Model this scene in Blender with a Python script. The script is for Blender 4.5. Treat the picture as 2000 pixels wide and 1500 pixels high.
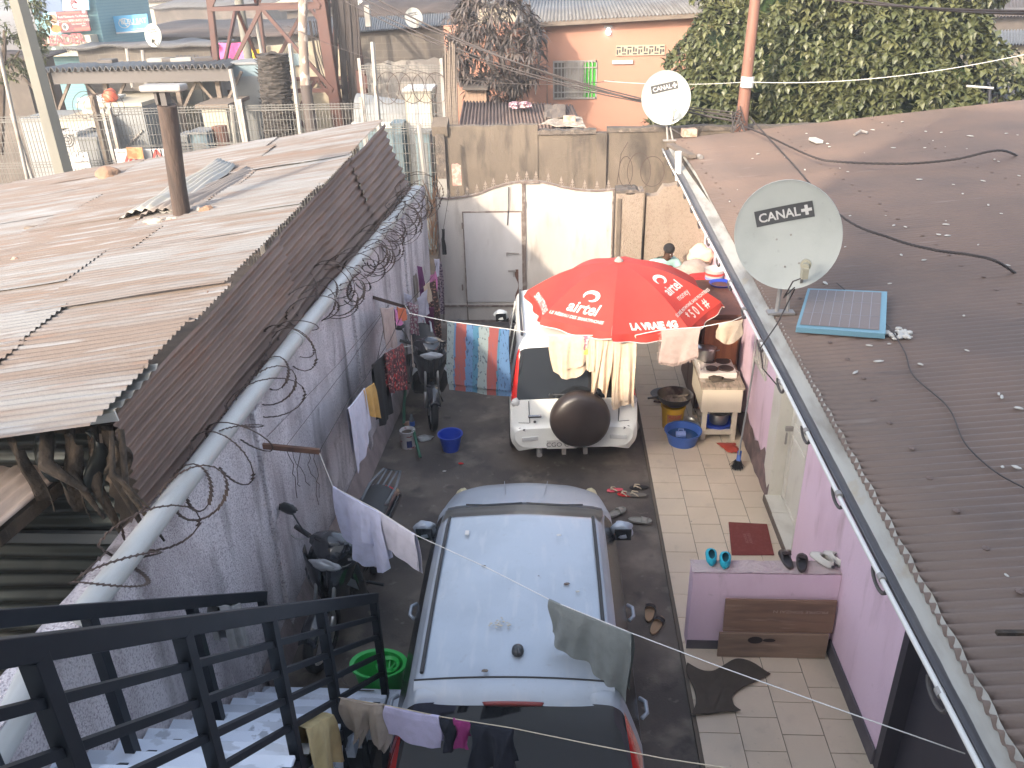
import bpy, math, random
from mathutils import Vector, Matrix, noise
for o in list(bpy.data.objects): bpy.data.objects.remove(o)
SC = bpy.context.scene; C = SC.collection
R = math.radians; PI = math.pi
# ---------------------------------------------------------------- camera
FPX, YAW, PIT, ROL, H = 1608.0, -0.0628, 0.4604, -0.02639, 5.5
fw = Vector((math.sin(YAW)*math.cos(PIT), math.cos(YAW)*math.cos(PIT), -math.sin(PIT)))
r0 = Vector((math.cos(YAW), -math.sin(YAW), 0)); u0 = r0.cross(fw)
rt = r0*math.cos(ROL)+u0*math.sin(ROL); up = -r0*math.sin(ROL)+u0*math.cos(ROL)
cam = bpy.data.objects.new('camera', bpy.data.cameras.new('camera')); C.objects.link(cam)
mw = Matrix((rt, up, -fw)).transposed().to_4x4(); mw.translation = Vector((0, 0, H)); cam.matrix_world = mw
cam.data.sensor_width = 36; cam.data.lens = 36*FPX/2000; cam.data.clip_end = 3000; cam.data.clip_start = .05
SC.camera = cam
CO = Vector((0, 0, H))
# a point seen in the photograph, on the plane X=, Y= or Z=
def px(x, y, X=None, Y=None, Z=None):
    d = fw*FPX+rt*(x-1000)+up*(750-y)
    if Z is not None: return CO+d*((Z-H)/d.z)
    if Y is not None: return CO+d*(Y/d.y)
    return CO+d*(X/d.x)
# ---------------------------------------------------------------- world, sun, exposure
SUN = Vector((.36, .62, -.34)).normalized()
w = bpy.data.worlds.new('World'); SC.world = w; w.use_nodes = True
nt = w.node_tree; sky = nt.nodes.new('ShaderNodeTexSky'); sky.sky_type = 'NISHITA'; sky.sun_disc = False
sky.sun_elevation = math.asin(-SUN.z); sky.sun_rotation = math.atan2(-SUN.x, -SUN.y) % (2*PI)
sky.air_density = 1.0; sky.dust_density = 4.0; sky.altitude = 100
hs = nt.nodes.new('ShaderNodeHueSaturation'); hs.inputs['Saturation'].default_value = .68; nt.links.new(sky.outputs[0], hs.inputs['Color']); nt.links.new(hs.outputs[0], nt.nodes['Background'].inputs[0]); nt.nodes['Background'].inputs[1].default_value = .15
sl = bpy.data.lights.new('sun', 'SUN'); sl.energy = 1.35; sl.angle = R(1.2); sl.color = (1, .85, .67)
so = bpy.data.objects.new('sun', sl); C.objects.link(so); so.rotation_mode = 'QUATERNION'; so.rotation_quaternion = SUN.to_track_quat('-Z', 'Y'); so.location = (-10, -20, 30)
SC.view_settings.view_transform = 'Standard'; SC.view_settings.look = 'None'; SC.view_settings.exposure = 2.15; SC.view_settings.gamma = 1
# ---------------------------------------------------------------- materials
MATS = {}
TUNE = dict(zinc_roof=.46, zinc_pale=.5, zinc_dull=.6, barge=.7, plaster=.36, plaster_rough=.6, concrete_cap=.7, brown_roof=.64, rough_wall=1.3, silver_paint=.8, green_zinc=.3, rotten_wood=.42, pvc=.85, cab_grey=.6, gate_white=.7, wicket_white=.74, salmon=.42, leaf_green=.62, leaf_grey=.6, dish=.62, tower_red=.26, rust_side=.66,
 block_wall=.42, whitewash=.48, cream_wall=.5, cab_cream=.6, cab_blue=.6, grey_roof=.42, far_roof=.48, pole_concrete=.45, weathered=.6, mesh_wire=.6, shed_roof=.55, sign_white=.7, orange_pole=.65, white_print=.9, flake=.7, boulder=.6, palm_bark=.7, wood_post=.7, blue_slats=.6, dark_wall=.7,
 tile=1.3, pink_wall=1.3, white_paint=1.3, gutter=1.05, old_white=1.25, marble=1.0, skirt=1.4, worn_pink=1.3, concrete_dummy=1, board_a=1.5, board_b=1.5, yard=.74)
def rgb(c): return (c[0], c[1], c[2], 1)
def mat(name, base, layers=(), rough=.8, metal=0, bump=0, bscale=40, spec=.5, brick=None, island=0, trans=0, coat=0, emit=None, bstretch=(1, 1, 1), wave=None, voro=None):
    """layers: (colour, scale, stretch, lo, hi, strength) noise masks mixed over the base one after the other"""
    k_ = TUNE.get(name, 1); base = tuple(min(.85, c*k_) for c in base); layers = [(tuple(min(.85, c*k_) for c in l[0]),)+tuple(l[1:]) for l in layers]
    m = bpy.data.materials.new(name); m.use_nodes = True; N = m.node_tree.nodes; L = m.node_tree.links
    b = N['Principled BSDF']; tc = N.new('ShaderNodeTexCoord').outputs['Object']
    cur = N.new('ShaderNodeRGB'); cur.outputs[0].default_value = rgb(base); cur = cur.outputs[0]
    def noise_(scale, st, off=0, det=6):
        mp = N.new('ShaderNodeMapping'); mp.inputs['Scale'].default_value = st; mp.inputs['Location'].default_value = (off, off*.7, off*.3); L.new(tc, mp.inputs[0])
        n = N.new('ShaderNodeTexNoise'); n.inputs['Scale'].default_value = scale; n.inputs['Detail'].default_value = det; L.new(mp.outputs[0], n.inputs[0]); return n.outputs[0]
    def mix(fac, a, c):
        x = N.new('ShaderNodeMix'); x.data_type = 'RGBA'; L.new(fac, x.inputs[0]); L.new(a, x.inputs[6])
        if isinstance(c, tuple): x.inputs[7].default_value = rgb(c)
        else: L.new(c, x.inputs[7])
        return x.outputs[2]
    def mapr(v, lo, hi, s):
        r_ = N.new('ShaderNodeMapRange'); r_.inputs[1].default_value = lo; r_.inputs[2].default_value = hi; r_.inputs[4].default_value = s; L.new(v, r_.inputs[0]); return r_.outputs[0]
    if wave:  # (colour, scale, axis, distortion, lo, hi, strength)
        mp = N.new('ShaderNodeMapping'); L.new(tc, mp.inputs[0])
        wv = N.new('ShaderNodeTexWave'); wv.bands_direction = wave[2]; wv.inputs['Scale'].default_value = wave[1]; wv.inputs['Distortion'].default_value = wave[3]; wv.inputs['Detail Scale'].default_value = 2
        L.new(mp.outputs[0], wv.inputs[0]); cur = mix(mapr(wv.outputs[1], wave[4], wave[5], wave[6]), cur, wave[0])
    if brick:  # (mortar colour, brick width, height, mortar size, plane)
        mp = N.new('ShaderNodeMapping'); L.new(tc, mp.inputs[0])
        mp.inputs['Rotation'].default_value = brick[4]
        bt = N.new('ShaderNodeTexBrick'); bt.inputs['Scale'].default_value = 1; bt.inputs['Brick Width'].default_value = brick[1]; bt.inputs['Row Height'].default_value = brick[2]; bt.inputs['Mortar Size'].default_value = brick[3]
        L.new(mp.outputs[0], bt.inputs[0]); cur = mix(bt.outputs[1], cur, brick[0])
    if voro:  # (colour, scale, stretch, lo, hi, strength) dark cell borders or spots
        mp = N.new('ShaderNodeMapping'); mp.inputs['Scale'].default_value = voro[2]; L.new(tc, mp.inputs[0])
        vo = N.new('ShaderNodeTexVoronoi'); vo.inputs['Scale'].default_value = voro[1]; L.new(mp.outputs[0], vo.inputs[0])
        cur = mix(mapr(vo.outputs[0], voro[3], voro[4], voro[5]), cur, voro[0])
    for i, (c, sc, st, lo, hi, s) in enumerate(layers):
        n_ = noise_(sc, st, 3.1*i)
        if island and i == 0:
            g = N.new('ShaderNodeNewGeometry'); a_ = N.new('ShaderNodeMath'); a_.operation = 'MULTIPLY_ADD'; a_.inputs[1].default_value = island; L.new(g.outputs['Random Per Island'], a_.inputs[0]); L.new(n_, a_.inputs[2]); n_ = a_.outputs[0]
        cur = mix(mapr(n_, lo, hi, s), cur, c)
    L.new(cur, b.inputs['Base Color'])
    b.inputs['Roughness'].default_value = rough; b.inputs['Metallic'].default_value = metal; b.inputs['Specular IOR Level'].default_value = spec
    b.inputs['Coat Weight'].default_value = coat; b.inputs['Coat Roughness'].default_value = .05
    if trans: b.inputs['Transmission Weight'].default_value = trans
    if emit: b.inputs['Emission Color'].default_value = rgb(emit[0]); b.inputs['Emission Strength'].default_value = emit[1]
    if bump:
        bp = N.new('ShaderNodeBump'); bp.inputs['Strength'].default_value = min(1, bump); bp.inputs['Distance'].default_value = .02*max(1, bump); L.new(noise_(bscale, bstretch, 9, 4), bp.inputs['Height']); L.new(bp.outputs[0], b.inputs['Normal'])
    MATS[name] = m; return m
# ---------------------------------------------------------------- mesh builder
ORG = {}
class MB:
    def __init__(s): s.v = []; s.f = []
    def add(s, vs, fs):
        n = len(s.v); s.v += [Vector(v) for v in vs]; s.f += [tuple(i+n for i in f) for f in fs]; return s
    def bx(s, x0, x1, y0, y1, z0, z1): return s.box(((x0+x1)/2, (y0+y1)/2, (z0+z1)/2), (abs(x1-x0), abs(y1-y0), abs(z1-z0)))
    def box(s, c, d, rot=None):
        rot = rot or Matrix.Identity(3); c = Vector(c)
        vs = [c+rot@Vector((x*d[0]/2, y*d[1]/2, z*d[2]/2)) for x in (-1, 1) for y in (-1, 1) for z in (-1, 1)]
        return s.add(vs, [(0, 1, 3, 2), (4, 6, 7, 5), (0, 4, 5, 1), (2, 3, 7, 6), (0, 2, 6, 4), (1, 5, 7, 3)])
    def bar(s, a, b, w, h, upv=(0, 0, 1)):   # rectangular bar between two points
        a = Vector(a); b = Vector(b); d = (b-a); ln = d.length; d.normalize(); x = d.cross(Vector(upv))
        if x.length < 1e-3: x = d.cross(Vector((0, 1, 0)))
        x.normalize(); z = x.cross(d); m = Matrix((x, d, z)).transposed()
        return s.box((a+b)/2, (w, ln, h), m)
    def tube(s, pts, r, n=8, cap=True, close=False):
        pts = [Vector(p) for p in pts]; k = len(pts); ring = []; pv = None
        for i, p in enumerate(pts):
            if close: d = pts[(i+1) % k]-pts[i-1]
            else: d = pts[min(i+1, k-1)]-pts[max(i-1, 0)]
            if d.length < 1e-9: d = Vector((0, 0, 1))
            d.normalize()
            if pv is None:
                a = d.cross(Vector((0, 0, 1)));
                if a.length < .05: a = d.cross(Vector((0, 1, 0)))
            else: a = pv-d*pv.dot(d)
            if a.length < 1e-6: a = d.orthogonal()
            a.normalize(); pv = a; b = d.cross(a); rr = r[i] if isinstance(r, (list, tuple)) else r
            ring.append([p+(a*math.cos(2*PI*j/n)+b*math.sin(2*PI*j/n))*rr for j in range(n)])
        vs = [v for g in ring for v in g]; fs = []
        for i in range(k if close else k-1):
            i2 = (i+1) % k
            for j in range(n): fs.append((i*n+j, i*n+(j+1) % n, i2*n+(j+1) % n, i2*n+j))
        if cap and not close: fs += [tuple(range(n-1, -1, -1)), tuple((k-1)*n+j for j in range(n))]
        return s.add(vs, fs)
    def lathe(s, prof, c=(0, 0, 0), n=24, m=None, sx=1, sy=1):
        m = m or Matrix.Identity(3); c = Vector(c); vs = []; fs = []
        for (r, z) in prof:
            for j in range(n): vs.append(c+m@Vector((r*math.cos(2*PI*j/n)*sx, r*math.sin(2*PI*j/n)*sy, z)))
        for i in range(len(prof)-1):
            for j in range(n): fs.append((i*n+j, i*n+(j+1) % n, (i+1)*n+(j+1) % n, (i+1)*n+j))
        return s.add(vs, fs)
    def grid(s, fn, nu, nv):
        vs = [fn(i/nu, j/nv) for i in range(nu+1) for j in range(nv+1)]
        return s.add(vs, [(i*(nv+1)+j, (i+1)*(nv+1)+j, (i+1)*(nv+1)+j+1, i*(nv+1)+j+1) for i in range(nu) for j in range(nv)])
    def prism(s, poly, a, b):   # poly: list of points; a->b offset vector
        off = Vector(b)-Vector(a); n = len(poly); vs = [Vector(p) for p in poly]+[Vector(p)+off for p in poly]
        return s.add(vs, [tuple(range(n-1, -1, -1)), tuple(range(n, 2*n))]+[(i, (i+1) % n, n+(i+1) % n, n+i) for i in range(n)])
    def rock(s, c, r, seed=0, n=8, sq=(1, 1, .7)):
        c = Vector(c)
        def f(u, v):
            th = PI*v; ph = 2*PI*u; d = Vector((math.sin(th)*math.cos(ph), math.sin(th)*math.sin(ph), math.cos(th)))
            k = 1+.45*noise.noise(d*1.6+Vector((seed*7.3, seed*1.7, 0))); return c+Vector((d.x*sq[0], d.y*sq[1], d.z*sq[2]))*r*k
        return s.grid(f, n, n-2)
    def build(s, name, m, parent=None, smooth=False, bevel=0, thick=0, sub=0, label=None, auto=0):
        me = bpy.data.meshes.new(name); org = Vector((0, 0, 0))
        if parent: org = ORG.get(parent.name, org)
        me.from_pydata([v-org for v in s.v], [], s.f); me.update()
        o = bpy.data.objects.new(name, me); C.objects.link(o)
        if isinstance(m, str): m = MATS[m]
        me.materials.append(m)
        if parent: o.parent = parent; ORG[o.name] = org
        if smooth:
            me.polygons.foreach_set('use_smooth', [True]*len(me.polygons))
            if auto: me.set_sharp_from_angle(angle=R(auto))
        if thick: t = o.modifiers.new('s', 'SOLIDIFY'); t.thickness = thick; t.offset = 0
        if bevel: t = o.modifiers.new('b', 'BEVEL'); t.width = bevel; t.segments = 2; t.limit_method = 'ANGLE'
        if sub: t = o.modifiers.new('u', 'SUBSURF'); t.levels = sub; t.render_levels = sub
        if label: o['label'] = label
        return o
def tag(o, label=None, cat=None, group=None, kind=None):
    if label: o['label'] = label
    if cat: o['category'] = cat
    if group: o['group'] = group
    if kind: o['kind'] = kind
    return o
def thing(name, label, cat, loc=(0, 0, 0), group=None, rz=0):
    o = bpy.data.objects.new(name, None); C.objects.link(o); o.location = loc; o.rotation_euler = (0, 0, rz); o.empty_display_size = .1
    ORG[o.name] = Vector(loc) if rz == 0 else Vector((0, 0, 0)); return tag(o, label, cat, group)
def copy_tree(o, parent=None):
    c = o.copy(); C.objects.link(c)
    if parent: c.parent = parent
    for ch in list(o.children): copy_tree(ch, c)
    return c
def text(s, size, mapf, m, name='lettering', parent=None, bold=0, align='CENTER', shear=0, ext=0, sub=0):
    cu = bpy.data.curves.new('t', 'FONT'); cu.body = s; cu.size = size; cu.align_x = align; cu.offset = bold; cu.shear = shear; cu.extrude = ext; cu.resolution_u = 3; cu.space_line = .85
    ob = bpy.data.objects.new('t', cu); C.objects.link(ob); dg = bpy.context.evaluated_depsgraph_get(); me = bpy.data.meshes.new_from_object(ob.evaluated_get(dg))
    bpy.data.objects.remove(ob); b = MB(); vs = [mapf(v.co.x, v.co.y) for v in me.vertices]; b.add(vs, [tuple(p.vertices) for p in me.polygons]); bpy.data.meshes.remove(me)
    return b.build(name, m, parent)
def text_w(s, width, height, mapf, m, name, parent, bold=0):
    pts = []; o = text(s, 1, lambda x, y: Vector((x, y, 0)), m, name, None, bold=bold); xs = [v.co.x for v in o.data.vertices]; ys = [v.co.y for v in o.data.vertices]; x0, x1, y0, y1 = min(xs), max(xs), min(ys), max(ys); org = ORG.get(parent.name, Vector((0, 0, 0)))
    for v in o.data.vertices: v.co = mapf(((v.co.x-x0)/(x1-x0)-.5)*width, ((v.co.y-y0)/(y1-y0)-.5)*height)-org
    o.parent = parent; ORG[o.name] = org; return o
def lerp(a, b, t): return a+(b-a)*t
def plane_map(o, ux, uy, off=.003):
    o = Vector(o); ux = Vector(ux).normalized(); uy = Vector(uy).normalized(); n = ux.cross(uy)*off
    return lambda x, y: o+ux*x+uy*y+n
def corr(b, o, du, dv, nrm, lu, lv, pitch=.076, amp=.011, seg=6, nu=6, wob=0, seed=0, shape=0):
    """corrugated sheet: ridges run along du; spans lv along dv"""
    o = Vector(o); du = Vector(du).normalized(); dv = Vector(dv).normalized(); nrm = Vector(nrm).normalized(); nv = max(2, int(lv/pitch*seg))
    def f(u, v):
        a = u*lu; c = v*lv; k = math.sin(2*PI*c/pitch)
        if shape: k = max(-1, min(1, k*2.2))
        e = wob*noise.noise(Vector((a*.9, c*1.3, seed*5.1)))
        return o+du*a+dv*c+nrm*(amp*k+e)
    return b.grid(f, nu, nv)
# ---------------------------------------------------------------- material library
S1 = (1, 1, 1)
mat('dirt', (.16, .12, .09), [((.09, .07, .055), 3, S1, .4, .65, .8)], rough=.95, bump=.4)
mat('yard', (.21, .172, .14), [((.09, .075, .066), 1.1, S1, .42, .60, .9), ((.34, .29, .23), 2.6, S1, .55, .70, .7), ((.06, .06, .06), .55, S1, .50, .72, .75), ((.38, .34, .28), 9, S1, .64, .74, .5), ((.05, .045, .042), 4, S1, .62, .74, .7)], rough=.8, bump=.35, bscale=60)
mat('tile', (.50, .42, .315), [((.42, .345, .25), 1.6, S1, .4, .7, .5), ((.30, .25, .19), 7, S1, .60, .74, .35), ((.2, .17, .13), 22, S1, .68, .76, .5), ((.33, .29, .23), 1.1, S1, .52, .7, .5)], rough=.45, island=.12)
mat('grout', (.13, .105, .08), rough=.9)
mat('rough_wall', (.54, .50, .51), [((.24, .20, .22), 60, S1, .5, .62, .75), ((.24, .205, .215), 2.0, (1.2, 1.2, .35), .46, .68, .75), ((.62, .585, .6), 1.3, (1, 1, .6), .5, .75, .5), ((.085, .07, .07), 1.5, (1.6, 1.6, .25), .56, .70, .85), ((.12, .10, .10), 4, (1, 1, .6), .60, .74, .7)], rough=.95, bump=1, bscale=90)
mat('skirt', (.25, .2, .19), [((.12, .1, .1), 4, (1, 1, .6), .4, .65, .8)], rough=.9, bump=.5)
mat('pvc', (.52, .52, .5), [((.33, .31, .28), 5, (3, .5, 3), .5, .75, .5), ((.16, .15, .14), 12, S1, .66, .78, .5)], rough=.45)
mat('rust_wire', (.075, .05, .04), rough=.7, metal=.3)
mat('zinc_roof', (.42, .41, .40), [((.33, .245, .19), 1.7, (.35, 4, 1), .48, .70, .9), ((.36, .22, .15), 2.2, (.5, 4, 1), .58, .70, .7), ((.50, .51, .52), 2.4, (.4, 7, 1), .57, .68, .8), ((.17, .13, .11), 4, (.4, 5, 1), .64, .78, .6), ((.30, .24, .2), 30, S1, .6, .8, .3)], rough=.6, metal=.12, island=.22, bump=.2)
mat('rust_side', (.30, .19, .14), [((.16, .095, .07), 2.2, (3, .35, 1.5), .45, .65, .7), ((.30, .29, .30), 1.3, (2, .35, 2), .60, .74, .75), ((.30, .15, .09), 4, (1, .4, 1), .56, .72, .65)], rough=.7, metal=0, island=.12)
mat('green_zinc', (.13, .15, .13), [((.05, .05, .045), 2, (.4, 1, 2), .4, .65, .8), ((.30, .29, .24), 3, S1, .6, .75, .5)], rough=.35, metal=.5)
mat('rotten_wood', (.17, .12, .08), [((.04, .03, .022), 6, (2, 2, .4), .4, .62, .8), ((.3, .24, .18), 9, (3, 3, .4), .6, .75, .7)], rough=.95, bump=.9, bscale=25)
mat('brown_roof', (.245, .168, .128), [((.175, .13, .108), .7, S1, .42, .62, .8), ((.22, .155, .13), 2.5, (.4, 3, 1), .5, .75, .5), ((.12, .095, .085), 6, (.3, 4, 1), .62, .76, .6), ((.33, .27, .24), 5, (.35, 4, 1), .64, .74, .5)], rough=.55, bump=.12)
mat('lean_to_lit', (.38, .30, .25), [((.16, .12, .1), 3, (2, .6, 1), .4, .65, .7), ((.4, .33, .28), 7, (2, .5, 1), .62, .75, .5)], rough=.6)  # pale base colour stands in for sun on the lean-to roof
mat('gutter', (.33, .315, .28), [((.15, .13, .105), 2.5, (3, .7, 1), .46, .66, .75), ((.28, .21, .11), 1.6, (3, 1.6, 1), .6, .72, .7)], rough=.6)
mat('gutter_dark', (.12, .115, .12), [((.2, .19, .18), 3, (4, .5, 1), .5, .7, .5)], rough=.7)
mat('white_pipe', (.62, .6, .56), [((.42, .38, .33), 8, S1, .6, .8, .4)], rough=.4)
mat('pink_wall', (.58, .435, .51), [((.42, .28, .34), 2.2, (1, 1, .45), .5, .74, .5), ((.62, .48, .58), .9, S1, .4, .7, .5), ((.30, .20, .22), 3.0, (1.5, 1.5, .35), .58, .74, .6), ((.36, .27, .30), 14, S1, .66, .76, .5)], rough=.75, bump=.15)
mat('grime', (.22, .15, .14), [((.1, .08, .08), 5, S1, .4, .6, .7), ((.4, .25, .26), 6, S1, .6, .7, .6)], rough=.9, bump=.4)
mat('dark_skirt', (.09, .08, .09), [((.15, .13, .13), 5, S1, .5, .7, .6)], rough=.7)
mat('dark_door', (.035, .032, .042), [((.055, .05, .06), 3, S1, .4, .7, .6)], rough=.55)
mat('old_white', (.50, .48, .42), [((.33, .30, .25), 4, (1, 1, .5), .5, .74, .6), ((.2, .17, .14), 11, S1, .66, .8, .4)], rough=.6)
mat('gate_white', (.70, .65, .58), [((.46, .42, .39), 1.8, (1, 1, .4), .42, .68, .75), ((.34, .28, .24), 5, (1.5, 1, .3), .56, .76, .6), ((.15, .09, .06), 14, S1, .72, .78, .7)], rough=.55)
mat('gate_edge', (.16, .12, .1), [((.4, .37, .33), 10, S1, .5, .7, .6)], rough=.7)
mat('rust', (.16, .08, .05), [((.06, .035, .03), 8, S1, .4, .7, .7)], rough=.9)
mat('plaster', (.44, .35, .265), [((.30, .24, .19), 1.6, (1, 1, .6), .45, .7, .7), ((.10, .085, .075), 1.5, (1.0, 1.0, .5), .50, .66, .85), ((.16, .13, .11), 4, (1.3, 1, .3), .55, .7, .6), ((.58, .45, .34), 3, S1, .6, .75, .5)], rough=.95, bump=.6, bscale=70)
mat('plaster_rough', (.50, .40, .31), [((.36, .26, .19), 30, S1, .5, .68, .6), ((.30, .22, .17), 2, (1, 1, .5), .55, .75, .6)], rough=.95, bump=1, bscale=60)
mat('concrete_cap', (.2, .16, .13), [((.09, .08, .07), 6, S1, .4, .65, .8), ((.4, .33, .26), 9, S1, .6, .7, .6)], rough=.95, bump=.8)
mat('poster_pink', (.45, .24, .2), [((.52, .42, .34), 14, S1, .45, .6, .9)], rough=.9)
mat('salmon', (.85, .44, .31), [((.74, .36, .25), 1, S1, .5, .75, .5), ((.88, .48, .35), 3, S1, .6, .75, .3)], rough=.85)
mat('grey_roof', (.3, .285, .27), [((.2, .17, .15), 1.2, (3, .5, 1), .45, .65, .7), ((.42, .41, .4), 2.5, (4, .5, 1), .6, .7, .7)], rough=.6)
mat('far_roof', (.22, .155, .125), [((.13, .1, .085), .5, S1, .45, .62, .8), ((.33, .28, .25), 1.2, (.5, 2, 1), .58, .7, .7)], rough=.8, island=.2)
mat('block_wall', (.27, .235, .2), [((.17, .15, .13), .8, S1, .45, .7, .7), ((.36, .32, .28), 2, S1, .6, .75, .5)], rough=.95, brick=((.15, .13, .11), .42, .2, .012, (R(90), 0, 0)))
mat('whitewash', (.62, .58, .52), [((.42, .37, .32), 1.6, (1, 1, .5), .5, .72, .6)], rough=.85)
mat('cream_wall', (.70, .60, .44), [((.5, .42, .31), 1.5, (1, 1, .4), .5, .75, .5)], rough=.85)
mat('dark_wall', (.12, .1, .085), [((.2, .165, .14), 1.5, S1, .45, .65, .8)], rough=.9)
mat('blue_slats', (.22, .42, .46), rough=.7, wave=((.08, .2, .24), 3.2, 'Z', 0, .85, 1, .9))
mat('sign_blue', (.06, .30, .52), [((.12, .4, .62), .5, S1, .4, .7, .6)], rough=.4)
mat('sign_pale', (.25, .5, .62), rough=.5)
mat('sign_white', (.72, .70, .66), rough=.5)
mat('sign_dark', (.09, .02, .03), [((.3, .03, .05), 1.5, (1, 1, 3), .5, .65, .8)], rough=.4)
mat('sign_red', (.55, .06, .05), rough=.5)
mat('letter_red', (.35, .05, .06), rough=.5)
mat('ink', (.04, .04, .045), rough=.5)
mat('skin_photo', (.25, .14, .09), rough=.6)
mat('cab_grey', (.33, .34, .34), [((.24, .24, .24), 2, S1, .5, .7, .5)], rough=.6)
mat('cab_cream', (.62, .56, .44), [((.45, .4, .31), 2, (1, 1, .5), .5, .7, .5)], rough=.7)
mat('cab_blue', (.28, .38, .42), rough=.5)
mat('cab_dark', (.07, .075, .08), rough=.6)
mat('tower_red', (.26, .085, .06), [((.17, .06, .05), 3, S1, .5, .7, .6)], rough=.55)
mat('dark_cable', (.045, .035, .032), rough=.7)
mat('grey_steel', (.3, .28, .26), [((.2, .14, .1), 5, S1, .5, .7, .6)], rough=.6, metal=.3)
mat('dark_steel', (.08, .07, .065), rough=.6)
mat('mesh_wire', (.26, .25, .23), rough=.6, metal=.3)
mat('palm_bark', (.09, .075, .065), [((.04, .035, .03), 7, (1, 1, 3), .4, .62, .8), ((.17, .13, .1), 9, (1, 1, 2), .6, .72, .6)], rough=1, bump=1, bscale=14, bstretch=(1, 1, 3))
mat('pole_concrete', (.40, .38, .32), [((.27, .26, .23), 1.5, (2, 2, .5), .45, .7, .6)], rough=.9)
mat('pole_dark', (.1, .08, .07), [((.05, .04, .04), 3, (3, 3, .3), .4, .65, .7)], rough=.9)
mat('pole_spotted', (.22, .17, .14), [((.5, .43, .36), 9, (1, 1, .6), .52, .56, .8)], rough=.9)
mat('orange_pole', (.33, .155, .105), [((.22, .11, .08), 4, (3, 3, .4), .45, .7, .6), ((.55, .45, .38), 7, (2, 2, .5), .68, .72, .7)], rough=.6)
mat('wood_post', (.11, .072, .055), [((.05, .035, .03), 5, (4, 4, .4), .4, .65, .8), ((.2, .13, .1), 8, (4, 4, .4), .6, .72, .5)], rough=.8, bump=.4, bscale=20, bstretch=(3, 3, .4))
mat('leaf_green', (.16, .165, .065), [((.075, .09, .03), 2.2, S1, .42, .6, .8), ((.26, .26, .12), 5, S1, .58, .72, .8)], rough=.45, island=.12)
mat('leaf_grey', (.15, .115, .10), [((.08, .065, .06), 3, S1, .4, .6, .8), ((.24, .2, .17), 6, S1, .6, .7, .6)], rough=.6, island=.1)
mat('bark', (.12, .09, .07), [((.05, .04, .035), 8, (1, 1, .3), .4, .65, .7)], rough=.95)
mat('boulder', (.42, .26, .17), [((.3, .18, .12), 6, S1, .45, .65, .6)], rough=.95, bump=.5, bscale=30)
mat('rubble', (.3, .25, .2), [((.48, .43, .36), 9, S1, .5, .6, .8), ((.1, .08, .07), 12, S1, .55, .7, .7)], rough=.95, bump=.8)
mat('brick_bit', (.45, .34, .26), [((.3, .14, .09), 12, S1, .5, .6, .7)], rough=.95)
mat('weathered', (.27, .215, .17), [((.16, .12, .1), 9, (1, 4, 4), .45, .65, .6)], rough=.9)
mat('flake', (.66, .63, .57), rough=.8)
mat('flake_dark', (.13, .1, .09), rough=.9)
mat('dish', (.60, .62, .57), [((.40, .42, .38), 2.5, S1, .45, .7, .5), ((.30, .31, .28), 14, S1, .68, .8, .4)], rough=.5)
mat('dish_logo', (.06, .06, .06), rough=.5)
mat('panel_glass', (.19, .155, .145), [((.2, .18, .175), 1.5, S1, .4, .7, .6)], rough=.6, spec=.12)
mat('panel_frame', (.14, .27, .33), rough=.45)
mat('panel_line', (.28, .28, .3), rough=.4)
# vehicles and small objects
mat('silver_paint', (.46, .51, .57), [((.36, .40, .45), 1.6, S1, .45, .68, .7), ((.56, .58, .60), 6, (2.5, .5, 1), .55, .68, .45), ((.30, .27, .23), 9, S1, .70, .78, .5), ((.36, .35, .33), 40, S1, .62, .75, .35)], rough=.45, metal=.35, coat=.25)
mat('white_paint', (.60, .60, .56), [((.50, .49, .45), 1.5, (1, 1, .5), .45, .7, .5)], rough=.35, coat=.5)
mat('car_glass', (.02, .022, .025), rough=.07, spec=.8)
mat('dusty_glass', (.10, .095, .08), [((.15, .14, .12), 2, S1, .4, .7, .6)], rough=.3)
mat('black_rubber', (.03, .03, .03), rough=.65)
mat('black_plastic', (.035, .037, .04), rough=.4)
mat('dark_trim', (.06, .065, .07), rough=.6)
mat('tyre', (.028, .027, .026), rough=.85)
mat('cover_vinyl', (.03, .022, .02), [((.05, .038, .034), 3, S1, .45, .7, .5)], rough=.38, bump=.25, bscale=7)
mat('red_lens', (.55, .02, .015), rough=.15, coat=1)
mat('red_lens_dull', (.24, .05, .045), rough=.35)
mat('clear_lens', (.55, .55, .53), rough=.15, coat=.6)
mat('yellow_lens', (.5, .45, .28), rough=.3)
mat('chrome', (.6, .6, .6), rough=.2, metal=1)
mat('alu', (.50, .49, .47), [((.38, .36, .33), 6, S1, .5, .7, .6)], rough=.3, metal=.85)
mat('alu_dark', (.10, .085, .075), [((.3, .26, .22), 8, S1, .62, .72, .6)], rough=.35, metal=.6)
mat('moto_black', (.018, .02, .024), rough=.18, coat=.8)
mat('moto_white', (.5, .52, .53), rough=.3)
mat('moto_grey', (.13, .14, .15), rough=.35)
mat('umbrella_red', (.54, .05, .035), [((.38, .03, .024), 2, S1, .45, .7, .5)], rough=.75)
mat('white_print', (.78, .7, .64), rough=.7)
mat('cupboard', (.12, .05, .03), [((.07, .03, .02), 3, (4, 4, .4), .4, .65, .7)], rough=.5)
mat('table_paint', (.60, .53, .42), [((.45, .39, .3), 4, S1, .5, .75, .5)], rough=.7)
mat('worn_wood', (.33, .27, .21), [((.14, .12, .09), 10, (3, 1, 1), .45, .62, .7), ((.52, .47, .4), 6, (2, 1, 1), .6, .7, .6)], rough=.9)
mat('hob_white', (.64, .60, .56), rough=.35)
mat('hotplate', (.06, .042, .036), rough=.5)
mat('yellow_plastic', (.72, .42, .02), rough=.45)
mat('tan_label', (.45, .2, .08), [((.6, .4, .2), 12, S1, .5, .6, .6)], rough=.5)
mat('blue_plastic', (.045, .12, .42), rough=.4)
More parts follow.
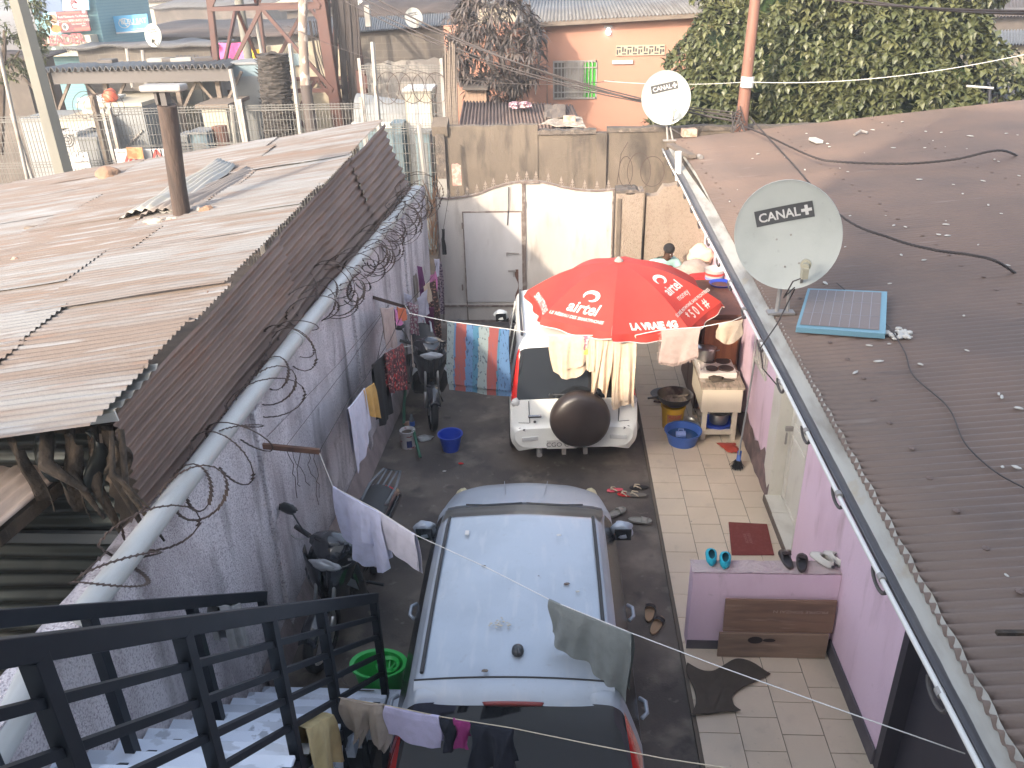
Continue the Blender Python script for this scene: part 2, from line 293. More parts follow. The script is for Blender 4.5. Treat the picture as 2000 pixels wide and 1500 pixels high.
mat('blue_bucket', (.02, .06, .42), rough=.4)
mat('lilac_plastic', (.22, .30, .58), rough=.4)
mat('green_plastic', (.03, .46, .08), rough=.4)
mat('teal_rubber', (.02, .42, .55), rough=.6)
mat('teal_dark', (.02, .12, .15), rough=.7)
mat('paint_can', (.58, .55, .54), [((.3, .05, .05), 9, (1, 1, 2), .58, .62, .9)], rough=.5)
mat('navy', (.02, .03, .14), rough=.5)
mat('cement_in', (.1, .075, .055), rough=.95)
mat('hose_green', (.035, .13, .075), rough=.5)
mat('clear_bottle', (.35, .40, .42), rough=.15, trans=.6)
mat('bag_clear', (.42, .43, .42), [((.2, .19, .18), 9, S1, .5, .65, .7)], rough=.3)
mat('red_bag', (.42, .06, .035), rough=.4)
mat('door_mat', (.17, .035, .028), [((.22, .06, .05), 30, S1, .5, .7, .6)], rough=.95)
mat('broom_black', (.02, .018, .018), rough=.9)
mat('sandal_grey', (.30, .29, .25), [((.2, .19, .17), 8, S1, .5, .7, .5)], rough=.7)
mat('sandal_tan', (.36, .23, .13), rough=.7)
mat('sandal_black', (.025, .022, .024), rough=.5)
mat('flip_grey', (.17, .155, .13), rough=.8)
mat('flip_strap', (.5, .42, .3), rough=.6)
mat('pink_rubber', (.62, .10, .13), rough=.6)
mat('canvas_white', (.62, .60, .54), [((.45, .43, .38), 8, S1, .5, .7, .5)], rough=.85)
mat('board_a', (.15, .09, .06), [((.09, .055, .04), 4, (.6, 4, 4), .45, .65, .7), ((.24, .165, .12), 5, (.5, 4, 4), .6, .72, .5)], rough=.85)
mat('board_b', (.19, .13, .09), [((.11, .075, .055), 3, (.6, 4, 4), .45, .65, .7), ((.28, .21, .155), 5, (.5, 4, 4), .6, .72, .5)], rough=.85)
mat('scorch', (.03, .02, .018), rough=.9)
mat('chalk', (.36, .27, .22), rough=.9)
mat('marble', (.60, .66, .76), [((.16, .18, .22), 5, (1, 1, 1), .60, .63, .8), ((.3, .33, .38), 2.2, (1, 2, 1), .55, .57, .6), ((.70, .75, .82), 1.4, S1, .4, .7, .6)], rough=.3)
mat('rail_black', (.010, .013, .018), [((.018, .021, .027), 8, S1, .5, .7, .6)], rough=.45, spec=.25)
mat('skin', (.075, .036, .022), rough=.5)
mat('hair', (.012, .01, .01), rough=.9)
mat('mint_cloth', (.36, .58, .55), rough=.9)
# cloths
def cl(n, a, b=None, sc=14, **k): return mat(n, a, [((b or tuple(x*.8 for x in a)), sc, S1, .45, .65, .6)]+k.pop('more', []), rough=.95, bump=.25, bscale=k.pop('bs', 120), **k)
cl('c_cream', (.66, .52, .38)); cl('c_white', (.58, .56, .64)); cl('c_bluewhite', (.55, .57, .74)); cl('c_grey', (.24, .235, .225)); cl('c_greygreen', (.20, .215, .205))
cl('c_pinkgrey', (.42, .32, .28)); cl('c_black', (.008, .007, .008)); cl('c_ochre', (.58, .33, .09)); cl('c_mustard', (.42, .33, .16)); cl('c_purple', (.20, .05, .17)); cl('c_pink', (.62, .2, .4))
cl('c_plum', (.12, .02, .07)); cl('c_magenta', (.26, .03, .15)); cl('c_navy', (.015, .018, .03)); cl('c_lilac', (.5, .47, .66)); cl('c_beige', (.45, .37, .3)); cl('c_olive', (.075, .06, .045)); cl('c_taupe', (.35, .30, .26)); cl('c_red', (.5, .03, .03)); cl('c_yellow', (.7, .6, .12)); cl('c_orange', (.6, .15, .06))
mat('c_redprint', (.42, .03, .03), rough=.95, voro=((.03, .015, .02), 26, (1, 1, .6), .3, .42, .9), layers=[((.55, .3, .25), 30, S1, .58, .62, .8)])
mat('c_leopard', (.42, .22, .16), rough=.95, voro=((.05, .03, .03), 28, (1, 1, 1), .32, .40, .9))
mat('c_darkprint', (.08, .045, .08), rough=.95, voro=((.35, .28, .3), 30, (1, 1, 1), .42, .5, .8))
mat('c_floral', (.52, .46, .44), rough=.95, voro=((.25, .06, .12), 30, (1, 1, 1), .38, .5, .8))
mat('t_blue', (.085, .17, .31), [((.02, .03, .08), 16, (3, 1, 1), .58, .62, .8)], rough=.95); mat('t_grey', (.21, .26, .27), [((.05, .06, .09), 20, (2, 1, 1), .58, .62, .8)], rough=.95)
mat('t_red', (.25, .07, .065), [((.15, .08, .12), 14, (3, 1, .5), .55, .65, .6)], rough=.95); mat('t_teal', (.05, .15, .24), [((.02, .03, .08), 18, (2, 1, 1), .58, .62, .8)], rough=.95)
# ================================================================ SETTING
def struct(n, b, m, **k): return tag(b.build(n, m, **k), kind='structure')
struct('ground', MB().grid(lambda u, v: Vector((lerp(-160, 160, u), lerp(-40, 400, v), -.12)), 8, 8), 'dirt')
def yardz(x, y): return .012*noise.noise(Vector((x*.8, y*.8, 1)))
struct('yard_floor', MB().grid(lambda u, v: Vector((lerp(-2.7, 1.14, u), lerp(-1.2, 16, v), yardz(lerp(-2.7, 1.14, u), lerp(-1.2, 16, v)))), 40, 120), 'yard', smooth=True)
struct('yard_slab', MB().bx(-2.9, 2.9, -1.3, 16.1, -.11, -.03), 'grout')
TX = 1.125; TS = .329
b = MB(); b.bx(TX-.03, 2.5, 1.0, 13.4, -.05, .035)
struct('tile_bed', b, 'grout')
b = MB(); rnd = random.Random(4)
for c in range(4):
    x0 = TX+c*TS; x1 = min(x0+TS, 2.44); y = 9.66+(TS/2 if c % 2 else 0)+11*TS
    while y > 1.2:
        g = .0035; dz = rnd.uniform(0, .0015)
        if c == 3 and 4.9 < y < 5.2:
            for k in range(3): b.bx(x0+g+k*TS/3, x0+(k+1)*TS/3-g, y-TS+g, y-g, .03, .042+dz)
        else: b.bx(x0+g, x1-g, y-TS+g, y-g, .03, .042+dz)
        y -= TS
struct('tiled_walkway', b, 'tile')
ZT = .043
# ================================================================ LEFT BOUNDARY WALL
def XL(y): return -2.45+.035*(y-6)
WZ = 2.45
t = thing('boundary_wall', 'grey roughcast boundary wall stained with dark streaks, left of the parked vehicles', 'wall', (-2.5, 6, 0))
b = MB(); b.grid(lambda u, v: Vector((XL(lerp(1, 13.4, u))+.006*noise.noise(Vector((u*40, v*8, 2))), lerp(1, 13.4, u), lerp(-.1, WZ, v))), 60, 14)
b.grid(lambda u, v: Vector((XL(lerp(1, 13.4, u))-v*.2, lerp(1, 13.4, u), WZ+.03*noise.noise(Vector((u*30, v*3, 5))))), 80, 3)
b.add([(XL(1)-.2, 1, -.1), (XL(13.4)-.2, 13.4, -.1), (XL(13.4)-.2, 13.4, WZ), (XL(1)-.2, 1, WZ)], [(0, 1, 2, 3)])
b.build('wall', 'rough_wall', t, smooth=True)
for y in (5.75, 8.75, 11.6):
    MB().bx(XL(y)-.05, XL(y)+.035, y-.09, y+.09, 0, WZ-.03).build('pilaster', 'rough_wall', t, bevel=.01)
b = MB(); b.grid(lambda u, v: Vector((XL(lerp(5, 13.4, u))+.012+.07*(1-v)+.012*noise.noise(Vector((u*50, v*2, 7))), lerp(5, 13.4, u), .32*v+.02)), 60, 4); b.build('sloped_base', 'skirt', t, smooth=True)
t = thing('drain_pipe', 'long pale plastic drain pipe lying on top of the left boundary wall', 'pipe', (-2.4, 8, WZ))
MB().tube([(XL(y)-.0+.02*max(0,6-y), y, WZ+.095+.01*math.sin(y)) for y in (12.75, 11, 9, 7, 5, 3.6, 3.2)], .071, 18).build('pipe', 'pvc', t, smooth=True, auto=40)
for y in (10.6, 6.9): MB().tube([(XL(y), y+.06, WZ+.1), (XL(y), y-.06, WZ+.1)], .077, 18).build('pipe_joint', 'pvc', t, smooth=True, auto=40)
tag(MB().tube([(-2.62, 2.95, 2.42), (-2.6, 2.6, 2.36), (-2.55, 1.6, 2.3)], .085, 18).build('drain_pipe', 'pvc', smooth=True, auto=40), 'short pale drain pipe length continuing behind the stair railing at bottom left', 'pipe')
# razor wire
def coil(name, label, path, rad, n, seed, dens=1.0):
    rn = random.Random(seed); pts = []; b = MB(); loops = int(n*dens); R0 = 1
    for i in range(loops*18):
        tt = i/18; f = tt/loops; c = path(f); k = int(tt); rn2 = random.Random(seed*100+k)
        rr = rad*(.75+.45*rn2.random())*(1-.35*f)*(.6 if k % 3 == 1 else 1); a = 2*PI*tt+seed; sh = .10*math.sin(k*2.3+seed)
        pts.append(c+Vector((math.cos(a)*rr*.9+sh*.4, .16*math.sin(a*1.0+k)+sh, math.sin(a)*rr*.8)))
    b.tube(pts, .0045, 4)
    for i in range(0, len(pts)-1):
        for q in (.25, .75):
            p = pts[i].lerp(pts[i+1], q); d = (pts[i+1]-pts[i]).normalized(); s = d.cross(Vector((.3, .2, 1))).normalized()*.019
            e = d*.019; n_ = d.cross(s).normalized()*.003
            b.add([p-e+s, p+e+s*.2+n_, p+e-s, p-e-s*.2-n_, p], [(0, 4, 3), (1, 4, 2), (0, 1, 4), (2, 3, 4)])
    return tag(b.build(name, 'rust_wire'), label, 'razor wire')
coil('razor_wire', 'rusty razor wire coils looped around the pale pipe on the boundary wall', lambda f: Vector((XL(12.6-9.4*f**1.15)+.04+.1*math.sin(f*9), 12.6-9.4*f**1.15, WZ+.1+.06*math.sin(f*14))), .34, 36, 3)
coil('razor_wire', 'second tangle of rusty razor wire hanging over the far half of the pipe', lambda f: Vector((XL(12.4-4.6*f)+.12, 12.4-4.6*f, WZ+.02)), .30, 22, 8)
# rusty brackets with wires on the wall
t = thing('wall_bracket', 'rusty iron bracket holding wash lines on the left wall above the near motorbike', 'bracket', (-2.4, 5.75, 2.0))
b = MB(); A = Vector((XL(5.7), 5.72, 2.09)); B = Vector((-1.98, 5.78, 2.0)); b.bar(A, B, .03, .045); b.bar(A+Vector((0, .03, -.03)), B+Vector((0, .03, -.02)), .02, .02); b.build('arm', 'rust', t)
b = MB(); rn = random.Random(5)
for k in range(5):
    p = A.lerp(B, .45+.12*k); q = [p]
    for j in range(7): q.append(q[-1]+Vector((rn.uniform(-.02, .03), rn.uniform(-.04, .02), -rn.uniform(.03, .09))))
    b.tube(q, .003, 4)
b.build('loose_wire', 'rust_wire', t)
t = thing('wall_bracket', 'dark iron bracket on the left wall above the clothes by the far motorbike', 'bracket', (-2.3, 9.7, 1.9))
b = MB(); b.bar((XL(9.6), 9.62, 1.93), (-1.95, 9.95, 1.66), .03, .04); b.build('arm', 'rust_wire', t)
b = MB(); A2 = Vector((-2.15, 9.7, 1.8))
for q in (A, A+Vector((.2, 0, -.04))): b.tube([A2, A2.lerp(q, .5)+Vector((0, 0, -.05)), q], .003, 4)
b.tube([A2, (-2.2, 8.6, 1.2), (-2.2, 8.5, .9)], .003, 4)
b.build('wash_wire', 'rust_wire', t)
# ================================================================ SHED ON THE LEFT
def XE(y): return -2.69
def ZE(y): return 3.2+.038*(y-4.25)
sh = thing('metal_shed', 'rusty corrugated iron shed with patched roof, left of the courtyard wall', 'shed', (-4, 9, 0))
SL = .145; b = MB(); rnd = random.Random(11)
y = 13.0; i = 0
while y > 4.3:
    x = 0; off = rnd.uniform(-.05, .04); k = 0; row = rnd.uniform(0, .9)
    while x < 9.4:
        ln = 2.3 if k else 2.3-row
        o = Vector((XE(y)+off*.6-x, y-.80, ZE(y)-x*SL+.006*((i+k) % 3)+.004*k % .01))
        corr(b, o, (-1, rnd.uniform(-.012, .012), -SL), (0, 1, .038+rnd.uniform(-.004, .006)), (-SL, 0, 1), ln, .82, nu=10, wob=.016, seed=i*7+k, amp=.0095)
        x += ln-.12; k += 1
    y -= .745; i += 1
b.build('roof', 'zinc_roof', sh, smooth=True)
b = MB(); n = 0
for yy in [4.6+.38*j for j in range(22)]:
    for xx in (.12, 1.2, 2.4, 3.5):
        x_ = XE(yy)-xx+rnd.uniform(-.06, .06); b.lathe([(.014, 0), (.014, .006), (0, .016)], (x_, yy, ZE(yy)-SL*(XE(yy)-x_)+.02), 6)
tag(b.build('roof_nail', 'rust', sh), kind='stuff')
# pale end sheet and folded white barge
b = MB(); corr(b, (XE(4.3)+.03, 4.22, ZE(4.2)+.012), (-1, 0, -SL-.02), (0, 1, .05), (-SL, 0, 1), 3.4, .62, nu=8, wob=.03, seed=90, pitch=.12)
b.build('end_sheet', mat('zinc_pale', (.56, .53, .47), [((.62, .57, .42), 3, (.6, 4, 1), .5, .7, .7), ((.40, .37, .33), 2, (.5, 6, 1), .55, .75, .6)], rough=.5, metal=.1), sh, smooth=True)
b = MB(); b.bar((XE(4.2)+.03, 4.235, ZE(4.2)-.02), (XE(4.2)-3.6, 4.235, ZE(4.2)-.02-3.63*SL), .012, .07); b.build('barge_strip', mat('barge', (.66, .64, .58), [((.7, .6, .2), 2, S1, .55, .7, .7)], rough=.5), sh)
b = MB()
for (y0, y1, tx, e) in ((4.25, 7.6, 0, 0), (7.45, 10.9, -.03, 1), (10.75, 13.0, .0, 2)):
    rows = 9
    def f(u, v, y0=y0, y1=y1, tx=tx, e=e):
        yy = lerp(y0, y1, u); zt = ZE(yy)-.035; xt = XE(yy)+.0; bx_ = XL(yy)-.10 if yy > 9 else XL(yy)-.16
        zb = 2.42; x = lerp(xt, bx_, v**1.25)+tx; z = lerp(zt, zb, v)
        L = 1.0; a = .02*math.sin(2*PI*v*10); wv = .03*noise.noise(Vector((yy*.9, v*2, e*3)))
        return Vector((x+a+wv, yy, z+a*.3))
    b.grid(f, 20, 77)
b.build('side_sheet', 'rust_side', sh, smooth=True)
b = MB(); corr(b, (-2.82, 4.42, .0), (0, 0, 0), (0, 0, 1), (0, -1, 0), 0, 0) if 0 else None
b.grid(lambda u, v: Vector((lerp(-2.95, -8, u), 4.42-.02*math.sin(2*PI*v*3.02/.13)+.04*noise.noise(Vector((u*6, v*4, 3))), lerp(0, 3.02, v)-.1*u)), 16, 140)
b.build('front_sheet', 'green_zinc', sh, smooth=True)
b = MB(); b.bx(-8, -2.85, 4.36, 4.40, 2.12, 2.2); b.build('wall_rail', mat('rail_grey', (.12, .13, .13), rough=.6), sh)
b = MB(); rn = random.Random(3)
for k, (x, w0, l) in enumerate(((-2.78, .07, .62), (-2.9, .06, .8), (-3.02, .05, .55), (-2.68, .035, .7), (-2.72, .03, .45), (-3.1, .08, .3))):
    b.tube([(x+.04*k % .05, 4.3-.02*k, 3.08), (x+.02, 4.22-.03*k, 3.08-l*.5), (x+.16+.02*k, 4.12-.02*k, 3.08-l)], [w0*.55, w0*.62, w0*.2], 7)
b.build('rotten_post', 'rotten_wood', sh, smooth=True)
for k in range(5):
    x = -2.75-.12*k; MB().grid(lambda u, v, k=k, x=x: Vector((x+.1*(u-.5)+.05*math.sin(v*4+k)+.03*v, 4.25-.06*k*.5-.05*v+.03*math.sin(u*6+v*5), 3.08-(.28+.12*(k % 3))*v-.08*u)), 8, 8).build('torn_strip', 'green_zinc' if k % 2 else 'rotten_wood', sh, smooth=True, thick=.004)
MB().bx(-7.5, -2.8, 4.36, 4.46, 2.98, 3.06).build('purlin', 'rotten_wood', sh)
# small brown lean-to roof at the very left
t = thing('lean_to_roof', 'small brown corrugated lean-to roof at the left edge under the shed', 'roof', (-3.3, 3.6, 2.7))
a = px(112, 905, Z=2.72); d1 = (px(10, 990, Z=2.62)-a); d2 = (px(-60, 880, Z=2.72)-a); nn = d1.cross(d2).normalized(); nn = nn if nn.z > 0 else -nn
dv = (d2-d1.normalized()*d2.dot(d1.normalized())).normalized()
b = MB(); corr(b, a+dv*-.12, d1, dv, nn, 1.5, 1.5, pitch=.11, amp=.016, nu=6, wob=.01)
b.build('roof_sheet', 'lean_to_lit', t, smooth=True, thick=.004)
b = MB(); b.bar(a+dv*-.1+Vector((0, 0, -.07)), a+dv*-.1+d1.normalized()*1.5+Vector((0, 0, -.07)), .05, .09); b.build('rafter', 'rotten_wood', t)
t_ = MB()
# things lying on the shed roof
def zroof(x, y): return ZE(y)-SL*(XE(y)-x)
def onroof(x_, y_):
    p = px(x_, y_, Z=3.0)
    for _ in range(6): p = px(x_, y_, Z=zroof(p.x, p.y))
    return p
p = onroof(213, 350); tag(MB().rock(p+Vector((0, 0, .06)), .155, 2, 12, (1.15, 1, .75)).build('boulder', 'boulder', smooth=True), 'round orange-brown boulder at the far edge of the shed roof', 'rock')
p = onroof(64, 450); tag(MB().rock(p+Vector((0, 0, .02)), .07, 5, 8, (1.7, .8, .6)).build('brick_piece', 'weathered'), 'small grey brick lump lying on the left of the shed roof', 'brick')
p = onroof(31, 513); tag(MB().rock(p+Vector((0, 0, .02)), .04, 7, 10, (1, 1, 1)).build('pebble', 'brick_bit', smooth=True), 'small round pale pebble near the left edge of the shed roof', 'stone')
p = onroof(405, 417); tag(MB().rock(p+Vector((0, 0, .03)), .07, 9, 8, (1.2, 1, .8)).build('brick_piece', 'boulder'), 'orange brick lump beside the rusty post on the shed roof', 'brick')
p = onroof(388, 416); tag(MB().rock(p+Vector((0, 0, .03)), .07, 12, 8, (1.1, 1, .8)).build('stone', 'grey_steel'), 'dark grey stone between rusty post and orange brick lump', 'stone')
p = onroof(352, 432); b = MB(); rn = random.Random(8)
for k in range(11): b.rock(p+Vector((rn.uniform(-.33, .2), rn.uniform(-.1, .06), .01)), rn.uniform(.03, .09), k, 7, (1.3, 1, .5))
tag(b.build('mortar_rubble', 'rubble', smooth=True), 'broken mortar collar around the foot of the rusty post', 'rubble', kind='stuff')
base = onroof(355, 425)
t = thing('rusty_post', 'rusty brown post with a flat cap standing through the shed roof', 'post', base)
top = px(326, 205, Y=base.y-.12)
MB().tube([base+Vector((0, 0, -.2)), base.lerp(top, .3), base.lerp(top, .7), top], [.098, .092, .094, .098], 14).build('post', 'wood_post', t, smooth=True, auto=50)
MB().box(top+Vector((0, 0, .07)), (.06, .12, .14)).box(top+Vector((-.08, 0, .07)), (.03, .1, .12)).build('neck', 'dark_steel', t)
MB().box(top+Vector((-.0, 0, .17)), (.44, .2, .07)).build('cap', 'grey_steel', t, bevel=.02)
# loose bent sheets
def loose(pts, name, label, m, pitch=.12):
    A_, B_, C_, D_ = pts; b = MB(); nrm = (B_-A_).cross(D_-A_).normalized(); nrm = nrm if nrm.z > 0 else -nrm; wd = (D_-A_).length
    b.grid(lambda u, v: A_.lerp(B_, u).lerp(D_.lerp(C_, u), v)+nrm*(.016*math.sin(2*PI*v*wd/pitch)+.05*noise.noise(Vector((u*3, v*2, 4)))+.1*math.sin(PI*v)*(1-u)), 16, 44)
    return tag(b.build(name, m, smooth=True, thick=.003), label, 'metal sheet')
def orf(x, y, dz): return onroof(x, y)+Vector((0, 0, dz))
loose([orf(232, 435, .02), orf(430, 334, .16), orf(462, 336, .10), orf(345, 425, .03)], 'loose_sheet', 'bent pale corrugated sheet leaning behind the rusty post', 'zinc_pale', .14)
loose([orf(262, 438, .02), orf(480, 338, .06), orf(508, 334, .03), orf(372, 420, .02)], 'loose_sheet', 'weathered corrugated sheet lying under the bent pale sheet on the shed roof', mat('zinc_dull', (.36, .31, .27), [((.22, .17, .14), 3, S1, .45, .7, .7)], rough=.7), .1)
def shard(x0, y0, x1, y1, label, w=.05):
    a, c = orf(x0, y0, .025), orf(x1, y1, .03); tag(MB().bar(a, c, w, .012).build('metal_strip', 'dark_steel'), label, 'strip')
shard(265, 345, 318, 330, 'thin dark strip lying beyond the rusty post near the roof edge', .02)
shard(305, 474, 343, 468, 'short dark strip lying in front of the rusty post', .03)
# ================================================================ GATE AND ITS WALLS
YG = 13.4
def gp(x, y, dy=0): return px(x, y, Y=YG+dy)
g = thing('double_gate', 'tall white sheet metal gate with curved top and arrow finials', 'gate', (-.5, YG, 0))
topl = [(850, 385), (880, 386), (905, 383), (935, 377), (960, 366), (990, 357), (1022, 352)]; topr = [(1022, 352), (1050, 352), (1075, 357), (1100, 364), (1130, 369), (1165, 371), (1200, 368)]
def leaf(tp, m):
    top = [gp(*q) for q in tp]; b = MB(); bot = .06
    front = [Vector((p.x, YG, p.z)) for p in top]
    b.prism(front+[Vector((front[-1].x, YG, bot)), Vector((front[0].x, YG, bot))], (0, 0, 0), (0, .02, 0)); return b, front
for tp in (topl, topr):
    b, fr = leaf(tp, 0); l = b.build('gate_leaf', 'gate_white', g)
    b = MB()
    for i in range(len(fr)-1): b.bar(fr[i]+Vector((0, -.01, -.012)), fr[i+1]+Vector((0, -.01, -.012)), .03, .025)
    for x in (fr[0].x+.015, fr[-1].x-.015): b.bx(x-.012, x+.012, YG-.03, YG-.003, .05, (fr[0] if x < fr[3].x else fr[-1]).z)
    zb = gp(930, 597).z; b.bx(fr[0].x, fr[-1].x, YG-.022, YG-.004, zb-.02, zb+.02); b.bx(fr[0].x, fr[-1].x, YG-.022, YG-.004, .06, .1)
    b.build('frame', 'gate_edge', l)
    b = MB(); zb = .42
    b.bx(fr[0].x+.03, fr[-1].x-.03, YG-.016, YG-.001, zb-.055, zb-.02) ; b.build('rail', 'gate_white', l)
a = gp(905, 415); c = gp(1018, 415); wd = MB().bx(a.x, c.x, YG-.022, YG-.003, .44, a.z).build('wicket_door', mat('wicket_white', (.64, .62, .6), [((.42, .39, .37), 1.8, (1, 1, .4), .45, .7, .6), ((.2, .14, .11), 2.2, (1.5, 1, .5), .66, .76, .6)], rough=.55), g)
b = MB(); xa, xc, zt = a.x, c.x, a.z
for bb in ((xa-.018, xa, .1, zt), (xc, xc+.018, .44, zt), (xa-.018, xc+.018, zt, zt+.02)): b.bx(bb[0], bb[1], YG-.03, YG-.004, bb[2], bb[3])
b.build('door_frame', 'gate_edge', wd)
p0 = gp(990, 492); p1 = gp(1014, 494)
MB().bar((p0.x, YG-.05, p0.z), (p1.x, YG-.05, p1.z), .018, .018).box((p0.x, YG-.05, p0.z-.03), (.016, .016, .06)).build('latch', 'grey_steel', wd)
p0 = gp(998, 528); MB().box((p0.x+.02, YG-.035, p0.z), (.13, .02, .03)).box((p0.x+.05, YG-.04, p0.z-.04), (.02, .02, .12)).build('bolt', 'grey_steel', wd)
p0 = gp(1013, 545); MB().grid(lambda u, v: Vector((p0.x-.06*(1-v)*(.6+.5*math.sin(u*9)), YG-.0245, lerp(p0.z-.42, p0.z+.18, u))) if 1 else 0, 14, 2).build('rust_stain', 'rust', wd)
b = MB()
for yy in (440, 560): q = gp(905, yy); b.tube([(q.x-.01, YG-.035, q.z-.05), (q.x-.01, YG-.035, q.z+.05)], .014, 8)
b.build('hinge', 'gate_edge', wd)
q = gp(1024, 398); MB().box((q.x, YG-.04, q.z), (.04, .02, .09)).box((gp(1035, 356).x, YG-.03, gp(1035, 356).z), (.3, .02, .025)).build('top_bolt', 'gate_edge', g)
for yy in (400, 590, 650): q = gp(1196, yy); MB().tube([(q.x, YG-.03, q.z-.06), (q.x, YG-.03, q.z+.06)], .016, 8).build('hinge', 'gate_edge', g)
def finial(p):
    b = MB(); z = p.z; x = p.x
    b.bx(x-.006, x+.006, YG, YG+.012, z-.05, z+.09)
    b.prism([(x-.022, YG, z+.085), (x, YG, z+.15), (x+.022, YG, z+.085), (x, YG, z+.07)], (0, 0, 0), (0, .012, 0))
    b.bx(x-.03, x+.03, YG, YG+.012, z+.045, z+.057)
    for s in (-1, 1): b.tube([(x, YG+.006, z), (x+s*.025, YG+.006, z+.003), (x+s*.035, YG+.006, z+.02), (x+s*.026, YG+.006, z+.033)], .005, 5)
    return b
def topz(x):
    P = [gp(*q) for q in topl+topr[1:]]
    for i in range(len(P)-1):
        if P[i].x <= x <= P[i+1].x: return lerp(P[i].z, P[i+1].z, (x-P[i].x)/(P[i+1].x-P[i].x))
    return P[-1].z
for fx in (857, 875, 893, 912, 931, 948, 964, 990, 1011, 1029, 1047, 1071, 1096, 1118, 1142, 1166, 1188):
    q = gp(fx, 365); finial(Vector((q.x, YG, topz(q.x)))).build('finial', mat('finial', (.27, .22, .18), rough=.7) if 'finial' not in MATS else 'finial', g)
# dark rag strips hanging on the gate
b = MB(); q = gp(990, 420); tag(MB().tube([gp(993, 365, -.04), gp(993, 400, -.04), gp(991, 440, -.04)], .008, 5).build('cord', 'ink'), 'dark cord hanging over the top of the white gate', 'cord')
# right pillar and wall beside the gate
def jag(x0, x1, y0, y1, z0, zt, n=10, seed=1, amp=.05):
    b = MB(); rn = random.Random(seed); tops = [zt(i/n)+rn.uniform(-amp, amp)*.5 for i in range(n+1)]
    for i in range(n):
        xa, xb = lerp(x0, x1, i/n), lerp(x0, x1, (i+1)/n)
        b.add([(xa, y0, z0), (xb, y0, z0), (xb, y0, tops[i+1]), (xa, y0, tops[i]), (xa, y1, z0), (xb, y1, z0), (xb, y1, tops[i+1]), (xa, y1, tops[i])], [(0, 1, 2, 3), (3, 2, 6, 7), (5, 4, 7, 6)]+([(4, 0, 3, 7)] if i == 0 else [])+([(1, 5, 6, 2)] if i == n-1 else []))
    return b
P0 = gp(1203, 372); P1 = gp(1256, 380)
t = thing('gate_pillar', 'beige plastered pillar with a crumbling top right of the white gate', 'pillar', (P0.x, YG, 0))
jag(P0.x, P1.x, YG-.12, YG+.25, 0, lambda u: P0.z-.02, 5, 2, .06).build('shaft', 'plaster_rough', t)
MB().bx(P0.x+.02, P0.x+.09, YG-.145, YG-.122, 0, P0.z-.1).build('edge_strip', 'plaster', t, bevel=.01)
jag(P0.x-.003, P1.x+.003, YG-.125, YG+.255, P0.z-.02, lambda u: P0.z+.015, 7, 5, .05).build('cap', 'concrete_cap', t)
t = thing('side_wall', 'rough beige wall between the gate pillar and the pink house', 'wall', (1.8, YG, 0))
P2 = gp(1263, 378); jag(P2.x, 2.5, YG-.02, YG+.2, 0, lambda u: P2.z-.02+(.16 if u > .18 else 0), 12, 4, .06).build('wall', 'plaster_rough', t)
jag(P2.x, 2.5, YG-.03, YG+.21, P2.z-.09, lambda u: P2.z+.015+(.16 if u > .18 else 0), 12, 4, .06).build('coping', 'concrete_cap', t) if 0 else None
# higher wall across the lane
YB = 16.3
def bp(x, y): return px(x, y, Y=YB)
t = thing('lane_wall', 'tall beige plastered wall with dark stains beyond the gate', 'wall', (0, YB, 0))
xs = [(866, 247), (1050, 246), (1056, 258), (1165, 258), (1186, 253), (1470, 250)]
W = [bp(*q) for q in xs]
jag(W[0].x, W[1].x, YB, YB+.2, 0, lambda u: W[0].z, 12, 3, .03).build('wall', 'plaster', t)
jag(W[1].x, W[3].x, YB+.02, YB+.2, 0, lambda u: W[2].z, 8, 6, .04).build('wall', 'plaster', t)
jag(W[4].x, W[5].x+3.2, YB+.01, YB+.2, 0, lambda u: W[4].z, 16, 7, .04).build('wall', 'plaster', t)
MB().bx(W[3].x, W[4].x, YB-.07, YB+.15, 0, W[3].z-.01).build('pilaster', 'plaster', t, bevel=.01)
jag(W[1].x, W[3].x, YB-.02, YB+.22, W[2].z-.05, lambda u: W[2].z+.03, 9, 8, .04).build('coping', 'concrete_cap', t)
jag(W[4].x, W[5].x+3.2, YB-.02, YB+.22, W[4].z-.05, lambda u: W[4].z+.03, 19, 9, .04).build('coping', 'concrete_cap', t)
q0, q1 = bp(850, 262), bp(868, 262)
MB().bx(q0.x, q1.x, YB-.08, YB+.25, 0, q0.z).build('end_pilaster', 'whitewash', t)
MB().bx(q0.x-.005, q1.x+.005, YB-.085, YB+.26, 1.95, q0.z+.01).build('end_pilaster_top', 'concrete_cap', t)
MB().box((q0.x+.1, YB+.1, q0.z+.12), (.3, .4, .2), Matrix.Rotation(.3, 3, 'X')).build('broken_block', 'plaster', t)
q0, q1 = bp(882, 320), bp(902, 362)
tag(jag(q0.x, q1.x, YB-.006, YB-.003, q1.z, lambda u: q0.z, 6, 3, .05).build('torn_poster', 'poster_pink'), 'torn faded pink poster remains on the wall left of the gate', 'poster')
b = MB()
for k in range(3):
    c = bp(1225+k*22, 333); c.y = 13.5; r_ = .2+.05*(k % 2)
    c = px(1222+k*26, 335, Y=13.55)
    b.tube([c+Vector((math.cos(a)*r_*(.55+.2*k), .05*math.sin(a), math.sin(a)*r_*1.15)) for a in [2*PI*j/20 for j in range(20)]], .006, 5, close=True)
q = px(1205, 360, Y=13.55); b.tube([q, px(1213, 300, Y=13.55), px(1226, 278, Y=13.55)], .006, 5)
tag(b.build('razor_wire', 'rust_wire'), 'loose rusty razor wire loops standing on the gate pillar wall', 'razor wire')
q = px(1325, 352, Y=13.55); tag(MB().tube([q, px(1325, 296, Y=13.55)], .055, 12).build('white_pipe', 'white_pipe', smooth=True, auto=40), 'short white upright pipe on the wall under the far end of the gutter', 'pipe')
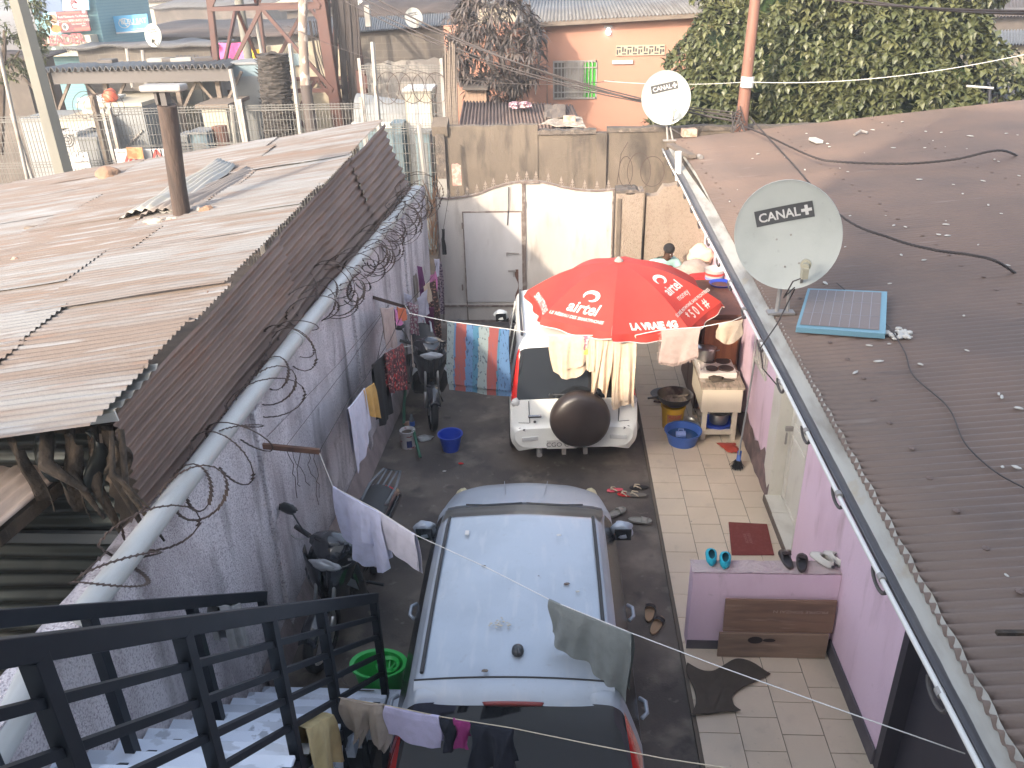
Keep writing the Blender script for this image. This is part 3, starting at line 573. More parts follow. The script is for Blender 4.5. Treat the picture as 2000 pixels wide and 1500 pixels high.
# ================================================================ PINK HOUSE ON THE RIGHT
HX = 2.40; RZ = 2.70; RS = .096
def zr(x): return RZ+RS*(x-2.0)
h = thing('pink_house', 'pink rendered house with long brown corrugated roof, right of the yard', 'house', (4, 8, 0))
d0, d1 = 6.98, 7.98       # white door opening
k1 = px(1705, 1490, X=HX).y; DZ = 2.12
b = MB(); b.bx(HX, HX+.2, d1, 15.5, 0, 2.68); b.bx(HX, HX+.2, k1, d0, 0, 2.68); b.bx(HX, HX+.2, d0, d1, DZ, 2.68); b.bx(HX, HX+.2, .2, k1-1.2, 0, 2.68); b.bx(HX, HX+.2, k1-1.2, k1, 2.1, 2.68)
b.bx(HX+.2, 9, 15.3, 15.5, 0, 2.68); b.build('wall', 'pink_wall', h)
b = MB(); b.grid(lambda u, v: Vector((HX-.008-.02*(1-v)*(.5+noise.noise(Vector((u*30, 1, 1)))), lerp(d1+.01, 13.3, u), ZT+v*(.38+.16*noise.noise(Vector((u*22, 3, 3)))))), 70, 3); b.build('stained_base', 'grime', h, smooth=True)
MB().bx(HX-.018, HX-.001, k1, 5.63, ZT, .20).build('skirting', 'dark_skirt', h)
b = MB(); b.bx(HX-.004, HX+.22, d1-.005, d1+.02, .1, DZ+.02); b.bx(HX-.004, HX+.22, d0-.02, d0+.005, .1, DZ+.02); b.bx(HX-.004, HX+.22, d0-.02, d1+.02, DZ-.01, DZ+.05); fr = b.build('door_frame', 'old_white', h)
MB().bx(HX-.012, HX-.003, d1+.002, d1+.30, .12, 2.3).build('reveal', 'old_white', h)
dr = MB().bx(HX+.13, HX+.17, d0+.02, d1-.02, .14, DZ-.02).build('door', 'old_white', h)
b = MB()
for (a, c) in ((.16, 1.0), (1.12, 2.0)): b.bx(HX+.115, HX+.131, d0+.1, d0+.13, a, c); b.bx(HX+.115, HX+.131, d1-.16, d1-.13, a, c); b.bx(HX+.115, HX+.131, d0+.1, d1-.13, a, a+.03); b.bx(HX+.115, HX+.131, d0+.1, d1-.13, c-.03, c)
b.build('moulding', 'old_white', dr, bevel=.004)
MB().box((HX+.09, d1-.1, 1.05), (.08, .03, .05)).tube([(HX+.07, d1-.1, 1.0), (HX+.07, d1-.1, .86)], .012, 8).build('lock', 'grey_steel', dr)
b = MB(); b.bx(HX-.06, HX+.14, d0-.02, d1+.02, .0, .12); b.build('doorstep', 'weathered', h)
b = MB(); b.bx(HX-.05, HX+.13, d0+.0, 7.62, .12, .132); b.bx(HX-.045, HX+.13, 7.63, d1+.0, .12, .131); b.build('step_tile', 'old_white', h)
MB().bx(HX+.12, HX+.16, k1-1.2, k1, .05, 2.12).build('dark_door', 'dark_door', h)
MB().bx(HX-.003, HX+.12, k1-.08, k1+.001, .05, 2.1).build('door_jamb', 'dark_door', h)
# roof
def EX(y): return min(2.12, 1.81+.031*(y-3))
def PX_(y): return 1.70+.015*(y-3)
b = MB(); corr(b, (2.0, .4, zr(2.0)), (1, 0, RS), (0, 1, 0), (-RS, 0, 1), 9.2, 15.4, nu=14, seg=6, amp=.0125)
for v in b.v:
    e = (EX(v.y)-2.0)*max(0, 1-(v.x-2.0)/3.0); v.x += e; v.z += e*RS
b.build('roof', 'brown_roof', h, smooth=True, thick=.003)
MB().bx(2.06, 2.1, .4, 15.7, 2.56, 2.67).build('fascia', 'rotten_wood', h)
MB().bx(2.0, 10.8, 15.74, 15.80, 2.5, 2.62).build('end_board', 'rotten_wood', h)
b = MB(); rnd = random.Random(21); n = 0
for k in range(44):
    for j, x in enumerate((2.25, 3.9, 5.6)):
        y = .9+k*.34+.12*(j % 2); xx = x+.03*rnd.uniform(-1, 1); b.lathe([(.02, 0), (.02, .006), (.01, .01), (0, .013)], (xx, y, zr(xx)+.012), 7)
tag(b.build('roof_screw', mat('screw', (.14, .10, .085), rough=.9), h), kind='stuff')
# gutter: light inner sheet, dark channel, white conduit with clips
prof = [(2.035, 2.70), (2.0, 2.672), (1.945, 2.63), (1.875, 2.605)]
b = MB(); b.grid(lambda u, v: Vector((0, 0, 0)), 1, 1) if 0 else None
def gut(b, P, y0, y1, n=70, wob=.006):
    k = len(P)
    def f(u, v):
        i = min(int(v*(k-1)), k-2); t_ = v*(k-1)-i; x = lerp(P[i][0], P[i+1][0], t_); z = lerp(P[i][1], P[i+1][1], t_); y = lerp(y0, y1, u)
        e = wob*math.sin(y*2*PI/.32)*(1 if i == 0 else .2); x = lerp(PX_(y)+.03, EX(y)+.03, (x-1.778)/.257); return Vector((x+e, y, z+.4*e))
    return b.grid(f, n*3, (k-1)*3)
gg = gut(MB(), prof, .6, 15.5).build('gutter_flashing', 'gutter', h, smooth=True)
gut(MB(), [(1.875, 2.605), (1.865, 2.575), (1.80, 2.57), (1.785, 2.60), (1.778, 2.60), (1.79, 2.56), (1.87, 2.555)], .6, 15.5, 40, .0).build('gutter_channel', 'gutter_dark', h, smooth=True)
MB().tube([(PX_(y), y, 2.60-.01*math.sin(y*1.9)) for y in [.6+.45*i for i in range(34)]], .0135, 10).build('conduit', 'white_pipe', h, smooth=True)
for i in range(19):
    y = 1.2+i*.78; MB().tube([(PX_(y), y-.02, 2.60), (PX_(y), y+.02, 2.60)], .021, 10).build('conduit_clip', 'grey_steel', h)
    MB().tube([(PX_(y)+.006, y+.03-.1*math.cos(a), 2.57-.06*math.sin(a)) for a in [PI*j/8 for j in range(9)]], .011, 6).build('bracket', 'dark_steel', h)
# white ventilation grille behind the conduit
q = px(1490, 700, X=HX); t = MB()
for k in range(5): t.bx(HX-.02, HX-.004, q.y-.25+.12*k, q.y-.20+.12*k, q.z-.12, q.z+.3)
t.bx(HX-.025, HX-.004, q.y-.28, q.y+.33, q.z-.16, q.z-.12); t.bx(HX-.025, HX-.004, q.y-.28, q.y+.33, q.z+.3, q.z+.34); t.build('vent_grille', 'old_white', h)
MB().tube([(HX-.02, 9.25, .9), (HX-.02, 9.3, 1.5), (HX-.04, 9.32, 2.5)], .008, 6).build('wall_cable', 'white_pipe', h)
# low pink wall and its boards
f0 = 5.65; tw = px(1358, 1115, Y=f0); ZW = tw.z
t = thing('low_wall', 'low pink parapet wall with a worn pale top beside the steps', 'wall', (1.8, 5.7, 0))
b = MB(); b.bx(1.155, HX-.003, f0, f0+.16, ZT, ZW-.026); b.build('wall', 'pink_wall', t)
b = MB(); b.grid(lambda u, v: Vector((lerp(1.145, HX-.003, u), lerp(f0-.004, f0+.165, v), ZW-.010+.012*noise.noise(Vector((u*9, v*3, 2))))), 30, 5); b.build('worn_top', mat('worn_pink', (.36, .29, .28), [((.34, .24, .26), 9, S1, .5, .65, .7), ((.3, .24, .22), 9, S1, .6, .7, .6)], rough=.95, bump=.6), t, smooth=True)
MB().bx(1.150, 1.46, f0-.008, f0-.002, ZT, .14).build('stained_foot', 'dark_skirt', t)
def board(x0, x1, z0, z1, y, tl, m, label):
    b = MB(); mtx = Matrix.Rotation(tl, 3, 'X'); b.box(((x0+x1)/2, y, (z0+z1)/2), (x1-x0, .022, z1-z0), mtx); return tag(b.build('wooden_board', m, bevel=.003), label, 'board')
c0, c1, c2 = px(1418, 1172, Y=f0-.06), px(1648, 1172, Y=f0-.06), px(1415, 1232, Y=f0-.06)
bo = board(c0.x, min(c1.x, HX-.02), c2.z+.004, c0.z, f0-.055, -.06, 'board_a', 'upper brown wooden board with faint chalk writing leaning on the pink wall')
board(c0.x-.03, min(c1.x, HX-.02)-.03, ZT, c2.z, f0-.085, -.03, 'board_b', 'lower wooden board with a dark scorch mark leaning on the pink wall')
ZB = (c0.z+c2.z)/2+.06
# faint upside-down chalk writing on the upper board
text('PROPRE SONZAI N', .055, lambda x, y: Vector((2.08-x, f0-.0745, ZB+.02-y*.8)), 'chalk', 'chalk_writing', bo)
q = px(1475, 1250, Y=f0-.1); b = MB(); b.lathe([(0, 0), (.045, .0), (.05, .001)], (0, 0, 0), 14); s_ = MB()
for (dx, r_, sx) in ((0, .05, 1.3), (.12, .025, 2.2)): s_.add([(q.x+dx+r_*sx*math.cos(a), f0-.1025, q.z+r_*.8*math.sin(a)) for a in [2*PI*j/16 for j in range(16)]], [tuple(range(16))])
for ob in C.objects:
    if ob.get('label', '').startswith('lower wooden board'): s_.build('scorch_mark', 'scorch', ob)
# ---------------------------------------------------------------- on the roof
def rp(x, y, dz=0):
    p = px(x, y, Z=3)
    for _ in range(6): p = px(x, y, Z=zr(p.x)+.012)
    return p+Vector((0, 0, dz))
def dish(c, rad, aim, label, base, scale_arm=1, logo=True, posts=2, roll=0):
    """c centre of the reflector, aim the direction it faces"""
    c = Vector(c); t = thing('satellite_dish', label, 'satellite dish', base); aim = Vector(aim).normalized()
    xr = Vector((0, 0, 1)).cross(aim).normalized(); yu = aim.cross(xr); M_ = Matrix((xr, yu, aim)).transposed()
    M_ = M_@Matrix.Rotation(roll, 3, 'Z'); dp = rad*.16
    prof = [(0, 0)]+[(rad*k/14, dp*(k/14)**2) for k in range(1, 15)]+[(rad*1.015, dp+.004), (rad*1.02, dp-.008), (rad*1.0, dp-.016)]+[(rad*k/8, dp*(k/8)**2-.018) for k in range(7, -1, -1)]
    rf = MB().lathe([(r_, z-dp*.5) for r_, z in prof], c, 48, M_, 1, 1.07).build('reflector', 'dish', t, smooth=True, auto=60)
    def mp(w0=0, h0=0): return lambda x, y: c+M_@Vector((x+w0, y+h0, -dp*.5+dp*(((x+w0)**2+(y+h0)**2)/rad**2)+.004))
    if logo:
        lw = rad*.55; lh = rad*.16; f = mp(0, rad*.42)
        MB().grid(lambda u, v: f(lerp(-lw, lw, u), lerp(-lh, lh, v)), 10, 3).build('logo_plate', 'dish_logo', rf)
        f2 = lambda x, y: f(x, y-rad*.105)+aim*.003
        text_w('CANAL', lw*1.42, lh*1.15, lambda x, y: f2(x-lw*.17, y+rad*.105), 'sign_white', 'logo_lettering', rf, bold=.02)
        for bb in (0, 1):
            MB().grid(lambda u, v: f2(lw*.76+(u-.5)*rad*(.20 if not bb else .06), rad*.105+(v-.5)*rad*(.06 if not bb else .20))+aim*.001, 2, 2).build('logo_plus', 'sign_white', rf)
    bm = MB()
    for (x, y) in ((-.22, -.06), (.06, -.02), (-.14, -.62), (.13, -.6)): p = mp(x*rad, y*rad)(0, 0); bm.lathe([(.009, 0), (.009, .004), (0, .006)], p, 8, M_)
    bm.build('bolt', 'grey_steel', rf)
    # arm with the converter in front of the lower rim
    a0 = c+M_@Vector((rad*.12, -rad*.98, dp*.2)); a1 = c+M_@Vector((rad*.30, -rad*.52, rad*.75*scale_arm)); 
    arm = MB().bar(a0, a1, .022, .03).build('feed_arm', 'grey_steel', t)
    MB().tube([a1+aim*.03, a1-aim*.05], .028, 12).tube([a1-aim*.05, a1-aim*.09], .045, 14).box(a1+Vector((0, 0, -.05))+aim*.03, (.05, .06, .09)).build('converter', mat('lnb', (.36, .33, .24), rough=.5) if 'lnb' not in MATS else 'lnb', arm, smooth=False)
    # mast
    bk = c-aim*.09; bb = Vector(base)
    m2 = MB(); foot = Vector(base)
    m2.tube([bk, bk+Vector((0, 0, -rad*.5)), foot+Vector((-.035, 0, 0))], .02, 8)
    if posts == 2: m2.tube([bk+Vector((.07, 0, -rad*.9)), foot+Vector((.06, 0, 0))], .016, 8); m2.box(foot+Vector((0, 0, .01)), (.24, .1, .02))
    m2.build('mast', 'grey_steel', t); MB().box(bk, (.09, .07, .12)).build('mount', 'grey_steel', t)
    return t, c, M_
foot = rp(1524, 612); cen = px(1538, 459, Y=foot.y-.02)
D1 = dish(cen, .435, (-.32, -1, .08), 'large white satellite dish with black logo plate standing above the solar panel', foot, roll=.27)
MB().tube([cen+Vector((.1, -.32, -.27)), cen+Vector((.0, -.34, -.3)), cen+Vector((-.02, -.2, -.5)), foot+Vector((.08, -.1, .3)), foot+Vector((-.1, -.3, .02)), px(1485, 680, Z=2.62), px(1490, 720, Z=2.4), px(1520, 755, Z=2.45)], .006, 6).build('signal_cable', 'dark_cable', D1[0], smooth=True)
foot = rp(1308, 275); cen = px(1301, 191, Y=foot.y)
D2 = dish(cen, .43, (-.18, -1, .06), 'white satellite dish with black logo plate by the far end of the gutter', foot, roll=.22)
MB().tube([px(1310, 250, Y=foot.y), rp(1330, 268, .05)], .012, 6).build('brace', 'grey_steel', D2[0])
# solar panel
A_, B_, D_, C_ = rp(1575, 583, .10), rp(1729, 590, .10), rp(1553, 652, .06), rp(1727, 665, .06)
t = thing('solar_panel', 'small solar panel with a blue frame lying on the brown roof', 'solar panel', A_)
up_ = Vector((0, 0, 1)); b = MB(); b.add([A_, B_, C_, D_, A_-up_*.045, B_-up_*.045, C_-up_*.045, D_-up_*.045], [(0, 3, 2, 1), (0, 1, 5, 4), (1, 2, 6, 5), (2, 3, 7, 6), (3, 0, 4, 7)]); b.build('frame', 'panel_frame', t)
def pq(u, v, z=.004): return A_.lerp(B_, u).lerp(D_.lerp(C_, u), v)+up_*z
MB().add([pq(.035, .04), pq(.93, .04), pq(.93, .94), pq(.035, .94)], [(0, 3, 2, 1)]).build('cells', 'panel_glass', t)
b = MB()
for k in range(1, 8): u = lerp(.035, .93, k/8); b.bar(pq(u, .05, .006), pq(u, .93, .006), .004, .001)
for k in (.33, .64): b.bar(pq(.04, k, .006), pq(.925, k, .006), .004, .001)
b.build('cell_line', 'panel_line', t)
# stones and flakes scattered on the roof
rnd = random.Random(31); proto = []
for k in range(4): proto.append(MB().rock((0, 0, 0), .03, k+20, 8, (1.4, .8, .5)).build('stone_chip', 'flake', smooth=True))
sp = [(1688, 300), (1575, 262), (1470, 311), (1480, 302), (1533, 308), (1616, 282), (1620, 288), (1656, 337), (1640, 330), (1705, 255), (1723, 241), (1808, 258), (1838, 260), (1762, 239), (1806, 290), (1822, 276), (1745, 290), (1895, 267), (1987, 265), (1965, 262), (1950, 317), (1942, 313), (1795, 352), (1862, 362), (1990, 345), (1888, 292), (1846, 288), (1572, 333), (1745, 442), (1768, 445), (1847, 433), (1848, 440), (1833, 460), (1850, 462), (1660, 423), (1730, 423), (1650, 484), (1910, 480), (1955, 419), (1930, 402), (1760, 500), (1804, 510), (1968, 520), (1612, 555), (1737, 556), (1882, 619), (1888, 687), (1798, 714), (1715, 708), (1670, 730), (1950, 772), (1956, 778), (1957, 915), (1985, 916), (1965, 1127), (1698, 677), (1736, 674), (1425, 395), (1440, 372), (1990, 800), (1700, 630), (1440, 480), (1460, 520), (1880, 380), (1920, 355)]
for i, (x, y) in enumerate(sp):
    o = proto[i] if i < 4 else proto[i % 4].copy()
    if i >= 4: C.objects.link(o)
    o.location = rp(x, y, .012); s_ = rnd.uniform(.3, .72); o.scale = (s_*rnd.uniform(.8, 1.8), s_, s_*.8); o.rotation_euler = (0, 0, rnd.uniform(0, 3))
    tag(o, 'small pale stone chip '+('on the sunlit strip at the far edge of the brown roof' if y < 300 and x < 1760 else 'in the shade on the far right of the brown roof' if y < 380 and x > 1760 else 'near the thick twisted cable on the brown roof' if y < 380 else 'between the large dish and the right edge, beyond the solar panel' if y < 560 else 'on the near part of the brown roof below the solar panel'), 'stone chip', 'stone chips scattered over the brown roof')
pr = MB().rock((0, 0, 0), .03, 44, 8, (1.1, .9, .6)).build('pebble', 'flake', smooth=True)
for i in range(34):
    o = pr if i == 0 else pr.copy()
    if i: C.objects.link(o)
    p = rp(rnd.gauss(1757, 13), rnd.gauss(657, 5), .02); o.location = p; s_ = rnd.uniform(.35, 1.0); o.scale = (s_, s_, s_); o.rotation_euler = (0, 0, rnd.uniform(0, 3))
    tag(o, 'white pebble in the heap beside the solar panel', 'pebble', 'pebbles heaped beside the solar panel')
def blk(x, y, d, rz, m, name, label, cat):
    p = rp(x, y, d[2]/2+.015); tag(MB().box(p, d, Matrix.Rotation(rz, 3, 'Z')).build(name, m, bevel=.008), label, cat)
blk(1345, 268, (.26, .2, .14), .1, 'brick_bit', 'hollow_brick', 'pale hollow brick lying beside the far satellite dish', 'brick')
blk(1593, 279, (.12, .3, .05), .15, 'flake', 'concrete_slab', 'small pale concrete slab on the sunlit far part of the brown roof', 'slab')
a, c = rp(1308, 288, .05), rp(1352, 312, .05); tag(MB().bar(a, c, .13, .06).build('timber_beam', 'weathered', bevel=.005), 'grey timber beam lying below the far satellite dish', 'beam')
p = rp(1364, 309, .03); tag(MB().tube([p, p+Vector((.03, -.09, 0))], .04, 10).build('tin_can', 'grey_steel'), 'small tin can at the end of the grey timber beam', 'can')
a, c = px(1946, 1236, Z=zr(3.1)+.03), px(2010, 1236, Z=zr(3.1)+.03); tag(MB().bar(a, c, .022, .018).build('stick', 'rotten_wood'), 'dark splintered stick on the roof at the right edge', 'stick')
p = rp(1648, 266, .02); tag(MB().tube([rp(1668, 267, .03), rp(1680, 262, .06), rp(1694, 263, .03)], .02, 6).build('bent_strip', 'grey_steel'), 'bent grey strip near the shadow edge on the brown roof', 'strip')
# cables
def twisted(pts, r, name, label, n=3, turns=60):
    P = [Vector(p) for p in pts]; L = []
    for i in range(len(P)-1):
        for k in range(16):
            t_ = k/16; p_1 = P[max(i-1, 0)]; p0 = P[i]; p1 = P[i+1]; p2 = P[min(i+2, len(P)-1)]
            L.append(.5*((2*p0)+(p1-p_1)*t_+(2*p_1-5*p0+4*p1-p2)*t_*t_+(3*p0-p_1-3*p1+p2)*t_**3))
    L.append(P[-1]); b = MB()
    if n == 1: b.tube(L, r, 6)
    else:
        N_ = len(L)*3; Q = []
        for i in range(N_):
            f = i/3; k = min(int(f), len(L)-2); Q.append(L[k].lerp(L[k+1], f-k))
        for s in range(n):
            b.tube([q+Vector((0, math.cos(i*.42*1.0+2*PI*s/n), math.sin(i*.42+2*PI*s/n)))*r for i, q in enumerate(Q)], r*.95, 5)
    return tag(b.build(name, 'dark_cable', smooth=True), label, 'cable')
twisted([px(1452, 246, Y=15.6), rp(1500, 292, .2), rp(1585, 325, .14), rp(1640, 333, .12), rp(1760, 337, .12), rp(1860, 332, .14), rp(1950, 324, .2), px(2010, 322, Y=12.6)], .009, 'twisted_cable', 'thick twisted black cable crossing the upper brown roof')
twisted([rp(1460, 262, .3), rp(1535, 345, .25), rp(1634, 457, .22), rp(1735, 503, .2), rp(1815, 527, .2), rp(1885, 538, .2), rp(1940, 554, .2), px(2012, 556, Y=7.9)], .008, 'twisted_cable', 'twisted black cable passing behind the large satellite dish')
twisted([rp(1634, 557, .02), rp(1680, 600, .04), rp(1728, 645, .06), rp(1765, 690, .02), rp(1783, 738, .02), rp(1850, 800, .02), rp(1883, 870, .02), rp(1940, 925, .02), rp(2005, 965, .03)], .005, 'thin_cable', 'thin black cable running down the roof from the solar panel', 1)
# ================================================================ OUR OWN HOUSE BEHIND THE CAMERA (casts the courtyard's shade)
t = thing('terrace_house', 'tall house behind the balcony, outside the picture, shading the courtyard', 'house', (2, -4, 0))
b = MB(); b.prism([(-3.5, -.8, -.1), (-3.5, -.8, 10.3), (-2.4, -.8, 12.2), (12, -.8, 7.4), (12, -.8, -.1)], (0, 0, 0), (0, -7, 0)); mat('house_white', (.82, .80, .76), rough=.9); b.build('wall', 'house_white', t)  # bright white chosen so the unseen wall bounces light into the yard
MB().bx(-9.5, -3.5, -7.8, -.8, -.1, 5.85).build('side_wing', 'house_white', t); MB().bx(-5.15, -3.5, -1.0, -.8, 5.85, 6.25).build('parapet', 'house_white', t)
# ================================================================ BACKGROUND
def rect(x0, x1, yt, yb, Y): return px(x0, (yt+yb)/2, Y=Y).x, px(x1, (yt+yb)/2, Y=Y).x, px((x0+x1)/2, yb, Y=Y).z, px((x0+x1)/2, yt, Y=Y).z
def fbox(x0, x1, yt, yb, Y, dep, b=None):
    a, c, z0, z1 = rect(x0, x1, yt, yb, Y); b = b or MB(); return b.bx(a, c, Y, Y+dep, z0, z1)
def gbox(x0, x1, yt, Y, dep, b=None, zb=-.12):
    a, c, z0, z1 = rect(x0, x1, yt, yt+20, Y); b = b or MB(); return b.bx(a, c, Y, Y+dep, zb, z1)
def sheet4(A, B, C_, D, n, amp=.02, b=None, nu=2, seg=5, wob=0, seed=0):
    """corrugated quad: ridges run A->B, repeated from A to D"""
    A, B, C_, D = map(Vector, (A, B, C_, D)); b = b or MB(); nr = (B-A).cross(D-A).normalized(); nr = nr if nr.z > 0 else -nr
    return b.grid(lambda u, v: A.lerp(B, u).lerp(D.lerp(C_, u), v)+nr*(amp*math.sin(2*PI*v*n)+wob*noise.noise(Vector((u*3, v*5, seed)))), nu, n*seg)
def P(x, y, Y): return px(x, y, Y=Y)
# ---- salmon house
YS = 23
t = thing('salmon_house', 'salmon painted house with barred window and grey sheet roof', 'house', (0, YS, 0))
A, B = P(866, 50, YS), P(1400, 24, YS); MB().prism([(A.x, YS, -.1), (B.x, YS, -.1), (B.x, YS, B.z), (A.x, YS, A.z)], (0, 0, 0), (0, .2, 0)).build('wall', 'salmon', t)
MB().bx(A.x, A.x+.2, YS+.2, YS+6, -.1, A.z-.1).build('end_wall', 'salmon', t)
ra, rb = P(1005, 46, YS-.35), P(1420, 22, YS-.35)
b = sheet4(ra, ra+Vector((0, 5.5, .42)), rb+Vector((0, 5.5, .5)), rb, 56, .02); b.build('roof', 'grey_roof', t, smooth=True, thick=.01)
MB().bar(ra+Vector((0, .02, -.06)), rb+Vector((0, .02, -.06)), .03, .1).build('fascia', 'weathered', t)
a, c, z0, z1 = rect(1083, 1163, 122, 190, YS)
fr = MB().bx(a-.03, c+.03, YS-.03, YS-.004, z1, z1+.05).bx(a-.03, c+.03, YS-.03, YS-.004, z0-.05, z0).bx(a-.04, a, YS-.03, YS-.004, z0-.05, z1+.05).bx(c, c+.04, YS-.03, YS-.004, z0-.05, z1+.05).build('window', 'grey_steel', t)
MB().bx(a, lerp(a, c, .27), YS-.008, YS-.003, z0, z1).build('dark_pane', 'dark_wall', fr)
MB().bx(lerp(a, c, .27), lerp(a, c, .72), YS-.009, YS-.003, z0, z1).build('pale_pane', mat('net', (.3, .27, .24), [((.16, .15, .13), 4, (1, 1, .6), .45, .65, .7)], rough=.8), fr)
MB().grid(lambda u, v: Vector((lerp(lerp(a, c, .72), c, u), YS-.012+.012*math.sin(u*26), lerp(z0, z1, v))), 20, 1).build('green_curtain', mat('curtain', (.05, .36, .03), rough=.7), fr)
b = MB()
for k in range(1, 12): x = lerp(a, c, k/12); b.bx(x-.012, x+.012, YS-.06, YS-.045, z0-.04, z1+.04)
for z in (z0+.12, z1-.14): b.bx(a-.03, c+.03, YS-.064, YS-.048, z, z+.03)
b.build('window_bars', 'grey_steel', fr)
a, c, z0, z1 = rect(1203, 1298, 88, 108, YS)
v_ = MB().bx(a, c, YS-.04, YS-.002, z0, z1).build('vent_block', 'cream_wall', t); b = MB(); n = 9
for i in range(n):
    u0 = lerp(a, c, (i+.12)/n); w_ = (c-a)/n; hh = z1-z0
    if i % 2: b.bx(u0, u0+w_*.75, YS-.045, YS-.041, z0+hh*.12, z0+hh*.25).bx(u0, u0+w_*.28, YS-.045, YS-.041, z0+hh*.38, z0+hh*.88).bx(u0+w_*.45, u0+w_*.73, YS-.045, YS-.041, z0+hh*.38, z0+hh*.7)
    else: b.bx(u0, u0+w_*.75, YS-.045, YS-.041, z0+hh*.75, z0+hh*.88).bx(u0, u0+w_*.28, YS-.045, YS-.041, z0+hh*.12, z0+hh*.6).bx(u0+w_*.45, u0+w_*.73, YS-.045, YS-.041, z0+hh*.3, z0+hh*.6)
b.build('vent_slots', 'ink', v_)
fbox(1196, 1236, 118, 125, YS-.06, .058).build('ledge', 'sign_white', t)
q = P(1188, 52, YS); MB().box((q.x, YS-.05, q.z), (.2, .1, .06)).build('lamp_holder', 'grey_steel', t)
q = P(1188, 60, YS); MB().lathe([(0, -.1), (.05, -.08), (.065, -.02), (.04, .05), (.02, .08)], (q.x, YS-.08, q.z), 12).build('lit_bulb', mat('bulb', (.8, .85, 1), emit=((.75, .85, 1), 2.5)), t, smooth=True)
q = P(1068, 60, YS); MB().tube([(q.x, YS-.02, q.z), (q.x, YS-.02, .5)], .012, 5).build('wall_pipe', 'weathered', t)
# ---- building behind the salmon house
t = thing('cream_house', 'cream rendered building behind the salmon house with dark opening', 'house', (2, 31, 0))
gbox(1020, 1480, -60, 31, 4).build('wall', 'cream_wall', t)
fbox(1021, 1077, -20, 30, 30.97, .02).build('opening', 'dark_wall', t); fbox(1016, 1029, -20, 30, 30.9, .06).build('column', 'whitewash', t)
for k, x in enumerate((1090, 1197, 1208)): fbox(x, x+2, -20, 26, 30.96, .03).build('wall_joint', 'weathered', t)
# ---- hutch, low brown shed, poles bundle
t = thing('wooden_hutch', 'small wooden hutch with a dark slanted roof in front of the salmon wall', 'hutch', P(940, 190, 20.5))
fbox(908, 950, 172, 215, 20.5, .8).build('body', mat('hutch', (.30, .2, .14), [((.12, .08, .06), 5, (5, 1, .5), .5, .65, .7)], rough=.9), t)
MB().add([P(903, 174, 20.3), P(952, 174, 20.3), P(968, 152, 21.5), P(918, 152, 21.5)], [(0, 1, 2, 3)]).build('roof', 'dark_wall', t, thick=.05)
t = thing('low_shed', 'low shed roofed with brown corrugated sheets behind the beige wall', 'shed', (0, 18, 0))
A, B, C2, D = P(893, 262, 17.2), P(905, 198, 19.8), P(1118, 205, 19.8), P(1150, 268, 17.2)
sheet4(A, B, C2, D, 34, .03, nu=3, wob=.03).build('roof', mat('shed_roof', (.27, .19, .16), [((.2, .14, .12), 2, (3, .5, 1), .45, .65, .7), ((.36, .30, .27), 1.2, S1, .55, .75, .6)], rough=.8), t, smooth=True, thick=.01)
MB().bx(A.x+.1, D.x-.1, 17.4, 19.7, -.1, A.z-.15).build('wall', 'block_wall', t)
def flat(pts, name, label, m, cat='sheet'): b = MB(); A, B, C_, D = map(Vector, pts); b.grid(lambda u, v: A.lerp(B, u).lerp(D.lerp(C_, u), v)+Vector((0, 0, .04*noise.noise(Vector((u*4, v*4, A.x))))), 8, 8); return tag(b.build(name, m, thick=.012), label, cat)
flat([P(1062, 231, 17.9), P(1105, 230, 17.9), P(1104, 204, 19.5), P(1064, 205, 19.5)], 'grey_sheet', 'flat grey sheet on the right of the low brown shed roof', 'weathered')
flat([P(1052, 243, 17.3), P(1145, 250, 17.1), P(1135, 228, 18.2), P(1100, 226, 18.3)], 'torn_sheet', 'torn grey sheet hanging over the corner of the low brown shed roof', 'rubble')
b = MB(); rn = random.Random(5)
for k in range(16): b.box(P(1000+rn.uniform(0, 34), 202+rn.uniform(-2, 8), 19.2-rn.random()*.5), (.12, .1, .05), Matrix.Rotation(rn.random()*3, 3, 'Z'))
tag(b.build('rag_heap', 'c_floral'), 'patterned rag heap on the top edge of the low brown shed roof', 'rag')
tag(MB().box(P(1112, 232, 17.7), (.25, .2, .12)).build('brick', 'brick_bit', bevel=.01), 'ochre brick lying on the torn grey sheet of the low shed', 'brick')
b = MB(); rn = random.Random(9)
t = thing('pole_bundle', 'bundle of thin grey wooden poles leaning beside the low brown shed', 'poles', P(886, 240, 17))
for k in range(13):
    x = 873+k*1.7; y0 = 78+rn.uniform(0, 40)-abs(k-7)*1; q = P(x-3, y0, 17.3); q2 = P(x+2+rn.uniform(-1, 1), 262, 17.0)
    MB().tube([q2+Vector((0, 0, -1.4)), q2, q.lerp(q2, .5)+Vector((rn.uniform(-.02, .02), 0, 0)), q], .019, 6).build('pole', 'weathered', t)
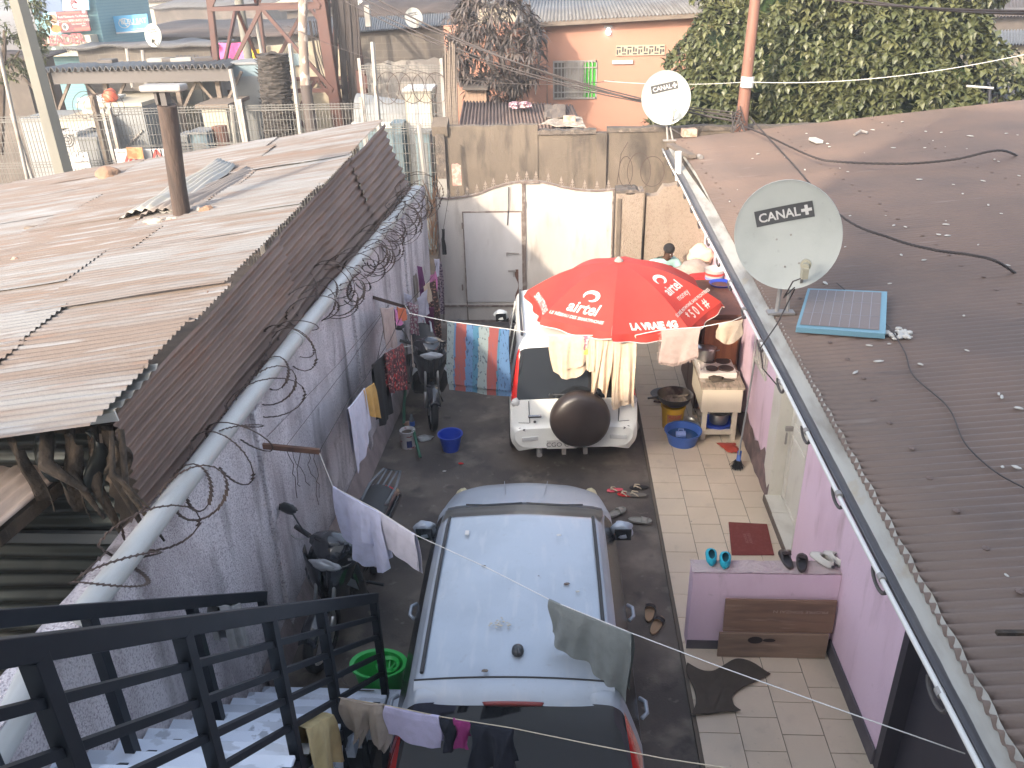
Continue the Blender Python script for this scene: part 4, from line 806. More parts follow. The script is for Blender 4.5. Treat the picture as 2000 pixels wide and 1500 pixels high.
# ---- leafy things
def leaf_mesh(b, c, d, L, wdt, rn, fold=.25):
    d = d.normalized(); s = d.cross(Vector((rn.uniform(-.3, .3), rn.uniform(-.3, .3), 1))).normalized(); n_ = s.cross(d); t0 = c; m_ = c+d*L*.5; e = c+d*L-n_*L*.18
    i = len(b.v); b.v += [t0, m_+s*wdt-n_*(-fold*wdt), e, m_-s*wdt-n_*(-fold*wdt), m_]; b.f += [(i, i+4, i+1), (i+1, i+4, i+2), (i, i+3, i+4), (i+3, i+2, i+4)]
def foliage(name, blobs, nros, L, wdt, m, parent, seed, nl=7, front=.0, jit=.12, droop=.5):
    rn = random.Random(seed); b = MB(); tot = sum(r[3]**2 for r in blobs); C3 = []
    for (x, y, z, r) in blobs:
        for _ in range(int(nros*r*r/tot)):
            while True:
                d = Vector((rn.gauss(0, 1), rn.gauss(0, 1), rn.gauss(0, 1))).normalized()
                if d.y < front: break
            k = r*(1+jit*(noise.noise(d*2.3+Vector((x, y, z)))*2)-abs(rn.gauss(0, .09)))
            p = Vector((x, y, z))+d*k
            if any((p-Vector(q[:3])).length < q[3]*.8 for q in blobs if q[0] != x): continue
            ax = (d+Vector((0, -.2, .35))+Vector((rn.gauss(0, .3), rn.gauss(0, .3), rn.gauss(0, .3)))).normalized(); s1 = ax.orthogonal().normalized(); s2 = ax.cross(s1); n_ = nl+rn.randint(-2, 1); ph = rn.random()*6
            for j in range(n_):
                a = ph+2*PI*j/n_; dd = s1*math.cos(a)+s2*math.sin(a)+ax*rn.uniform(.05, .7)-Vector((0, 0, droop*rn.random()))
                leaf_mesh(b, p, dd, L*rn.uniform(.7, 1.2), wdt*rn.uniform(.8, 1.2), rn)
    return b.build(name, m, parent)
tr = thing('broadleaf_tree', 'large dense green broadleaf tree rising behind the brown roof', 'tree', (7, 20, 0))
bl = [(3.3, 18.6, 2.5, 1.35), (3.7, 19.2, 3.6, 1.3), (4.9, 19, 3.2, 1.9), (5.0, 19.8, 5.0, 1.9), (6.6, 19, 3.4, 2.2), (6.8, 19.6, 5.4, 2.2), (7.4, 19, 3.6, 1.65), (7.1, 19.6, 5.3, 2.05), (8.05, 19, 3.0, 1.0), (7.75, 20.0, 4.7, 1.35), (7.5, 18.4, 2.6, 2.0), (5.6, 18.2, 2.4, 1.5), (7.85, 18.2, 2.4, 1.05), (4.2, 20, 6.0, 1.4)]
foliage('crown', bl, 13000, .20, .05, 'leaf_green', tr, 5, front=.35)
b = MB()
for (x, y, z, r) in bl[::2]: b.tube([(7.2, 20, -.1), (7.2+(x-7.2)*.3, 20, 1.5), (x, y, z)], [.3, .16, .04], 8)
b.build('trunk', 'bark', tr, smooth=True)
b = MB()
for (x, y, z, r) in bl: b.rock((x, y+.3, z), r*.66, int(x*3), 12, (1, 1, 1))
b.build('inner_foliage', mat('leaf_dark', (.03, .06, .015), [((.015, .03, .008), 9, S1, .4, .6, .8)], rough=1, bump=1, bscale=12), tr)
tr = thing('spiky_shrub', 'tall shrub with dusty grey strap leaves before the salmon house', 'shrub', P(1003, 205, 21.2))
def bq(x, y, Y, r): q = P(x, y, Y); return (q.x, q.y, q.z, r)
foliage('crown', [bq(955, 45, 21.2, .75), bq(985, 60, 21.3, .7), bq(945, 100, 21.1, .8), bq(1000, 105, 21.2, .75), bq(975, 140, 21.2, .7), bq(1020, 90, 21.4, .5), bq(945, 10, 21.2, .5), bq(985, 30, 21.2, .4), bq(905, 55, 21.3, .38), bq(990, 165, 21.3, .4), bq(935, 148, 21, .4), bq(905, 100, 20.8, .25), bq(900, 130, 20.8, .22)], 520, .36, .033, 'leaf_grey', tr, 9, nl=11, front=2, droop=.7)
b = MB(); q = P(1003, 262, 21.2)
for (x, y) in ((960, 60), (1000, 100), (945, 105), (985, 150), (1020, 95), (905, 60), (950, 10)): b.tube([q+Vector((.0, 0, -1)), P(1003, 190, 21.25), P(lerp(1000, x, .6), lerp(180, y, .6), 21.3), P(x, y, 21.25)], [.07, .06, .04, .025], 6)
b.tube([P(902, 170, 20.8), P(897, 120, 20.8), P(905, 90, 20.9)], .02, 5)
b.build('trunk', 'leaf_grey', tr)
tr = thing('street_tree', 'scraggly green tree at the far left behind the concrete pole', 'tree', P(20, 120, 19))
foliage('crown', [bq(5, 60, 19, .8), bq(30, 90, 19.3, .6), bq(20, 20, 19.5, .8), bq(-20, 100, 19, .7)], 420, .16, .03, 'leaf_green', tr, 12, nl=8, front=2)
MB().tube([P(0, 300, 19.3), P(5, 150, 19.3), P(10, 60, 19.3)], [.09, .07, .04], 7).tube([P(5, 150, 19.3), P(38, 100, 19.3)], .02, 5).build('trunk', 'bark', tr)
b = MB(); rn = random.Random(2)
for k in range(70):
    q = px(843+rn.uniform(-3, 8), 400+rn.uniform(-30, 80), Y=13.9+rn.random()); b.tube([q+Vector((0, 0, -.2)), q+Vector((rn.uniform(-.15, .15), rn.uniform(-.2, .2), rn.uniform(.1, .35)))], .005, 3)
tag(b.build('dry_twigs', mat('twig', (.3, .16, .09), rough=.9)), 'dry reddish twigs growing between the shed and the gate', 'twigs', kind='stuff')
# ---- orange pole and wires
t = thing('orange_pole', 'rusty orange round pole rising behind the beige wall', 'pole', P(1452, 250, 16.0))
q0, q1 = P(1446, 262, 16.0), P(1478, -30, 16.0)
MB().tube([q0+Vector((0, 0, -2)), q0, q0.lerp(q1, .5), q1], [.125, .12, .10, .09], 14).build('shaft', 'orange_pole', t, smooth=True, auto=50)
q = P(1459, 160, 15.95); MB().tube([q+Vector((0, 0, -.09)), q+Vector((.01, 0, .09))], .118, 12).build('band', 'sign_white', t)
b = MB(); rn = random.Random(4)
for k in range(9): b.tube([P(1447+rn.uniform(-12, 10), 215+rn.uniform(-12, 30), 15.85), P(1432+rn.uniform(-8, 24), 230+rn.uniform(-8, 12), 15.8), P(1430+rn.uniform(-6, 30), 258, 15.75)], .012, 5)
b.build('wire_tangle', 'dark_cable', t)
def sag(a, c, s, r, name, label, m='dark_cable', n=14, cat='wire'):
    a = Vector(a); c = Vector(c); return tag(MB().tube([a.lerp(c, i/n)-Vector((0, 0, s*4*(i/n)*(1-i/n))) for i in range(n+1)], r, 5).build(name, m), label, cat)
ends = P(1448, 232, 15.8)
for k, (x, y, e, r, w_) in enumerate(((690, -12, 0, .014, 'uppermost'), (700, -22, -.06, .02, 'second highest'), (672, 2, .05, .012, 'third highest'), (664, -14, .10, .012, 'lowest'))):
    sag(P(x, y, 21), ends+Vector((0, 0, e)), .32+.05*k, r, 'power_cable', w_+' of the four dark cables from the red tower to the orange pole')
sag(P(560, 50, 18.9), P(1200, 158, 15.8), .45, .006, 'thin_wire', 'thin grey wire from the spotted pole towards the right')
sag(P(1180, 158, 15.8), P(1457, 160, 15.9), .05, .005, 'pale_wire', 'pale wire passing behind the far satellite dish', 'white_pipe'); sag(P(1459, 160, 15.9), P(2030, 100, 14), .16, .006, 'pale_wire', 'pale wire crossing in front of the green tree', 'white_pipe')
sag(P(1560, -8, 12), P(2030, 22, 9), .04, .012, 'overhead_cable', 'upper thick dark overhead cable at top right'); sag(P(1660, -6, 12), P(2030, 27, 9), .05, .012, 'overhead_cable', 'lower thick dark overhead cable at top right')
sag(P(1186, 180, 12), P(1195, 1, 12), 0, .001, 'x', 'x') if 0 else None
# ---- far right house
t = thing('cream_house', 'cream walled house with rusty roofs at the far right behind the tree', 'house', (14, 24, 0))
gbox(1935, 2100, 88, 24, 3).build('wall', 'cream_wall', t); sheet4(P(1925, 88, 23.6), P(1925, 60, 29), P(2110, 55, 29), P(2110, 84, 23.6), 30, .03).build('roof', 'grey_roof', t, smooth=True)
fbox(1925, 2100, 20, 62, 34, 3).build('rear_wall', 'dark_wall', t); sheet4(P(1915, 34, 33.6), P(1915, -12, 42), P(2110, -18, 42), P(2110, 28, 33.6), 30, .03).build('rear_roof', 'far_roof', t, smooth=True)
fbox(1948, 1978, 126, 152, 21, .5).build('cistern', 'weathered', t)
t = thing('low_roof', 'low brown roof slope behind the far right end of the house', 'roof', (11, 19, 0)); sheet4(P(1915, 205, 17.5), P(1928, 150, 20), P(1985, 172, 20), P(2050, 205, 17.5), 20, .02, wob=.05).build('roof_sheet', 'brown_roof', t, smooth=True); gbox(1920, 2060, 206, 18, 2).build('wall', 'dark_wall', t)
t = thing('tv_aerial', 'white rod television aerial at the far end of the brown roof', 'aerial', P(1931, 200, 16)); MB().tube([P(1932, 205, 16), P(1933, 175, 16)], .025, 6).build('mast', 'ink', t); MB().tube([P(1888, 168, 16), P(1940, 172, 16)], .02, 6).build('rod', 'sign_white', t)
# ---- grey block house, middle
t = thing('block_house', 'unpainted grey block house with whitewashed lower wall left of the salmon house', 'house', (-5, 26, 0))
A, B = P(600, 72, 26), P(868, 50, 26); MB().prism([(A.x, 26, -.1), (B.x, 26, -.1), (B.x, 26, B.z), (A.x, 26, A.z)], (0, 0, 0), (0, 4, 0)).build('wall', 'block_wall', t)
A, B = P(680, 127, 25.9), P(860, 113, 25.9); jag(A.x, B.x, 25.9, 25.98, 0, lambda u: lerp(A.z, B.z, u), 14, 8, .1).build('whitewash_band', 'whitewash', t)
sheet4(P(590, 70, 25.7), P(600, 40, 29), P(880, 25, 29), P(880, 48, 25.7), 60, .03).build('roof', 'grey_roof', t, smooth=True)
fbox(712, 722, 10, 52, 26.5, .2).build('chimney', 'whitewash', t)
# ---- cream wall left of it
t = thing('cream_wall', 'sunlit cream painted wall behind the red tower', 'wall', (-8, 25, 0)); A, B = P(510, 92, 25), P(668, 74, 25); MB().prism([(A.x, 25, -.1), (B.x, 25, -.1), (B.x, 25, B.z), (A.x, 25, A.z)], (0, 0, 0), (0, .3, 0)).build('wall', 'cream_wall', t); fbox(545, 590, 105, 128, 24.9, .08).build('pale_patch', 'cab_blue', t)
def house(x0, x1, yw, Y, dep, wm, rm, label, yr=None, over=.3, grp=None, pitch=26, rise=.5, name='house', z0=-.12):
    a, c, _, zt = rect(x0, x1, yw, yw+10, Y); t = thing(name, label, 'house', ((a+c)/2, Y, 0), grp)
    MB().bx(a, c, Y, Y+dep, z0, zt).build('wall', wm, t)
    sheet4((a-over, Y-over, zt+.03), (a-over, Y+dep+over, zt+rise), (c+over, Y+dep+over, zt+rise), (c+over, Y-over, zt+.03), pitch, .035, wob=.12, seed=Y).build('roof', rm, t, smooth=True, thick=.02)
    return t, a, c, zt
# vented block wall building left
t, a, c, zt = house(150, 410, 92, 27, 1.2, 'block_wall', 'grey_roof', 'long grey block building with slotted vents behind the metal canopy', rise=.06, pitch=60)
b = MB()
for k in range(6): fbox(344+k*8, 348+k*8, 107, 117, 26.97, .02, b)
b.build('vent_slots', 'ink', t)
t, a, c, zt = house(185, 640, 72, 36, 9, 'dark_wall', 'far_roof', 'long building with a wide dusty brown roof beyond the block houses', rise=.25, over=.6, pitch=110)
for k, x in enumerate((205, 262, 330, 470, 560)): fbox(x, x+22, 80, 95, 35.95, .04).build('opening', 'ink', t)
fbox(560, 690, 62, 80, 35.9, .05).build('lintel', 'weathered', t)
# blue slatted kiosk with banners
t = thing('blue_kiosk', 'light blue slatted building carrying banners at top left', 'kiosk', P(110, 80, 30)); gbox(50, 178, -40, 30, 4).build('wall', 'blue_slats', t); fbox(75, 122, -5, 28, 29.95, .04).build('shutter', mat('shutter', (.08, .12, .2), rough=.6), t)
MB().tube([P(56, 8, 29.9), P(66, 30, 29.85), P(72, 5, 29.9)], .04, 5).tube([P(62, 5, 29.9), P(72, 32, 29.85), P(74, 2, 29.9)], .04, 5).build('hanging_cable', 'ink', t)
fbox(50, 180, 70, 110, 29.4, .5).build('lower_wall', 'cab_cream', t); fbox(78, 178, 90, 97, 29.34, .05).build('screen_blocks', mat('screen', (.3, .36, .33), rough=.8, voro=((.06, .07, .07), 3.5, (1, 1, 2), .25, .35, .9)), t)
q = P(126, 86, 29.33); text('LEADER', .42, plane_map(q, (1, 0, .05), (0, 0, 1)), 'letter_red', 'wall_lettering', t, bold=.01)
q = P(150, 102, 29.33); text('MR YOWN', .24, plane_map(q, (1, 0, .05), (0, 0, 1)), 'ink', 'wall_lettering', t)
def signp(x0, y0, x1, y1, x2, y2, x3, y3, Y, m, name, label, par=None):
    a = [P(x0, y0, Y), P(x1, y1, Y), P(x2, y2, Y), P(x3, y3, Y)]; b = MB().prism(a, (0, 0, 0), (0, .06, 0)); o = b.build(name, m); tag(o, label, 'sign')
    return o, (lambda u, v, dz=.004: a[0].lerp(a[1], u).lerp(a[3].lerp(a[2], u), v)+Vector((0, -dz, 0)))
def tx(o, f, s, size, u, v, m, al='CENTER', bold=0, shear=0, W=1.0, name='lettering'):
    A = f(0, 0); B = f(1, 0); D = f(0, 1); ux = (B-A).normalized(); uy = (A-D).normalized(); o0 = f(u, v, .01); return text(s, size, lambda x, y: o0+ux*x+uy*y, m, name, o, bold=bold, align=al, shear=shear)
o, f = signp(120, -14, 171, -16, 174, 19, 123, 21, 29.7, 'sign_pale', 'blue_sign', 'pale blue sign with red letters above the photo banner'); tx(o, f, 'A', .34, .42, .62, 'letter_red', bold=.01); tx(o, f, 'C', .34, .45, .93, 'letter_red', bold=.01)
o, f = signp(85, 25, 169, 20, 177, 60, 97, 66, 29.6, 'sign_dark', 'banner', 'printed banner with a portrait and pink lettering on the blue kiosk')
def pq4(u0, v0, u1, v1, m, name, dz=.01): MB().add([f(u0, v0, dz), f(u1, v0, dz), f(u1, v1, dz), f(u0, v1, dz)], [(0, 3, 2, 1)]).build(name, m, o)
pq4(.0, .0, .28, 1, 'sign_pale', 'portrait_ground', .004); pq4(.3, .03, .85, .13, 'sign_red', 'red_band'); pq4(.45, .15, .62, .22, 'sign_red', 'red_band'); pq4(.36, .38, .93, .56, 'sign_red', 'red_band'); pq4(.62, .80, 1, .95, 'sign_red', 'red_band')
for (u, v, w_, h_, m_, n_) in ((.19, .32, .09, .24, 'skin_photo', 'portrait_face'), (.19, .78, .13, .2, 'c_orange', 'portrait_clothes'), (.42, .72, .075, .17, 'sign_white', 'round_inset'), (.41, .73, .045, .11, 'ink', 'inset_head'), (.93, .06, .035, .07, 'sign_white', 'badge')):
    MB().add([f(u+w_*math.cos(2*PI*k/20), v+h_*math.sin(2*PI*k/20), .014 if n_ != 'inset_head' else .018) for k in range(20)], [tuple(range(19, -1, -1))]).build(n_, m_, o)
for s, sz, u, v, m_ in (('Real Moments Tu Mobutu', .10, .66, .30, 'sign_white'), ('Cloman BERNARD LEVIS', .105, .66, .51, 'sign_white'), ('Un instant for', .09, .76, .66, 'sign_white'), ('you !', .09, .88, .76, 'sign_white')): tx(o, f, s, sz, u, v, m_)
o, f = signp(214, 32, 287, 27, 291, 60, 221, 66, 31, 'sign_blue', 'blue_sign', 'blue sign with a white ring and lettering on the dusty roof'); tx(o, f, 'BLEU SAT', .22, .62, .50, 'sign_white', bold=.003)
ring = [f(.36+.145*math.cos(2*PI*k/24), .45+.27*math.sin(2*PI*k/24), .012) for k in range(24)]; MB().tube(ring, .012, 4, close=True).tube([f(.24, .2, .012), f(.44, .66, .012)], .012, 4).build('ring_mark', 'sign_white', o); pq_ = f(.5, .56); MB().bar(f(.5, .55, .01), f(.8, .55, .01), .004, .02).build('underline', 'sign_white', o); tx(o, f, 'www.bleusat.com', .09, .75, .88, 'sign_white'); 
MB().bar(f(0, .98, .01), f(1, .98, .01), .004, .05).build('white_edge', 'sign_white', o)
# more far houses
rn = random.Random(77)
fh = [(-160, 44, 120, 24, 'dark_wall', 'far_roof', 'dusty dark roof behind the scraggly tree at far left'), (690, 900, 30, 33, 'weathered', 'far_roof', 'house with a broad brown roof behind the grey block house'), (560, 700, 20, 46, 'dark_wall', 'far_roof', 'brown roofed house far behind the red tower'), (820, 1010, 8, 44, 'cream_wall', 'grey_roof', 'cream walled house with grey roof far behind the spiky shrub'), (300, 520, 14, 58, 'dark_wall', 'grey_roof', 'grey roofed house beyond the wide dusty roof'), (100, 330, 6, 62, 'cab_cream', 'far_roof', 'pale house beyond the blue ring sign'), (640, 840, 2, 66, 'cab_cream', 'far_roof', 'pale house far away above the grey block house')]
for (x0, x1, yw, Y, wm, rm, lb) in fh: house(x0, x1, yw, Y, 7 if Y > 30 else 1.6, wm, rm, lb, rise=.7 if Y > 30 else .1, pitch=60)
hp = None
for k in range(34):
    Y = 74+k*4.2; x = rn.uniform(-.55, .75)*Y
    if hp is None: hp, *_ = house(480, 620, -8, 74, 8, 'cab_cream', 'far_roof', 'small brown roofed house in the hazy far settlement', rise=.8, grp='small houses in the far settlement', pitch=20); continue
    c_ = copy_tree(hp); c_.location = (x, Y, 0); c_.rotation_euler = (0, 0, rn.uniform(-.4, .4)); c_.scale = (rn.uniform(.8, 1.6),)*2+(rn.uniform(.9, 1.3),)
# small rooftop dishes far away
def fdish(x, y, Y, r, label, aim=(-.3, -1, .15)):
    c = P(x, y, Y); base = P(x+2, y+26*20/Y, Y); return dish(c, r, aim, label, base+Vector((0, .1, 0)), posts=1, roll=.15)
fdish(300, 69, 25, .29, 'pale satellite dish over the long grey block building'); fdish(808, 35, 25.6, .25, 'pale satellite dish on the roof of the grey block house', (.2, -1, .2)); fdish(697, 6, 40, .3, 'far small satellite dish on a brown roof near the tower'); fdish(176, 2, 32, .4, 'far satellite dish partly cut by the top edge beside the blue kiosk')
# ================================================================ TELECOM COMPOUND AND TOWER
T0, T1 = 22.0, 25.0
t = thing('lattice_tower', 'red steel lattice tower standing in the fenced compound', 'tower', P(540, 300, 23))
L0, L0t = P(441, 300, T0), P(403, -40, T0); Rr, Rt = P(668, 300, T0), P(617, -40, T0)
def angle(b, a, c, w=.12): b.bar(a, c, w, .02, (0, 1, 0)); b.bar(Vector(a)+Vector((w/2, w/2, 0)), Vector(c)+Vector((w/2, w/2, 0)), .02, w, (0, 1, 0)); return b
def grd(a, c): k = (a.z+.1)/(c.z-a.z); return a-(c-a)*k
g0, g1 = grd(L0, L0t), grd(Rr, Rt); bk = Vector((.15, 2.8, 0))
legs = [(g0, L0t+(L0t-L0)*.6, .13), (g1, Rt+(Rt-Rr)*.6, .26), (g0+bk+Vector((.3, 0, 0)), L0t+bk+(L0t-L0)*.6, .12), (g1+bk, Rt+bk+(Rt-Rr)*.6, .14)]
for a, c, w_ in legs: angle(MB(), a, c, w_).build('leg', 'tower_red', t)
def zat(l, z): a, c, _ = legs[l]; return a.lerp(c, (z-a.z)/(c.z-a.z))
zb = [P(430, 180, T0).z, P(410, 18, T0).z]
zb = [zb[0]-2.0, zb[0], zb[1], zb[1]+2]
for z in zb[1:]:
    for (i, j) in ((0, 1), (1, 3), (3, 2), (2, 0)): MB().bar(zat(i, z), zat(j, z), .08, .1).build('brace', 'tower_red', t)
for lo, hi in ((zb[0], zb[1]), (zb[1], zb[2]), (zb[2], zb[3])):
    for (i, j) in ((0, 1), (1, 3), (3, 2), (2, 0)):
        m_ = zat(i, hi).lerp(zat(j, hi), .47)
        MB().bar(zat(i, lo), m_, .07, .09).build('brace', 'tower_red', t); MB().bar(zat(j, lo), m_, .07, .09).build('brace', 'tower_red', t)
b = MB(); rn = random.Random(6)
for k in range(26):
    x = 640+rn.uniform(0, 55); b.tube([P(x, -30, 22.4), P(x+rn.uniform(2, 8), 60, 22.5), P(x+rn.uniform(6, 16), 150, 22.6), P(x+rn.uniform(14, 24), 262, 22.6)], rn.uniform(.02, .05), 5)
tag(b.build('feeder_cables', 'dark_cable', t), kind='stuff')
b = MB()
for k in range(12): x = 600+rn.uniform(0, 34); b.tube([P(x, 40, 22.1), P(x+10, 100, 22.2), P(x+rn.uniform(16, 32), 165, 22.3)], .013, 4)
tag(b.build('hanging_wires', 'dark_cable', t), kind='stuff')
MB().box(P(707, 162, 22), (.22, .2, .62)).box(P(711, 160, 21.9), (.16, .05, .3)).build('junction_box', 'tower_red', t)
tag(MB().tube([P(716, 262, 23), P(672, -40, 23)], [.17, .15], 10).build('dark_pole', 'pole_dark', smooth=True, auto=50), 'thick black pole right of the red tower cables', 'pole')
tag(MB().tube([P(614, 290, 19), P(596, 165, 19), P(591, 60, 19), P(592, -30, 19)], [.13, .115, .10, .095], 10).build('spotted_pole', 'pole_spotted', smooth=True, auto=50), 'pole with peeling spotted bark in front of the tower', 'pole')
tag(MB().tube([P(614, 290, 18.97), P(597, 166, 18.97)], [.14, .125], 10).build('pole_sleeve', 'pole_dark', smooth=True, auto=50), 'dark sleeve round the lower part of the spotted pole', 'sleeve')
t = thing('palm_stump', 'headless dark palm trunk between fence and red tower', 'tree', P(550, 275, 19.5))
def palm(u, v):
    a = 2*PI*u; c = P(lerp(549, 532, v), lerp(290, 106, v), 19.5); r_ = .33*(1+.12*noise.noise(Vector((math.cos(a)*3, math.sin(a)*3, v*24)))+.09*((v*26+u*2) % 1)); return c+Vector((math.cos(a)*r_, math.sin(a)*r_, 0))
b = MB(); b.grid(palm, 26, 110); b.add([palm(k/26, 1)+Vector((0, 0, .05*math.sin(k))) for k in range(26)], [tuple(range(26))]); b.build('trunk', 'palm_bark', t)
b = MB(); rn = random.Random(8)
for k in range(150):
    v = rn.random()*.97; u = rn.random(); q = palm(u, v); d = Vector((math.cos(2*PI*u), math.sin(2*PI*u), .5)); b.add([q, q+d*.09+Vector((0, 0, .03)), q+Vector((math.sin(2*PI*u)*.07, -math.cos(2*PI*u)*.07, .02))], [(0, 1, 2)])
tag(b.build('leaf_stubs', 'palm_bark', t), kind='stuff')
# poles
def pole(x0, y0, x1, y1, Y, r, m, name, label, n=10, k=1.0): tag(MB().tube([P(x0, y0, Y)-Vector((0, 0, .6)), P(x1, y1, Y)], [r, r*k], n).build(name, m, smooth=n > 8, auto=50), label, 'pole')
pole(137, 380, 27, -30, 14.8, .185, 'pole_concrete', 'concrete_pole', 'thick faceted concrete utility pole at the left', 6, .8)
pole(58, 385, -4, 90, 15.3, .035, 'grey_steel', 'steel_pole', 'thin leaning grey steel pole left of the concrete pole'); pole(76, 380, 22, 222, 15.6, .03, 'grey_steel', 'steel_pole', 'short thin steel pole beside the concrete pole')
pole(492, 150, 463, -20, 25, .13, 'pole_concrete', 'concrete_pole', 'slim concrete pole seen through the left side of the tower'); pole(514, 115, 500, 38, 24, .05, 'whitewash', 'white_pole', 'thin white pole behind the tower bracing')
for x0, y0, x1, y1, Y, lb in ((483, 300, 450, 135, 16.9, 'white angle post of the fence left of the palm trunk'), (458, 300, 452, 205, 17.2, 'short white post beside the palm trunk'), (588, 282, 566, 85, 17.2, 'thin white post right of the palm trunk'), (740, 262, 727, 82, 17.5, 'tall thin white post right of the tower'), (250, 130, 247, 95, 26, 'small pale post above the metal canopy'), (283, 180, 278, 98, 25, 'pale timber post above the canopy'), (836, 362, 818, 243, 15.2, 'weathered grey post beside the tall white cabinet'), (218, 345, 180, 185, 16.8, 'forked grey wooden post behind the shed roof')):
    pole(x0, y0, x1, y1, Y, .045 if 'forked' not in lb else .08, 'whitewash' if 'white' in lb or 'pale' in lb else 'weathered', 'post', lb, 6)
MB()
# welded mesh fence
YF = 16.2
def fence(x0, x1, ytop0, ytop1, Y0, Y1, label, zb=0, bands=()):
    A, B = P(x0, ytop0, Y0), P(x1, ytop1, Y1); t = thing('mesh_fence', label, 'fence', ((A.x+B.x)/2, Y0, 0)); b = MB(); Ln = (Vector((B.x, B.y, 0))-Vector((A.x, A.y, 0))).length; n = int(Ln/.065)
    ax = [A, B]
    def at(u, h): q = A.lerp(B, u); return Vector((q.x, q.y, lerp(zb, q.z, h)))
    for k in range(n+1):
        u = k/n; b.bar(at(u, 0), at(u, 1), .009, .009)
    hz = A.z-zb
    for k in range(int(hz/.2)+1): h = min(1, k*.2/hz); b.bar(at(0, h), at(1, h), .009, .009)
    for h0 in bands:
        for j in range(3): h = 1-(h0+.05*j)/hz; b.bar(at(0, h)+Vector((0, -.02, 0)), at(1, h)+Vector((0, -.02, 0)), .014, .014)
    tag(b.build('wire_mesh', 'mesh_wire', t), kind=None)
    for k in range(int(Ln/2.5)+2): u = min(1, k*2.5/Ln); q = at(u, 1.03); MB().bar(at(u, 0), q, .06, .05).build('fence_post', 'grey_steel', t)
    return t
fence(-60, 215, 228, 222, 16.0, 16.4, 'welded mesh fence on the left behind the concrete pole', bands=(.02, .9)); fence(215, 470, 212, 204, 16.6, 16.9, 'welded mesh fence behind the warning signs', bands=(.02, .75)); fence(470, 705, 204, 200, 17.0, 17.4, 'welded mesh fence behind the palm trunk', bands=(.02,)); fence(702, 862, 126, 126, 17.6, 17.6, 'taller welded mesh fence beside the beige wall', bands=(.02, 1.2))
b = MB()
for k in range(5):
    c = P(757+k*24, 172, 17.45); r_ = .24; b.tube([c+Vector((math.cos(a)*r_, .1*math.sin(a+k), math.sin(a)*r_*1.25)) for a in [2*PI*j/18 for j in range(18)]], .007, 4, close=True)
tag(b.build('razor_wire', 'rust_wire'), 'razor wire loops fixed along the taller mesh fence', 'razor wire')
b = MB()
for k in range(5): c = P(165+k*14, 205+5*math.sin(k), 16.7); r_ = .25; b.tube([c+Vector((math.cos(a)*r_, .1*math.sin(a+k), math.sin(a)*r_)) for a in [2*PI*j/16 for j in range(16)]], .006, 4, close=True)
tag(b.build('razor_wire', 'rust_wire'), 'razor wire loops around the forked wooden post', 'razor wire')
# cabinets and shelters
def cab(x0, x1, yt, Y, dep, m, name, label, cat='cabinet', lid=None, zb=0):
    a, c, _, zt = rect(x0, x1, yt, yt+10, Y); t = thing(name, label, cat, ((a+c)/2, Y, zb)); MB().bx(a, c, Y, Y+dep, zb, zt).build('body', m, t, bevel=.01)
    MB().bx(a-.03, c+.03, Y-.04, Y+dep+.03, zt, zt+.05).build('lid', lid or m, t); b = MB(); b.bx(a+.05, c-.05, Y-.012, Y-.001, lerp(zb, zt, .1), lerp(zb, zt, .93)); d_ = b.build('door', lid or m, t); MB().box((c-.1, Y-.03, (zb+zt)/2), (.02, .03, .12)).build('handle', 'dark_steel', d_); return t, a, c, zt
cab(789, 842, 178, 18.6, .8, 'cab_cream', 'tall_cabinet', 'tall cream equipment cabinet behind the taller mesh fence', lid='sign_white'); cab(811, 838, 262, 17.9, .5, 'cab_blue', 'cabinet', 'low pale blue cabinet in front of the tall cream cabinet', lid='cab_grey')
cab(445, 506, 126, 20.6, 1.0, 'cab_blue', 'cabinet', 'large blue-grey cabinet left of the palm trunk', lid='cab_grey'); cab(765, 784, 245, 18.2, .5, 'cab_blue', 'cabinet', 'small pale blue cabinet under the grey tank', lid='cab_blue')
t = thing('grey_tank', 'grey rounded tank with a white rim between the fence posts', 'tank', P(745, 240, 19)); q = P(748, 222, 19.3)
def tank(u, v): a = PI*v; return q+Vector((lerp(-.55, .62, u), -math.cos(a)*.55, math.sin(a)*.55*(1-.35*u)-.1))
MB().grid(tank, 8, 14).build('shell', 'cab_grey', t, smooth=True); MB().bx(q.x-.6, q.x+.7, 18.7, 19.9, q.z-.22, q.z-.1).build('rim', 'sign_white', t); MB().bx(q.x-.5, q.x+.6, 18.8, 19.8, 0, q.z-.22).build('base', 'cab_blue', t)
a, c, z0, z1 = rect(213, 286, 208, 286, 18.2); t = thing('steel_container', 'grey steel equipment container with a pale roof behind the fence', 'container', ((a+c)/2, 18.2, 0)); MB().bx(a, c, 18.2, 20.2, 0, z1).build('body', 'cab_grey', t, bevel=.01); MB().bx(a-.6, c+.02, 18.15, 20.3, z1+.002, z1+.08).build('roof', 'cab_cream', t); MB().bar((a+.1, 18.17, z1-1.0), (c-.1, 18.17, z1-.5), .02, .04).build('diagonal_rail', 'grey_steel', t)
a, c, z0, z1 = rect(108, 198, 232, 250, 17.6); t = thing('cream_shelter', 'cream concrete shelter slab with dark openings behind the fence', 'shelter', ((a+c)/2, 17.6, 0)); MB().bx(a, c, 17.6, 19.6, z0, z1).build('slab', 'cab_cream', t); MB().bx(a+.1, c, 17.8, 19.5, 0, z0).build('dark_inside', 'cab_dark', t); MB().bx(a-.9, a, 17.8, 19, 0, z1).build('side_panel', 'cab_grey', t)
t, a, c, zt = cab(120, 152, 262, 17.0, .7, 'sign_white', 'vented_unit', 'white unit with a round fan grille right of the concrete pole', 'air conditioner'); q = P(131, 272, 16.98)
